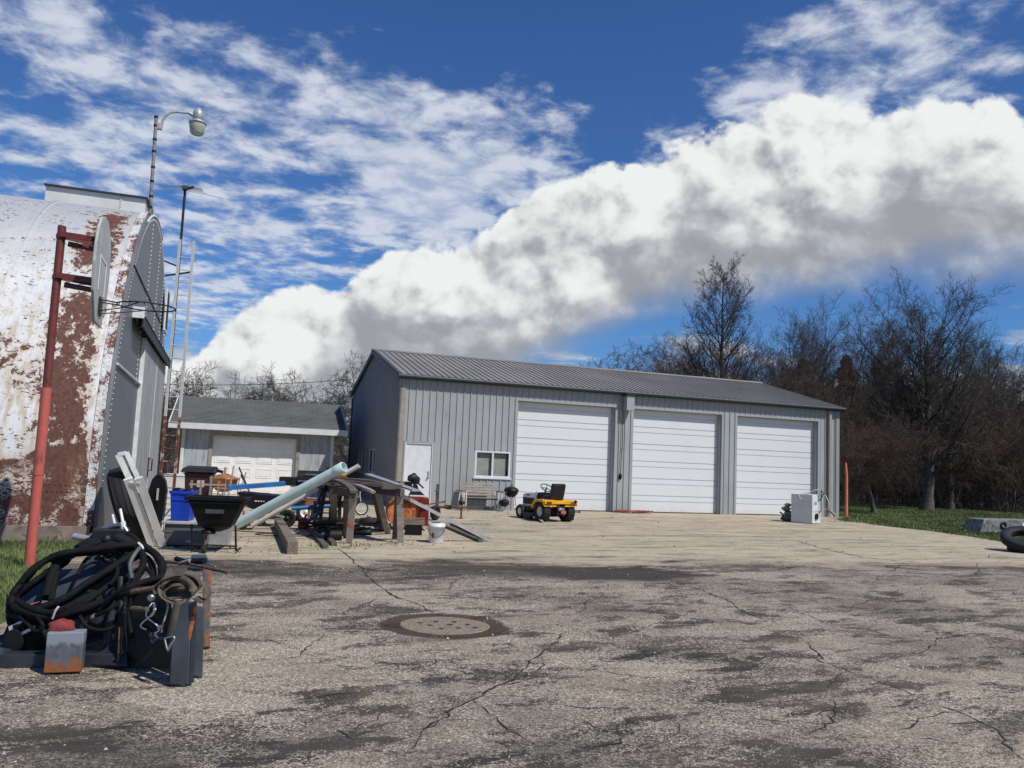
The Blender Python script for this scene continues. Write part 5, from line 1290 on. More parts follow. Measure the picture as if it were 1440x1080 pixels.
pipe(pa, pb, .05, 'drain_pipe', 'white_pvc', 'thin dirty white plastic pipe leaning beside the thick aqua pipe')
# loose beam
a = g(417, 779); b = g(396, 742); d = unit(b-a); a = g(411, 780)
mb = MB(); mb.beam(a+Z*.10, a+d*4.7+Z*.10, .17, .195); tag(mb.build('timber_beam', MT['beam_wood'], loc=a, bevel=.008), 'heavy brown timber beam lying on the pavement below the aqua pipe', 'beam')

# ---- trestles carrying old planks
def on(px, py, D, z0=None):
    p = at(px, py, D)
    if z0 is not None: p[2] = z0
    return p
TRG = 'wooden trestles under the planks'
def leg(par, top, foot, m, w=.10, t=.045, up=(1,0,0)):
    mb = MB(); mb.beam(np.asarray(foot), np.asarray(top), w, t, up=np.cross(up, (0,0,1)) if False else (0,-1,0)); mb.build('leg', MT[m], par)
f = lambda px, py: g(px, py)
t1 = thing('trestle', 'weathered wooden trestle carrying the right end of the plank pile', 'trestle', f(556, 764), group=TRG)
zt = at(560, 694, 15.6)[2]
leg(t1, on(562,693,15.55), f(563.5,764), 'old_wood', .115); leg(t1, on(559,697,15.75), f(555,758), 'dark_wood', .10)
leg(t1, on(531,693,16.4), f(546,751), 'old_wood', .115); leg(t1, on(527,697,16.7), f(537,745), 'dark_wood', .10)
mb = MB(); mb.beam(on(520,688,16.9), on(566,693,15.45), .09, .14); mb.build('top_rail', MT['dark_wood'], t1)
t2 = thing('trestle', 'trestle with a red stained front leg under the left end of the plank pile', 'trestle', f(480, 760), group=TRG)
leg(t2, on(497,697,15.1), f(490.5,764.5), 'pink_wood', .12); leg(t2, on(487,699,15.4), f(487,757), 'dark_wood', .10)
leg(t2, on(469,689,16.3), f(470,747), 'old_wood', .13); leg(t2, on(476,690,16.6), f(462,742), 'dark_wood', .10)
mb = MB(); mb.beam(on(462,687,16.8), on(500,696,15.0), .09, .14); mb.build('top_rail', MT['dark_wood'], t2)
PG = 'old planks piled on the trestles'
def plank(pts, w, t, m, label, sag=True):
    mb = MB(); P = np.array(pts); 
    if len(P) == 3:
        u = np.linspace(0, 1, 11)[:, None]; Q = (1-u)**2*P[0]+2*u*(1-u)*(2*P[1]-.5*(P[0]+P[2]))+u**2*P[2]
    else: Q = P
    D_ = np.gradient(Q, axis=0); V = []
    for q, d in zip(Q, D_):
        d = unit(d); s = unit(np.cross(d, Z)); n = np.cross(s, d)
        V += [q-s*w/2-n*t/2, q+s*w/2-n*t/2, q+s*w/2+n*t/2, q-s*w/2+n*t/2]
    k = len(Q); F = [(i*4+a, i*4+(a+1) % 4, i*4+4+(a+1) % 4, i*4+4+a) for i in range(k-1) for a in range(4)]+[(3,2,1,0),(k*4-4,k*4-3,k*4-2,k*4-1)]
    mb.add(V, F); return tag(mb.build('plank', MT[m], loc=Q[0]), label, 'plank', PG)
plank([on(464,677,16.6), on(484,679.5,15.6), on(498,692,14.9)], .14, .045, 'dark_wood', 'grey plank bending down over the red stained trestle leg')
plank([on(472,675,16.9), on(503,683,16.0), on(527,693,15.7)], .13, .045, 'old_wood', 'grey plank sagging between the two trestles')
plank([on(462,674,17.0), on(505,675,16.6), on(545,681,16.2)], .16, .04, 'dark_wood', 'dark flat plank on top of both trestles')
plank([on(480,673,17.6), on(566,679,16.3)], .12, .05, 'beam_wood', 'brown board lying across the back of the trestles')
plank([on(470,676.5,16.3), on(556,683,15.9)], .18, .05, 'dark_wood', 'thick black board in the middle of the plank pile')
plank([on(517,667,17.4), on(585,690,15.4)], .16, .03, 'galv', 'long pale grey board sloping down across the right trestle')
mb = MB(); a = on(560,692,15.6); b = g(690.5,761.5)+Z*.03; d = unit(b-a); s = unit(np.cross(d, Z)); n = np.cross(s, d)
mb.beam(a, b, .075, .008, up=n); mb.beam(a+s*.0375-n*.03, b+s*.0375-n*.03, .008, .06, up=n)
tag(mb.build('steel_angle', MT['galv'], loc=a), 'long grey steel angle sloping from the right trestle down to the pavement', 'metal bar')
mb = MB(); mb.box(on(551,684.5,15.7), (.38,.2,.09), .2); tag(mb.build('wood_block', MT['dark_wood'], loc=on(551,686,15.7)), 'short dark wood block on the right trestle', 'block')
mb = MB(); mb.bx(-.34,.34,-.12,.12,-.10,.02); o_ = mb.build('black_trough', MT['black'], world=False, loc=None); o_.location = on(556,678,17.2); o_.rotation_euler.z = .2
tag(o_, 'black metal trough lying behind the sloping grey board', 'trough')
# black frames and oddments under the left trestle
P0 = on(446, 739, 16.9, 0); bf = thing('weight_rack', 'tall black steel frame standing behind the aqua pipe by the left trestle', 'rack', P0)
for (a, b, da) in (((441,739),(452,684),16.9),((449,741),(457,684),16.6),((477,741),(478,692),16.9),((484,744),(486,690),16.4)):
    mb = MB(); mb.beam(g(*a), on(*b, da), .07, .07); mb.build('post', MT['black_iron'], bf)
for z in (.25,.62): 
    mb = MB(); mb.beam(on(444,700,16.8,z), on(484,700,16.7,z+.05), .05,.05); mb.build('crossbar', MT['black_iron'], bf)
mb = MB(); mb.beam(on(444,684,16.8), on(486,686,16.7), .07,.07); mb.build('crossbar', MT['black_iron'], bf)
for x in (450,456):
    mb = MB(); mb.tube([on(x,700,16.6,.9), on(x-7,700,16.5,.45)], .02, 6); mb.build('strut', MT['black_iron'], bf)
mb = MB(); mb.tube([on(410,715,17.4), on(470,711,17.5), on(488,707,17.6)], .045, 12); tag(mb.build('steel_tube', MT['blue_pipe'], loc=on(410,715,17.4)), 'bright blue steel tube resting level behind the black frame', 'tube')
mb = MB(); mb.tube([g(424,742)+Z*.04, on(446,724,17.3), on(449,718,17.2)], .04, 10); tag(mb.build('steel_tube', MT['blue_pipe'], loc=g(424,742)), 'short bent blue tube standing on the pavement under the level blue tube', 'tube')
P = on(426,731,18.0,0); rc_ = thing('fuel_can', 'small red fuel can behind the timber beam', 'can', P)
mb = MB(); mb.bx(-.09,.09,-.07,.07,.0,.24); mb.build('body', MT['red_paint'], rc_, world=False, bevel=.03); mb = MB(); mb.tube([(.03,0,.24),(.08,0,.31)], .022, 8); mb.build('spout', MT['black'], rc_, world=False)
P = on(435,708,18.4,0); mb = MB(); mb.bx(-.07,.07,-.05,.05,.42,.57); mb.beam((0,0,0),(0,0,.42),.04,.04); o_ = mb.build('marker_light', MT['rust_orange'], world=False); o_.location = P; tag(o_, 'small orange box on a stake above the blue tube', 'light')
P = g(468,760); em = thing('electric_motor', 'small black motor lying under the red stained trestle', 'motor', P)
mb = MB(); mb.tube([P+XR*-.16+Z*.10, P+XR*.16+Z*.10], .095, 14)
for k in range(5): mb.tube([P+XR*(-.12+k*.06)+Z*.10, P+XR*(-.10+k*.06)+Z*.10], .105, 14)
mb.build('housing', MT['black_iron'], em); mb = MB(); mb.tube([P+XR*-.26+Z*.10, P+XR*-.15+Z*.10], .02, 8); mb.build('shaft', MT['steel'], em)
for (a, b, lb) in (((434,744),(458,772),'dark steel rail lying on the pavement left of the trestles'),((444,742),(470,768),'second dark rail lying beside the black motor')):
    mb = MB(); mb.beam(g(*a)+Z*.035, g(*b)+Z*.035, .10, .06); tag(mb.build('steel_rail', MT['dark_wood'], loc=g(*a)), lb, 'rail')
# child bicycle, flat tyre, snow blower, crate, bucket
P = on(500, 722, 22.6, 0); bk = thing('child_bicycle', 'small child bicycle with pale wheels behind the trestles', 'bicycle', P)
wd = unit(np.array([.55,.83,0])); wax = np.array([wd[1], -wd[0], 0])
for s in (0, .62):
    c = on(508,722,22.4,0)-wd*s*0+np.array([-s*.9,s*.3,0])+Z*.185
    mb = MB(); mb.torus(c, .165, .022, (.35,-.93,0), 26, 6); wl = mb.build('wheel', MT['rubber'], bk); mb = MB(); mb.torus(c, .14, .012, (.35,-.93,0), 26, 5)
    for i in range(8):
        a = i*PI/8; e1 = unit((.93,.35,0)); v_ = math.cos(a)*e1+math.sin(a)*Z; mb.tube([c-v_*.14, c+v_*.14], .004, 4)
    mb.build('rim', MT['rim'], wl)
c0 = on(508,722,22.4,0)+Z*.185; c1_ = c0+np.array([-.56,.19,0])
mb = MB(); hd_ = c0+np.array([-.07,.02,.36]); mb.tube([c0, hd_, hd_+Z*.09], .016, 6); mb.tube([hd_, c0+np.array([-.32,.1,.02]), c1_], .016, 6); mb.tube([hd_-Z*.05, c1_+np.array([.12,-.04,.32])], .015, 6); mb.tube([c0+np.array([-.32,.1,.02]), c1_+np.array([.1,-.03,.4])], .014, 6); mb.build('frame', MT['lid_grey'], bk)
mb = MB(); mb.tube([hd_+Z*.09+np.array([.1,.2,.05]), hd_+Z*.10, hd_+Z*.09+np.array([-.1,-.2,.05])], .013, 6); mb.build('handlebar', MT['black_iron'], bk)
mb = MB(); mb.ball(c1_+np.array([.1,-.03,.43]), .1, (1.2,.7,.35)); mb.build('saddle', MT['seat'], bk)
P = on(521,736,19.3,0); ft_ = thing('spare_wheel', 'black tire lying flat on the pavement behind the trestles', 'tire', P)
mb = MB(); tyre(mb, P+Z*.09, Z, .27, .17, 0, 0, .5); mb.build('tyre', MT['rubber'], ft_); mb = MB(); mb.lathe([(.135,.12),(.1,.13),(.03,.16),(0,.17)], P, n=16); mb.tube([P+Z*.16+XR*-.05, P+Z*.24+XR*-.08], .02, 6); mb.build('hub', MT['rust'], ft_)
P = on(575, 741, 18.4, 0); sb = thing('snow_blower', 'red snow blower with rusty drum and black discharge chute behind the right trestle', 'snow blower', P, .22)
q = lambda px, py: (np.array(wmat(sb).inverted() @ Vector(on(px, py, 18.4)))[[0,2]])
ol = [q(*p) for p in ((603,739),(556,741),(549,735),(545,726),(544.5,716),(548,708),(554,702.5),(562,700),(603,700))]
mb = MB(); mb.prism(ol, .06, o=(0,.06,0), ex=(1,0,0), ey=(0,0,1)); mb.build('rear_drum_plate', MT['rust_orange'], sb, world=False)
k = len(ol); mb = MB(); V = [(a, y, b) for y in (-.06,.62) for a, b in ol]; mb.add(V, [(i, i+1, k+i+1, k+i) for i in range(k-1)]); mb.build('drum', MT['rust_orange'], sb, world=False)
mb = MB(); a0, b0 = q(590,739); a1, b1 = q(603.5,699); mb.add([(a0,-.08,b0),(a1,-.12,b0),(a1,-.12,b1-.04),(a0-.02,-.08,b1),(a0,.62,b0),(a1,.62,b0),(a1,.62,b1-.04),(a0-.02,.62,b1)], [(0,1,2,3),(1,5,6,2),(5,4,7,6),(3,2,6,7),(4,0,3,7)]); mb.build('side_housing', MT['red_paint'], sb, world=False, bevel=.01)
a2, b2 = q(563,699.5); mb = MB(); mb.bx(a2, a1-.02, -.08, .60, b2-.05, b2+.012); mb.build('top_housing', MT['red_paint'], sb, world=False)
xa, zb_ = q(575,699); xb, _ = q(598.5,699); xt, zt2 = q(583.5,682); xt2, _ = q(588,682)
mb = MB(); V = []
for z, l, r_ in ((zb_+.045, xa+.04, xb), (zt2-.10, (xt*.8+xa*.2), xt2+.03), (zt2, xt, xt2)):
    V += [(l,.1,z),(r_,.1,z),(r_,.42,z),(l,.42,z)]
mb.add(V, [(i*4+a, i*4+(a+1) % 4, i*4+4+(a+1) % 4, i*4+4+a) for i in range(2) for a in range(4)]); mb.build('chute', MT['black_iron'], sb, world=False)
mb = MB(); mb.bx(xa+.03, xb+.015, .09, .43, zb_+.012, zb_+.045); mb.build('chute_collar', MT['white_paint'], sb, world=False)
mb = MB(); hx, hz = q(585.5,679.5); mb.tube([(hx,.25,hz-.02),(hx-.0,.24,hz+.07),(hx-.05,.22,hz+.12),(hx-.13,.18,hz+.10),(hx-.16,.17,hz+.04)], [.10,.115,.11,.07,.03], 12); mb.build('deflector', MT['black_iron'], sb, world=False)
mb = MB(); mb.tube([(hx+.06,.2,hz+.0),(hx+.19,.18,hz-.11)], .022, 6); mb.build('crank', MT['black_iron'], sb, world=False)
mb = MB(); a4, b4 = q(598,712); mb.bx(a1-.14,a1-.02,-.14,-.115,b4-.04,b4+.04); mb.build('plate_label', MT['lid_grey'], sb, world=False)
P = g(581, 753); cb = thing('wooden_crate', 'small black crate with a brown wood block on top beside the right trestle', 'crate', P, .15)
mb = MB(); mb.bx(-.17,.18,0,.3,.01,.22); mb.build('crate_body', MT['black'], cb, world=False, bevel=.01); 
P2 = P+np.array([-.0,.12,.22]); mb = MB(); mb.box((0,0,.065),(.42,.26,.13)); o_ = mb.build('timber_block', MT['beam_wood'], world=False); o_.location = P2; o_.rotation_euler.z = .1; tag(o_, 'brown timber block resting on the small black crate', 'block')
P = g(613, 763.5); bu = thing('white_bucket', 'white plastic bucket with wire handle standing on the pavement', 'bucket', P)
mb = MB(); mb.lathe([(0,.004),(.132,.004),(.138,.02),(.155,.30),(.168,.302),(.17,.335),(.160,.34),(.163,.385),(.150,.385),(.146,.32),(.128,.02),(0,.018)], P, n=32); mb.build('pail', MT['white_plastic'], bu)
mb = MB(); mb.tube([P+.168*np.array([math.cos(t), math.sin(t)*.96, 0])+Z*(.33-.21*math.sin((t+PI)*1.0) if True else 0) for t in np.linspace(-PI, 0, 16)], .005, 5); mb.build('handle', MT['black_iron'], bu)
mb = MB(); 
for i in range(3): mb.box(P+np.array([-.055,-.1475,.12+i*.032]), (.042,.006,.022))
mb.build('label', MT['navy'], bu)
mb = MB(); mb.beam(g(627,742)+Z*.03, g(676,763)+Z*.03, .09,.05); tag(mb.build('steel_channel', MT['dark_wood'], loc=g(627,742)), 'dark steel channel lying on the pavement behind the white bucket', 'metal bar')
mb = MB(); mb.beam(g(634,741)+Z*.06, g(688,761)+Z*.03, .06,.05); tag(mb.build('steel_channel', MT['rust'], loc=g(634,741)), 'rusty steel bar lying beside the dark channel', 'metal bar')
mb = MB(); mb.beam(g(596,737)+Z*.05, g(690,739)+Z*.02, .12,.04); tag(mb.build('flat_board', MT['old_wood'], loc=g(596,737)), 'flat grey board lying on the pavement behind the white bucket', 'board')
mb = MB(); mb.beam(g(498,737)+Z*.06, g(548,742)+Z*.06, .09,.07); tag(mb.build('flat_board', MT['pole_dark'], loc=g(498,737)), 'dark red board lying on the pavement between the trestle legs', 'board')
# rusty trailer tongue with jack and a standing post
P = g(650, 731); P = on(648, 735, 22.4, 0)
tg_ = thing('trailer_tongue', 'rusty trailer tongue on a stub jack in front of the bench', 'trailer hitch', P)
mb = MB(); mb.tube([on(604,714,22.2), on(640,712,22.3), on(656,713.5,22.4)], .035, 10); mb.build('drawbar', MT['rust'], tg_)
mb = MB(); mb.tube([P, P+Z*.42], .026, 8); mb.tube([P, P+Z*.02], .07, 10); mb.build('jack', MT['rust'], tg_)
mb = MB(); mb.ball(P+Z*.44, .07, (1.3,1,.8)); mb.box(on(631,713,22.3), (.16,.12,.10)); mb.build('coupler', MT['black_iron'], tg_)
mb = MB(); mb.tube([on(604,709,22.2), on(622,706,22.6), on(627,705,22.6)], .02, 6); mb.build('lever', MT['rust'], tg_)
P = on(614, 738, 21.6, 0); wheel(tg_, P+Z*.2+np.array([-.04,-.1,0]), (.9,-.42,0), .19, .12, rim=MT['black_iron'])
P = on(614, 722, 22.8, 0); mb = MB(); mb.beam(P, on(616,681,22.8), .09,.06); mb.beam(on(612.5,692,22.75), on(617,689,22.75), .08,.08); tag(mb.build('steel_post', MT['dark_wood'], loc=P), 'dark rusty post standing up in front of the walk door', 'post')

# ---- bench
Bc = BO+BU*2.62-BV*.62; bn = thing('glider_bench', 'weathered slatted glider bench with white tube frame by the shop wall', 'bench', Bc, BT)
q3 = lambda px, py: np.array(wmat(bn).inverted() @ Vector(on(px, py, 26.5)))
mb = MB()
for i in range(5): mb.box((-.02,.30+i*.022,.50+i*.085),(1.16,.02,.066), np.array([[1,0,0],[0,.97,.25],[0,-.25,.97]]))
mb.build('back_slats', MT['old_wood'], bn, world=False)
mb = MB()
for i in range(5): mb.box((.02,-.16+i*.09,.415-i*.008),(1.20,.075,.022))
mb.build('seat_slats', MT['old_wood'], bn, world=False)
for s in (-.62,.64):
    mb = MB(); mb.bx(s-.14*(1 if s < 0 else .2),s+.14*(.2 if s < 0 else 1.2),-.28,.26,.60,.63); mb.build('armrest', MT['dark_wood'], bn, world=False)
    for dx in (0,.0):
        pass
    mb = MB(); mb.tube([(s,-.24,.60),(s,-.24,.12),(s+.02,-.16,.03),(s+.02,.30,.03),(s,.36,.10),(s,.24,.60)], .024, 8); mb.build('side_frame', MT['white_paint'], bn, world=False)
    mb = MB(); mb.tube([(s*.86,-.20,.60),(s*.86,-.20,.05)], .02, 8); mb.tube([(s*.86,.20,.60),(s*.86,.20,.05)], .02, 8); mb.tube([(s*.86,-.20,.05),(s*.86,.20,.05)], .02, 8); mb.build('swing_frame', MT['white_paint'], bn, world=False)
mb = MB(); mb.tube([(-.6,-.1,.37),(.62,-.1,.37)], .018, 6); mb.tube([(-.6,.2,.37),(.62,.2,.37)], .018, 6); mb.build('seat_rail', MT['black_iron'], bn, world=False)
# ---- kettle grills
def kettle(px, py, D, R, H_, label):
    P = on(px, py, D, 0); t = thing('kettle_grill', label, 'grill', P, group='black kettle grills by the shop window')
    c = P+Z*H_
    mb = MB(); mb.lathe([(R*.25,-R*.92),(R*.6,-R*.75),(R*.88,-R*.40),(R,-.01),(R*1.04,.0),(R*1.04,.012),(R,.014)], c, n=24); mb.build('bowl', MT['black'], t)
    mb = MB(); mb.lathe([(R*1.03,.016),(R*1.0,.04),(R*.86,R*.33),(R*.5,R*.52),(0,R*.58)], c, n=24); l_ = mb.build('lid', MT['black'], t)
    mb = MB(); mb.tube([c+Z*R*.56+XR*-.05, c+Z*(R*.56+.05)+XR*-.03, c+Z*(R*.56+.05)+XR*.03, c+Z*R*.56+XR*.05], .010, 6); mb.build('handle', MT['black_iron'], l_)
    for i in range(3):
        a = i*2.09+.5; v_ = np.array([math.cos(a), math.sin(a), 0]); mb = MB(); mb.tube([c+v_*R*.6-Z*R*.7, P+v_*R*.95+Z*.02], .011, 6); mb.build('leg', MT['steel'], t)
    return t, P
kg, P = kettle(718, 716.5, 26.7, .235, .66, 'larger black kettle grill on legs at the left edge of the first overhead door')
wheel(kg, P+XR*.20+Z*.075+np.array([0,-.12,0]), XR, .075, .04, rim=MT['black_iron']); mb = MB(); mb.lathe([(.12,.2),(.13,.22)], P, n=16); mb.torus(P+Z*.22, .13, .008); mb.build('ash_tray', MT['steel'], kg)
k2, P = kettle(708.5, 715, 26.3, .165, .30, 'smaller low black kettle grill in front of the larger one')
P = g(704, 719); mb = MB(); mb.ball(P+Z*.04, .1, (1.4,.9,.5)); mb.ball(P+Z*.07+XR*-.08, .06, (1.2,1,.5)); tag(mb.build('plastic_bag', MT['aqua'], loc=P), 'pale blue plastic bag on the pavement below the kettle grills', 'bag')
# ---- lawn tractor
rl, rr_ = g(764, 733.5), g(800, 734.5); ctr = (rl+rr_)/2; side = unit(rr_-rl); hd_dir = np.array([-.50, .866, 0]); side = np.array([hd_dir[1], -hd_dir[0], 0])
rz_t = math.atan2(hd_dir[1], hd_dir[0])-PI/2
T0 = ctr+hd_dir*.1; tr_ = thing('lawn_tractor', 'yellow and grey lawn tractor parked in front of the first overhead door', 'lawn tractor', T0, rz_t)
def tw(x, y, z): return np.array(wmat(tr_) @ Vector((x, y, z)))
RW = .275
for s in (-.40,.40): wheel(tr_, tw(s,0,RW), side, RW, .25, 16, inner=.50)
for s in (-.38,.38): wheel(tr_, tw(s,1.18,.20), side, .20, .14, 0, inner=.5)
mb = MB(); V = []
for y, w, z0, z1 in ((.62,.24,.40,.80),(.95,.245,.36,.79),(1.30,.235,.34,.75),(1.40,.20,.36,.70)): V += [(-w,y,z0),(w,y,z0),(w,y,z1-.05),(w*.7,y,z1),(-w*.7,y,z1),(-w,y,z1-.05)]
mb.add(V, [(i*6+a, i*6+6+a, i*6+6+(a+1) % 6, i*6+(a+1) % 6) for i in range(3) for a in range(6)]+[(0,1,2,3,4,5),(23,22,21,20,19,18)])
hood = mb.build('bonnet', MT['bonnet'], tr_, world=False, bevel=.02)
mb = MB(); mb.bx(-.255,-.243,.7,1.3,.42,.60); mb.bx(.243,.255,.7,1.3,.42,.60); mb.bx(-.2,.2,.60,.618,.42,.74); mb.build('engine_opening', MT['black'], hood, world=False)
mb = MB()
for x in (-.258,):
    mb.bx(x-.004,x+.004,.95,1.12,.66,.69)
mb.build('badge', MT['black'], hood, world=False)
mb = MB(); mb.bx(-.19,.19,1.395,1.412,.42,.66); mb.build('grille', MT['black_iron'], hood, world=False)
mb = MB(); mb.bx(-.17,.17,-.18,1.36,.22,.36); mb.bx(-.05,.05,1.1,1.26,.12,.25); mb.tube([(-.38,1.18,.2),(.38,1.18,.2)], .025, 8); mb.tube([(-.4,0,RW),(.4,0,RW)], .035, 8); mb.bx(-.36,.36,.30,.72,.32,.36); mb.build('chassis', MT['black_iron'], tr_, world=False)
mb = MB()
for s in (-1,1):
    V = []
    for y, z in ((-.30,.46),(-.30,.545),(-.22,.60),(.10,.61),(.24,.58),(.36,.44),(.36,.36)): V += [(s*.14,y,z),(s*.545,y,z)]
    mb.add(V, [(i*2,i*2+1,i*2+3,i*2+2) for i in range(6)]); V2 = [(a,b,c-.03) for a,b,c in V]; mb.add(V2, [(i*2,i*2+2,i*2+3,i*2+1) for i in range(6)])
    mb.add([(s*.545,y,z) for y, z in ((-.30,.46),(-.30,.545),(-.22,.60),(.10,.61),(.24,.58),(.36,.44),(.36,.36),(.30,.36),(.2,.50),(.05,.55),(-.18,.54),(-.24,.46))], [tuple(range(12))])
mb.bx(-.54,.54,-.33,-.29,.50,.60); mb.bx(-.16,.16,-.30,.42,.50,.585)
mb.build('rear_fender', MT['yellow'], tr_, world=False, bevel=.012)
for s in (-.40,.40):
    mb = MB(); mb.bx(s-.08,s+.08,-.345,-.328,.505,.565); mb.build('tail_light', MT['red_paint'] if False else MT['rust'], tr_, world=False)
mb = MB(); V = []
mb.box((0,.10,.655),(.46,.42,.11)); mb.build('seat_cushion', MT['seat'], tr_, world=False, bevel=.04)
mb = MB(); mb.box((0,-.12,.86),(.46,.10,.40), np.array([[1,0,0],[0,.97,-.24],[0,.24,.97]])); mb.build('seat_back', MT['seat'], tr_, world=False, bevel=.045)
mb = MB(); mb.tube([(0,.62,.66),(0,.46,.90)], .022, 8); mb.build('steering_column', MT['black_iron'], tr_, world=False)
mb = MB(); ax_ = unit((0,-.55,.83)); mb.torus((0,.45,.915), .175, .014, ax_, 28, 6)
for a in (0,2.1,4.2):
    d_, s_, u_ = frame(ax_); mb.tube([(0,.45,.905), np.array((0,.45,.915))+.17*(math.cos(a)*s_+math.sin(a)*u_)], .011, 5)
mb.build('steering_wheel', MT['black'], tr_, world=False)
mb = MB(); mb.bx(-.20,.20,.52,.62,.36,.78); mb.build('dash', MT['black'], tr_, world=False, bevel=.02)
mb = MB(); mb.bx(-.44,.44,.42,1.0,.10,.20); mb.tube([(-.44,.5,.08),(-.44,.9,.08)], .05, 10); mb.build('mower_deck', MT['black_iron'], tr_, world=False, bevel=.03)
mb = MB(); mb.bx(-.12,.12,-.30,-.2,.20,.44); mb.build('gearbox', MT['black_iron'], tr_, world=False, bevel=.02)
mb = MB(); mb.ball((-.04,-.32,.36),.05); mb.bx(-.10,.08,-.36,-.33,.33,.40); mb.build('hitch_bracket', MT['steel'], tr_, world=False)
mb = MB(); mb.bx(-.02,.14,-.365,-.335,.24,.32); mb.build('hitch_plate', MT['pole_red'], tr_, world=False)
mb = MB(); mb.ball((.46,-.34,.575),.045); mb.build('fuel_cap', MT['black'], tr_, world=False)
a = g(745,727)+Z*.25; b = g(764,736)+Z*.02; mb = MB(); mb.beam(a, b, .07, .02); tag(mb.build('loading_bar', MT['galv'], loc=b), 'short grey metal bar leaning beside the tractor rear wheel', 'metal bar')
a = on(800,720,23.6); mb = MB(); mb.tube([a, on(815,720,23.8)], .018, 6); mb.ball(on(815,720,23.8), .03); mb.tube([on(806,720,23.7), on(806,738,23.7,0)], .018, 6); tag(mb.build('tow_bar', MT['black_iron'], loc=on(806,738,23.7,0)), 'small black tow bar sticking out behind the tractor right rear wheel', 'bar')
# ---- along the shop wall
r = np.random.default_rng(4); c0 = BO+BU*8.05-BV*.30; Q = []
for i in range(150):
    a = i*.33; rad = .10+.42*abs(math.sin(i*.037))*(.6+.4*r.random()); Q.append(c0+BU*(rad*1.75*math.cos(a)+.25)+BV*(rad*.36*math.sin(a))+Z*(.03+.10*r.random()*(1-rad)))
mb = MB(); mb.tube(Q, .016, 5); tag(mb.build('air_hose', MT['red_paint'], loc=c0), 'heap of thin red hose at the foot of the wall between overhead doors', 'hose')
P = on(1133, 733, 28.9, 0); yaw = .13*0-.28
dz = thing('clothes_dryer', 'white clothes dryer with its back hoses standing before the third overhead door', 'dryer', P, math.radians(-43)+0.0)
yaw = math.radians(-43); dz.rotation_euler.z = yaw
mb = MB(); mb.bx(-.36,.36,-.33,.33,.02,.95); body = mb.build('cabinet', MT['white_plastic'], dz, world=False, bevel=.012)
mb = MB(); mb.bx(.361,.366,-.20,.02,.62,.72); mb.bx(.361,.372,-.28,.28,.40,.41); mb.build('back_panel', MT['galv'], body, world=False)
mb = MB(); mb.tube([(.36,-.05,.24),(.41,-.05,.24)], .10, 16, cap=False); mb.lathe([(.0,.37),(.10,.372)], (0,-.05,.24), (1,0,0), n=16); mb.build('vent_outlet', MT['dark_hole'], body, world=False)
mb = MB(); mb.tube([(.36,.1,.72),(.44,.12,1.0),(.40,.05,1.12),(.25,.0,1.08),(.12,-.1,.98),(.0,-.2,.965),(-.1,-.36,.90),(-.02,-.352,.78),(.22,-.35,.74)], .022, 8); mb.build('drain_hose', MT['galv'], dz, world=False)
mb = MB(); mb.tube([(.37,.2,.75),(.50,.22,.98),(.46,.15,1.10),(.42,.2,.7),(.44,.18,.45),(.42,.06,.36)], .016, 6); mb.build('power_cord', MT['black'], dz, world=False)
mb = MB(); mb.tube([(.37,.24,.85),(.55,.26,.95),(.66,.28,.7),(.62,.26,.5),(.45,.22,.46)], .012, 6); mb.build('supply_hose', MT['cable'], dz, world=False)
P = on(1107, 729, 29.3, 0); r = np.random.default_rng(6)
rg_ = thing('rock_cairn', 'small cairn of mossy grey rocks beside the white dryer', 'rocks', P)
for i, (x, z, rr2) in enumerate(((0,.10,.17),(.06,.27,.14),(-.04,.42,.13),(.02,.55,.10))):
    mb = MB(); mb.ball((x,0,z), rr2, (1.25,1,.62), 10, 7)
    mb.v = [v_+r.normal(size=v_.shape)*rr2*.08 for v_ in mb.v]; mb.build('rock', MT['stone'], rg_, world=False)
mb = MB(); mb.tube([(-.22,-.05,.05),(-.15,-.05,.22),(-.25,-.02,.30)], .03, 6); mb.build('iron_scrap', MT['rust'], rg_, world=False)
# ---- right edge: concrete block, white plank, tyres
a = g(1378,749); bcn = thing('concrete_block', 'grey concrete block with sloping end on the grass at the right edge', 'block', a, .18)
mb = MB(); mb.add([(0,0,0),(2.4,0,0),(2.4,.8,0),(0,.8,0),(.18,.02,.42),(2.4,.02,.44),(2.4,.78,.44),(.18,.78,.42)], [(0,3,2,1),(0,1,5,4),(1,2,6,5),(2,3,7,6),(3,0,4,7),(4,5,6,7)]); mb.build('block_body', MT['stone'], bcn, world=False, bevel=.02)
mb = MB(); mb.torus((.86,-.012,.26),.09,.02,(0,1,0),16,6); mb.build('lifting_eye', MT['black_iron'], bcn, world=False)
a = a+np.array([.7,-.35,0]); mb = MB(); mb.bx(.42,2.6,-.09,-.03,.16,.38); o_ = mb.build('white_board', MT['white_wood'], world=False); o_.location = a; o_.rotation_euler.z = .18
tag(o_, 'white board leaning on the concrete block behind the right tire', 'board')
TG = 'old tires at the right edge of the yard'
P = on(1455, 762, 22.8, 0); mb = MB(); tyre(mb, P+Z*.11+np.array([.05,.2,0]), (0,0,1), .50, .21, 0, 0, .56); o_ = mb.build('old_tire', MT['rubber'], loc=P); tag(o_, 'lower black tire lying flat on the grass at the right edge', 'tire', TG)
mb = MB(); ax_ = unit((-.20,-.42,1.0)); tyre(mb, P+Z*.32+np.array([-.08,.25,0]), ax_, .50, .20, 0, 0, .56); o_ = mb.build('old_tire', MT['rubber'], loc=P); tag(o_, 'upper black tire tilted on top of the flat tire at the right edge', 'tire', TG)
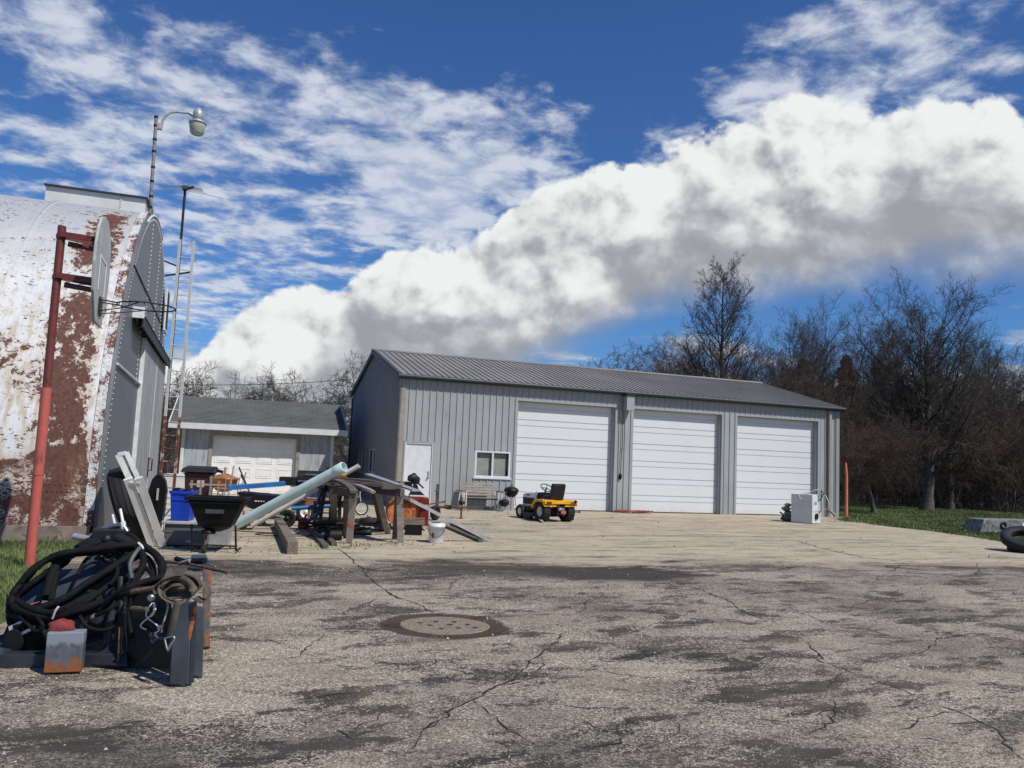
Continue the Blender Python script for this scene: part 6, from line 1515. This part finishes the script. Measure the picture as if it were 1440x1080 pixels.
# ---- cover plate in the pavement
P = np.array([-.555, 8.13, .006]); mh = thing('drain_cover', 'round concrete drain cover with small holes set in the pavement', 'drain cover', P)
mb = MB(); ring = [(.43*math.cos(t)*(1+.015*math.sin(5*t)), .40*math.sin(t)*(1+.02*math.cos(4*t)), .006) for t in np.linspace(0, 2*PI, 48, endpoint=False)]; lo_ = [(a*1.02,b*1.02,-.001) for a, b, _ in ring]
mb.add(ring+lo_, [tuple(range(48))]+[(i, 48+i, 48+(i+1) % 48, (i+1) % 48) for i in range(48)]); 
def mkconc():  # cover concrete
    m, nt, b = newmat('cover_concrete'); v = objco(nt, False); vr = sep(nt, voro(nt, v, 75, 'F1', 'Color'))[0]; n = noise(nt, v, 40, 5, .7); n2 = noise(nt, v, 5, 5, .7)
    c = mixc(nt, vr, (.16,.122,.085), (.33,.262,.185)); c = mixc(nt, n.sm(.5,.62)*.7, c, (.10,.085,.07)); c = mixc(nt, n2.sm(.5,.7)*.6, c, (.14,.11,.085)); setin(nt, b.inputs['Base Color'], c); b.inputs['Roughness'].default_value = .95; bump(nt, b, n, .6, .01); return m
mb.build('disc', mkconc(), mh, world=False)
for x, y in ((-.25,.05),(-.1,.14),(.08,.16),(.22,.05),(-.14,-.05),(.05,.02),(.14,-.12),(-.02,-.18),(.30,-.08)):
    mb = MB(); mb.tube([(x,y,.0062),(x,y,.0085)], .028, 10); mb.build('hole', MT['crack'], mh, world=False)
# ------------------------------------------------------------------ foreground: hydraulic attachment with a heap of hoses
k1 = lambda x, y: (x/3.856, 700+y/3.856)
def A(x, y, D):
    px, py = k1(x, y); return at(px, py, D+1.05-.0037*(max(px, -20)-60))
A0 = g(150, 940); att = thing('hydraulic_attachment', 'grey steel loader attachment heaped with black hydraulic hoses', 'attachment', A0)
def smooth_path(P, n=8):
    P = np.array(P, float); Q = []
    for i in range(len(P)-1):
        p0 = P[max(0,i-1)]; p1 = P[i]; p2 = P[i+1]; p3 = P[min(len(P)-1,i+2)]
        for t in np.linspace(0,1,n,endpoint=False): Q.append(.5*((2*p1)+(-p0+p2)*t+(2*p0-5*p1+4*p2-p3)*t*t+(-p0+3*p1-3*p2+p3)*t**3))
    Q.append(P[-1]); return np.array(Q)
def plate(name, pts, D, t, m, D2=None, bevel=.004):
    """steel plate: outline points each with their own depth, given real thickness"""
    P = np.array([A(x, y, d if d else D) for x, y, d in [(p+(None,))[:3] for p in pts]])
    c = P.mean(0); u, s, vt = np.linalg.svd(P-c); n = vt[2]; ex, ey = vt[0], vt[1]
    mb = MB(); mb.prism([((p-c)@ex, (p-c)@ey) for p in P], t, o=c, ex=ex, ey=ey); return mb.build(name, MT[m], att, bevel=bevel)
hr = np.random.default_rng(12)
def hose(pts, r, m='hose', name='hose'):
    P = smooth_path([A(x, y, d) for x, y, d in pts], 8); P = P+np.cumsum(hr.normal(size=P.shape), 0)*.0006
    r = r*1.13; wv = np.convolve(hr.normal(size=len(P)+6), np.ones(4)/4, 'same')[3:-3]; rr = r*(.93+.13*wv); mb = MB(); mb.tube(P, rr, 10); return mb.build(name, MT[m], att)
# base frame on the ground
mb = MB(); a, b = g(-60, 938), g(236, 936); mb.beam(a+Z*.05, b+Z*.05, .12, .10); mb.build('base_beam', MT['steel_blue'], att, bevel=.006)
mb = MB(); a2, b2 = a+np.array([.30,.75,0]), b+np.array([-.12,.80,0]); mb.beam(a2+Z*.05, b2+Z*.05, .12, .10); mb.build('base_beam', MT['steel_blue'], att, bevel=.006)
for t in (.12,.45,.75,.97):
    p = a+(b-a)*t; q = a2+(b2-a2)*t; mb = MB(); mb.beam(p+Z*.052, q+Z*.052, .10, .09); mb.build('cross_member', MT['steel_blue'], att, bevel=.006)
plate('skid_plate', [(-60,930,5.85),(235,930,5.85),(235,850,6.0),(60,860,6.05),(-20,840,6.05)], None, .012, 'steel_blue')
plate('side_gusset', [(-70,900,5.95),(60,800,6.1),(75,700,6.2),(40,690,6.2),(20,740,6.15),(-70,770,6.1)], None, .014, 'steel_blue')
# sloping back plates
plate('back_plate', [(90,580,6.35),(285,360,6.75),(305,420,6.7),(215,580,6.35),(130,600,6.3)], None, .012, 'plate_blue')
plate('back_plate', [(308,390,6.7),(440,388,6.7),(620,175,7.05),(680,170,7.05),(545,350,6.75),(560,430,6.6),(420,520,6.45),(300,560,6.4)], None, .014, 'plate_blue')
plate('back_plate', [(560,470,6.6),(700,420,6.65),(700,900,6.3),(560,900,6.3)], None, .014, 'steel_blue')
plate('rear_panel', [(230,900,6.75),(700,900,6.75),(720,300,7.1),(600,180,7.1),(300,560,6.9)], None, .014, 'steel_blue')
plate('inner_gusset', [(500,910,6.0),(690,910,6.0),(690,760,6.25),(650,740,6.25),(520,860,6.05)], None, .012, 'steel_blue')
def make_end_box():
    m, nt, b = newmat('rusting_end_box'); v = objco(nt, False); z = sep(nt, v)[2]; n = noise(nt, v, 14, 8, .7, .5); n2 = noise(nt, v, 40, 5, .7)
    low = (z+(n-.5)*.30).sm(.12, .07); hi = (z+(n-.5)*.14).sm(.19, .24)
    c = mixc(nt, n.sm(.3,.7), (.06,.072,.088), (.11,.13,.155)); c = mixc(nt, hi, c, (.21,.245,.28)); c = mixc(nt, low, c, mixc(nt, n2, (.10,.035,.015), (.36,.14,.05))); c = mixc(nt, n2.sm(.66,.7), c, (.2,.08,.03))
    setin(nt, b.inputs['Base Color'], c); b.inputs['Roughness'].default_value = .6; bump(nt, b, n+n2*.4, .3, .005); return m
# rusty box plate with a red rag on it
bx0 = A(236, 948, 5.62); dv = unit(np.array([.95,.31,0])); bk_ = np.array([-dv[1], dv[0], 0])
R3 = np.stack([dv, bk_, Z], 1); mb = MB(); bx0[2] = .02; hh = .275; mb.box(bx0+dv*.118+bk_*.05+Z*(hh/2), (.235,.12,hh), R3); rbx = mb.build('end_box', make_end_box(), att, bevel=.006)
mb = MB(); mb.ball(A(335,708,5.80), .092, (1.0,.8,.72), 18, 12); V = mb.v[0]; cc = V.mean(0)
V += (.014*np.sin(V[:,0]*60+V[:,2]*45)+.012*np.sin(V[:,2]*80+V[:,1]*50))[:,None]*unit(np.array([1,0,.3])); mb.v[0] = V
tag(mb.build('red_rag', mat('red_cloth', (.20,.035,.03), .95, 0, .25, 20, bmp=.4, bscale=60), loc=A(335,740,5.72)), 'crumpled red rag stuffed on the rusting end box of the attachment', 'rag')
# motor and cylinder bodies in the shade
mb = MB(); c = A(130,765,6.05); mb.tube([c+np.array([-.02,-.05,0]), c+np.array([.10,.25,.02])], .115, 18); mb.tube([c+np.array([-.03,-.09,0]), c+np.array([-.02,-.05,0])], .085, 14); mb.build('hydraulic_motor', MT['black_iron'], att)
mb = MB(); c = A(520,665,6.25); mb.tube([c, c+np.array([.05,.35,.0])], .085, 18); mb.torus(c, .085, .016, (.14,1,0), 20, 8); mb.build('cylinder', MT['black_iron'], att)
mb = MB(); mb.ball(A(525,655,6.22), .05, (1.1,.6,.8)); mb.build('pin_head', MT['rust_plate'], att)
mb = MB(); mb.tube([A(610,560,6.3), A(590,800,6.25)], .045, 12); mb.build('cylinder', MT['steel_blue'], att)
mb = MB(); mb.tube([A(655,430,6.4), A(660,880,6.2)], .035, 10); mb.build('strut', MT['black_iron'], att)
mb = MB(); mb.beam(A(655,700,6.1), A(648,900,6.05), .008, .05); mb.build('rusty_strap', MT['rust'], att)
# valve block and top fittings
mb = MB(); c = A(600,230,7.0); mb.box(c, (.26,.22,.2), .3); mb.tube([c+np.array([-.12,-.1,-.02]), c+np.array([.2,-.14,-.06])], .06, 12); mb.ball(c+np.array([.03,-.13,.02]), .045); mb.tube([c+np.array([.1,-.1,.03]), c+np.array([.26,-.12,-.02])], .05, 10); mb.build('valve_block', MT['black_iron'], att, bevel=.01)
mb = MB(); mb.tube(smooth_path([A(470,225,7.0), A(540,180,7.0), A(600,158,7.0), A(660,150,7.0), A(690,185,7.0)]), .022, 8); mb.build('chrome_pipe', MT['steel'], att)
mb = MB(); mb.tube([A(610,92,7.05), A(626,160,7.0)], .011, 6); mb.build('lever_rod', MT['cable'], att); mb = MB(); mb.tube([A(652,62,7.05), A(668,140,7.0)], .013, 6); mb.tube([A(664,130,7.0), A(678,200,7.0)], .024, 8); mb.build('lever_rod', MT['cable'], att)
mb = MB(); mb.tube([A(402,208,6.9), A(440,218,6.9), A(492,220,6.9)], [.028,.03,.02], 8); mb.build('grey_handle', MT['galv'], att); mb = MB(); mb.tube([A(440,270,6.85), A(478,226,6.85)], .012, 6); mb.build('bolt_rod', MT['steel'], att)
for x, y, d in ((575,300,6.75),(700,300,6.8),(640,330,6.7)):
    mb = MB(); mb.torus(A(x,y,d), .055, .018, (.2,1,.1), 18, 8); mb.build('fitting_ring', MT['black_iron'], att)
for x, y in ((575,330),(565,290)): 
    mb = MB(); mb.tube([A(x,y,6.7), A(x+45,y+12,6.7)], .02, 8); mb.build('fitting', MT['steel'], att)
# hoses
H_ = [([(760,250,6.75),(640,262,6.6),(500,280,6.5),(360,298,6.4),(250,335,6.35),(150,410,6.25),(85,490,6.2),(55,560,6.15),(62,625,6.1),(150,650,6.0),(290,645,5.95),(420,610,5.98),(560,560,6.1)], .027),
 ([(560,235,6.85),(470,262,6.7),(400,300,6.55),(330,345,6.45),(255,405,6.4),(170,465,6.3),(100,520,6.25),(60,590,6.2),(50,650,6.15),(80,720,6.1),(95,790,6.05)], .023),
 ([(740,300,6.7),(660,345,6.55),(570,405,6.4),(460,475,6.25),(360,545,6.12),(250,590,6.05),(140,610,6.0),(80,590,6.05),(60,540,6.1)], .027),
 ([(700,420,6.5),(600,470,6.35),(500,540,6.15),(400,600,6.0),(280,625,5.92),(160,600,5.95),(90,560,6.05)], .023),
 ([(740,245,6.8),(800,275,6.75),(850,315,6.65),(880,375,6.55),(868,440,6.5)], .029),
 ([(720,255,6.75),(770,300,6.65),(775,360,6.5),(745,430,6.4),(700,500,6.3)], .027),
 ([(690,270,6.8),(800,330,6.7),(830,390,6.6),(830,440,6.5)], .022),
 ([(330,320,6.5),(300,380,6.4),(270,450,6.3),(255,545,6.15)], .032),
 ([(290,330,6.5),(305,400,6.4),(290,470,6.3),(280,560,6.1)], .025),
 ([(480,285,6.7),(545,230,6.95),(620,185,7.05),(690,200,7.0),(760,255,6.85)], .025),
 ([(420,270,6.65),(520,215,6.95),(590,205,7.05)], .026),
 ([(870,430,6.3),(780,455,6.2),(690,490,6.1),(600,545,6.1),(540,600,6.1)], .020),
 ([(120,650,6.0),(220,640,5.95),(330,610,5.95),(430,565,6.05),(520,520,6.2)], .025),
 ([(190,660,6.05),(130,690,6.0),(90,740,5.98),(110,800,5.95)], .025),
 ([(640,430,6.45),(620,520,6.35),(600,620,6.3),(590,700,6.3)], .023),
 ([(690,350,6.6),(705,420,6.5),(700,470,6.45)], .018)]
for p, r_ in H_: hose(p, r_)
for i, (p, r_) in enumerate(H_[:6]+H_[9:13]):   # second strands running loosely alongside
    o_ = hr.normal(size=2)*9; hose([(x+o_[0]+hr.normal()*5, y+o_[1]*.6+18+hr.normal()*5, d+.05+.04*hr.normal()) for x, y, d in p], .017+.004*hr.random())
for p in ([(420,420,6.3),(470,330,6.6),(540,300,6.7),(610,330,6.6),(640,400,6.4),(600,470,6.3)],[(520,640,6.0),(600,600,6.0),(640,520,6.2),(690,470,6.2)],[(760,420,6.3),(720,520,6.1),(700,640,6.05),(720,760,6.0)],[(110,640,5.95),(190,720,5.9),(230,700,5.9),(200,640,5.9)],[(430,640,5.95),(470,700,5.95),(560,720,6.0),(620,700,6.05)],[(830,430,6.3),(790,380,6.5),(730,400,6.5),(690,440,6.4),(650,520,6.3)]):
    hose(p, .013)
mb = MB(); mb.tube(smooth_path([A(750,245,6.7), A(770,265,6.68), A(775,285,6.68)]), .010, 6); mb.build('cable_tie', MT['cable'], att)
mb = MB(); mb.tube(smooth_path([A(285,655,5.9), A(300,615,5.89), A(318,590,5.9)]), .009, 6); mb.build('cable_tie', MT['cable'], att)
mb = MB(); mb.tube(smooth_path([A(715,440,6.3), A(705,360,6.4), A(735,300,6.5), A(760,270,6.6)]), .016, 6); mb.build('grey_hose', MT['grey_box'], att)
plate('label_scrap', [(120,590,6.0),(170,580,6.0),(215,560,6.05),(180,575,6.05)], None, .004, 'rust_orange')
plate('label_scrap', [(105,735,5.95),(190,690,5.95),(190,710,5.95),(110,750,5.95)], None, .004, 'white_paint')
plate('label_scrap', [(45,700,6.0),(135,655,6.0),(130,680,6.0),(50,725,6.0)], None, .004, 'white_paint')
# coupler panel with wires
plate('coupler_panel', [(690,510,6.2),(930,480,6.15),(925,920,6.05),(690,920,6.1)], None, .012, 'black_iron')
mb = MB(); mb.tube([A(680,515,6.1), A(900,480,6.0)], .018, 8); mb.build('panel_edge', MT['rust_steel'], att)
mb = MB(); mb.tube([A(684,515,6.1), A(686,600,6.1)], .012, 6); mb.tube([A(684,600,6.1), A(800,605,6.0)], .02, 8); mb.build('bent_strap', MT['strap'], att)
for x, y in ((820,543),(899,530)):
    c = A(x, y, 6.0); mb = MB(); mb.lathe([(.028,-.02),(.028,.0),(.018,.008),(0,.01)], c, unit((.36,-.93,.1)), 14); mb.build('coupler_cap', MT['steel'], att)
for P_ in ([(825,570,5.98),(795,620,5.95),(800,650,5.95),(850,690,5.95),(860,720,5.95)], [(832,570,5.98),(835,610,5.95),(815,640,5.95),(770,680,5.95),(765,700,5.95),(795,715,5.95)], [(838,572,5.98),(842,610,5.95),(820,645,5.95)], [(865,690,5.95),(862,720,5.94),(840,735,5.94),(858,760,5.94)], [(872,690,5.95),(880,730,5.94)]):
    mb = MB(); mb.tube(smooth_path([A(*q) for q in P_], 5), .0055, 5); mb.build('white_wire', MT['cable'], att)
mb = MB(); mb.tube(smooth_path([A(899,545,6.0),(A(910,590,5.97)),A(895,650,5.96),A(882,690,5.95),A(875,730,5.95)], 5), .007, 5); mb.build('grey_wire', MT['galv'], att)
for a_, b_ in (((800,640),(858,690)),((770,705),(820,725))):
    mb = MB(); mb.tube([A(*a_,5.97), A(*b_,5.97)], .018, 8); mb.build('wire_plug', MT['black'], att)
mb = MB()
for i in range(9): mb.ball(A(815+hr.random()*60, 735+hr.random()*45, 5.97), .014)
mb.build('plug_cluster', MT['grey_box'], att)
# upright end plates
plate('upright_plate', [(948,560,5.80),(1040,562,5.86),(1022,1012,5.80),(922,1010,5.74)], None, .016, 'plate_blue')
p0, p1 = A(1035,565,5.88), A(1018,1010,5.82); mb = MB(); bkv = unit(np.array([.25,1,0])); mb.add([p0, p1, p1+bkv*.05, p0+bkv*.05, p0+np.array([.012,0,0]), p1+np.array([.012,0,0]), p1+bkv*.05+np.array([.012,0,0]), p0+bkv*.05+np.array([.012,0,0])], [(0,1,2,3),(7,6,5,4),(0,4,5,1),(1,5,6,2),(2,6,7,3),(3,7,4,0)]); mb.build('upright_web', MT['steel_blue'], att)
plate('rust_flange', [(1052,588,5.85),(1068,590,5.85),(1012,860,5.82),(1000,840,5.81)], None, .012, 'rust_orange', bevel=0)
plate('upright_plate', [(1062,585,6.1),(1108,590,6.14),(1098,975,6.1),(1045,960,6.05)], None, .016, 'plate_blue')
plate('upright_plate', [(1100,375,6.55),(1147,385,6.6),(1137,745,6.55),(1100,765,6.5)], None, .016, 'rust_steel')
plate('top_plate', [(1040,315,6.9),(1118,305,6.9),(1147,385,6.6),(1010,400,6.5)], None, .014, 'plate_blue')
plate('upright_back', [(925,600,6.15),(1060,590,6.2),(1048,940,6.1),(925,930,6.1)], None, .016, 'steel_blue')
mb = MB(); mb.beam(g(246,958)+Z*.05, g(288,903)+Z*.05, .05, .09); mb.build('base_rail', MT['steel_blue'], att)
mb = MB(); mb.tube([A(1112,750,6.5), A(1118,815,6.45)], .03, 8); mb.build('rusty_foot', MT['rust'], att)
mb = MB(); mb.tube([A(895,345,6.6), A(1040,362,6.5), A(1238,406,6.35)], .011, 6); mb.build('rusty_rod', MT['rust'], att)
mb = MB(); mb.tube([A(955,330,6.6), A(1000,345,6.55)], .02, 8); mb.tube([A(1010,345,6.55), A(1110,342,6.5)], .024, 8); mb.build('lever_grip', MT['black'], att)
mb = MB(); mb.tube([A(975,358,6.55), A(1030,340,6.5)], .017, 8); mb.build('lever_pin', MT['steel'], att)
# strap bundle lying on top of the upright
c = A(990,478,6.0); SBd = thing('strap_bundle', 'coiled khaki webbing strap lying on top of the attachment uprights', 'strap', c)
def ribbon(P, w, t, wdir):
    P = np.array(P); T = np.gradient(P, axis=0); V = []
    for p, d, wd in zip(P, T, wdir):
        d = unit(d); wd = unit(wd-d*(wd@d)); n = np.cross(d, wd); V += [p-wd*w/2-n*t/2, p+wd*w/2-n*t/2, p+wd*w/2+n*t/2, p-wd*w/2+n*t/2]
    k = len(P); return V, [(i*4+a, i*4+(a+1) % 4, i*4+4+(a+1) % 4, i*4+4+a) for i in range(k-1) for a in range(4)]
r = np.random.default_rng(21); ex = RGT.copy(); ex[2] = 0; ex = unit(ex); ey = np.array([-ex[1], ex[0], 0])
mb = MB()
for i in range(9):
    n = 40; tt_ = np.linspace(0, 2*PI, n); rx = .105+.014*r.normal(); rz_ = .062+.014*r.normal(); oy = -.10+.024*i; tl = r.normal()*.28; tw_ = r.normal()*.5; off = r.normal(size=3)*np.array([.025,.0,.018])
    P = [c+off+ex*(rx*math.cos(t)*(1+.1*math.sin(2*t+i)))+Z*(rz_*math.sin(t)+tl*rx*math.cos(t)*.5)+ey*(oy+.03*math.sin(t+i)) for t in tt_]
    wd = [ey*math.cos(tw_+.8*math.sin(t+i))+Z*math.sin(tw_+.8*math.sin(t+i)) for t in tt_]
    V, F = ribbon(P, .052, .005, wd); mb.add(V, F, 0, True)
mb.ball(c, .09, (1.15,.9,.52), 14, 8)
mb.build('webbing_coil', MT['strap'], SBd)
mb = MB(); P = smooth_path([A(1000,560,5.75), A(962,575,5.70), A(950,620,5.69), A(935,690,5.69), A(922,760,5.70)], 5); V, F = ribbon(P, .05, .005, [ex]*len(P)); mb.add(V, F, 0, True); mb.build('webbing_tail', MT['strap'], SBd)
mb = MB(); mb.tube(smooth_path([A(893,765,5.69), A(905,815,5.68), A(912,828,5.68), A(925,800,5.68), A(946,765,5.69), A(935,752,5.69), A(893,762,5.69)], 6), .0075, 6); mb.build('wire_hook', MT['steel'], SBd)
mb = MB(); P = smooth_path([A(1100,455,5.9), A(1130,520,5.85), A(1105,560,5.82), A(1060,540,5.85)], 6); V, F = ribbon(P, .05, .005, [ey+Z*.4]*len(P)); mb.add(V, F, 0, True); mb.build('webbing_end', MT['strap'], SBd)
# ------------------------------------------------------------------ scrap, litter and pebbles
r = np.random.default_rng(31); P = g(478, 752)
sc_ = thing('scrap_heap', 'low heap of dark scrap bars and pipe under the left trestle', 'scrap', P)
mb = MB()
for i in range(16):
    c = P+np.array([r.normal()*.32+.1, .35+r.normal()*.45, .05+.10*abs(r.normal())]); a = r.uniform(-.6,.9); d = np.array([math.cos(a), math.sin(a), r.normal()*.08])*r.uniform(.25,.6)
    if i % 3: mb.beam(c-d, c+d, r.uniform(.03,.09), r.uniform(.02,.05))
    else: mb.tube([c-d, c, c+d+np.array([0,0,.03])], r.uniform(.015,.035), 7)
mb.build('scrap_bar', MT['black_iron'], sc_)
mb = MB(); Q = [P+np.array([.35*math.cos(t)*(1+.1*math.sin(3*t))-.1, .6+.3*math.sin(t), .06+.03*math.sin(5*t)+t*.004]) for t in np.linspace(0, 15, 90)]; mb.tube(Q, .02, 6); tag(mb.build('rubber_hose', MT['black'], loc=P), 'loose coil of black rubber hose on the pavement behind the scrap heap', 'hose')
for (px, py, lb, R0) in ((250,770,'thin black hose curled on the pavement below the grey storage box',.25),(368,752,'thin black cord trailing on the pavement below the white pipe',.3)):
    c = g(px, py); mb = MB(); Q = [c+np.array([R0*1.3*math.cos(t)+.09*t, R0*.6*math.sin(t*1.1), .012]) for t in np.linspace(0, 7, 50)]; mb.tube(Q, .010, 5); tag(mb.build('cord', MT['black'], loc=c), lb, 'cord')
P = at(432, 712, 20.6); P[2] = 0
ft2 = thing('low_trailer', 'low trailer with a reddish plank deck behind the aqua pipe', 'trailer', P, .2)
mb = MB()
for i in range(7): mb.bx(-1.0,1.15,-.5+i*.15,-.36+i*.15,.46,.50)
mb.build('deck_planks', MT['pink_wood'], ft2, world=False)
mb = MB(); mb.bx(-1.02,1.17,-.53,-.505,.34,.49); mb.bx(-1.02,1.17,.55,.575,.34,.49); mb.bx(-.1,.1,-.5,.55,.30,.40); mb.build('chassis', MT['black_iron'], ft2, world=False)
for s in (-.60,.64): wheel(ft2, wmat(ft2) @ Vector((0,s,.22)), (-math.sin(.2),math.cos(.2),0), .22, .14)
c = on(481, 667, 17.3); mb = MB(); mb.tube([c+XR*-.09, c+XR*.09], .065, 14); mb.tube([c+XR*-.10, c+XR*-.085], .075, 14); tag(mb.build('strap_reel', MT['yellow'], loc=c), 'small yellow reel lying on the back of the plank pile', 'reel')
c = on(479, 674, 17.3); mb = MB(); mb.beam(c+XR*-.5, c+XR*.5, .2, .05); tag(mb.build('plank', MT['beam_wood'], loc=c), 'short brown board under the small yellow reel', 'plank', PG)
def leaves(pts, s, seed):
    rg = np.random.default_rng(seed); n = len(pts); a = rg.random(n)*6.28; t = rg.normal(size=n)*.4; c = np.c_[pts, .012+.02*rg.random(n)]
    u = np.c_[np.cos(a), np.sin(a), t]*(s*(.5+rg.random(n)))[:,None]; v = np.c_[-np.sin(a), np.cos(a), rg.normal(size=n)*.4]*(s*.6*(.5+rg.random(n)))[:,None]
    return np.stack([c-u, c+v*.8, c+u, c-v*.8], 1).reshape(-1,3)
L_ = []
for px, py, n, sx, sy in ((225,768,160,.5,.25),(250,762,90,.4,.2),(470,765,160,.7,.35),(540,760,140,.9,.4),(480,740,120,1.2,.5),(640,745,80,1.0,.5),(150,775,120,.4,.2),(700,722,60,.8,.15),(1120,734,80,.6,.15),(1200,735,120,.6,.25),(300,775,60,.6,.3)):
    L_.append(g(px, py)[:2]+r.normal(size=(n,2))*np.array([sx, sy]))
c = r.uniform(-6, 14, 400); L_.append(np.c_[c, r.uniform(11, 26, 400)])
V = leaves(np.concatenate(L_), .022, 3); tag(np_mesh('leaf_litter', V, np.arange(len(V)).reshape(-1,4), MT['leaf_litter']), 'scattered brown leaves and grit on the pavement', 'leaves', kind='stuff')
n = 2600; pts = np.c_[r.uniform(-5, 9, n), 3.6+14*r.random(n)**1.6]; pts = pts[in_poly(pts, yp)]; n = len(pts)
s = (.004+.008*r.random(n)**3)[:,None,None]; base = np.array([[1,0,0],[-.5,.86,0],[-.5,-.86,0],[0,0,1.0]]); jit = 1+.35*r.normal(size=(n,4,3)); V = (base[None]*jit*s); V[:,:,:2] += pts[:,None]; V[:,:,2] += .006
F = (np.arange(n)[:,None,None]*4+np.array([[0,1,3],[1,2,3],[2,0,3]])[None]).reshape(-1,3); tag(np_mesh('gravel', V.reshape(-1,3), F, MT['lid_grey']), 'loose pale stone chips scattered on the worn pavement', 'gravel', kind='stuff')
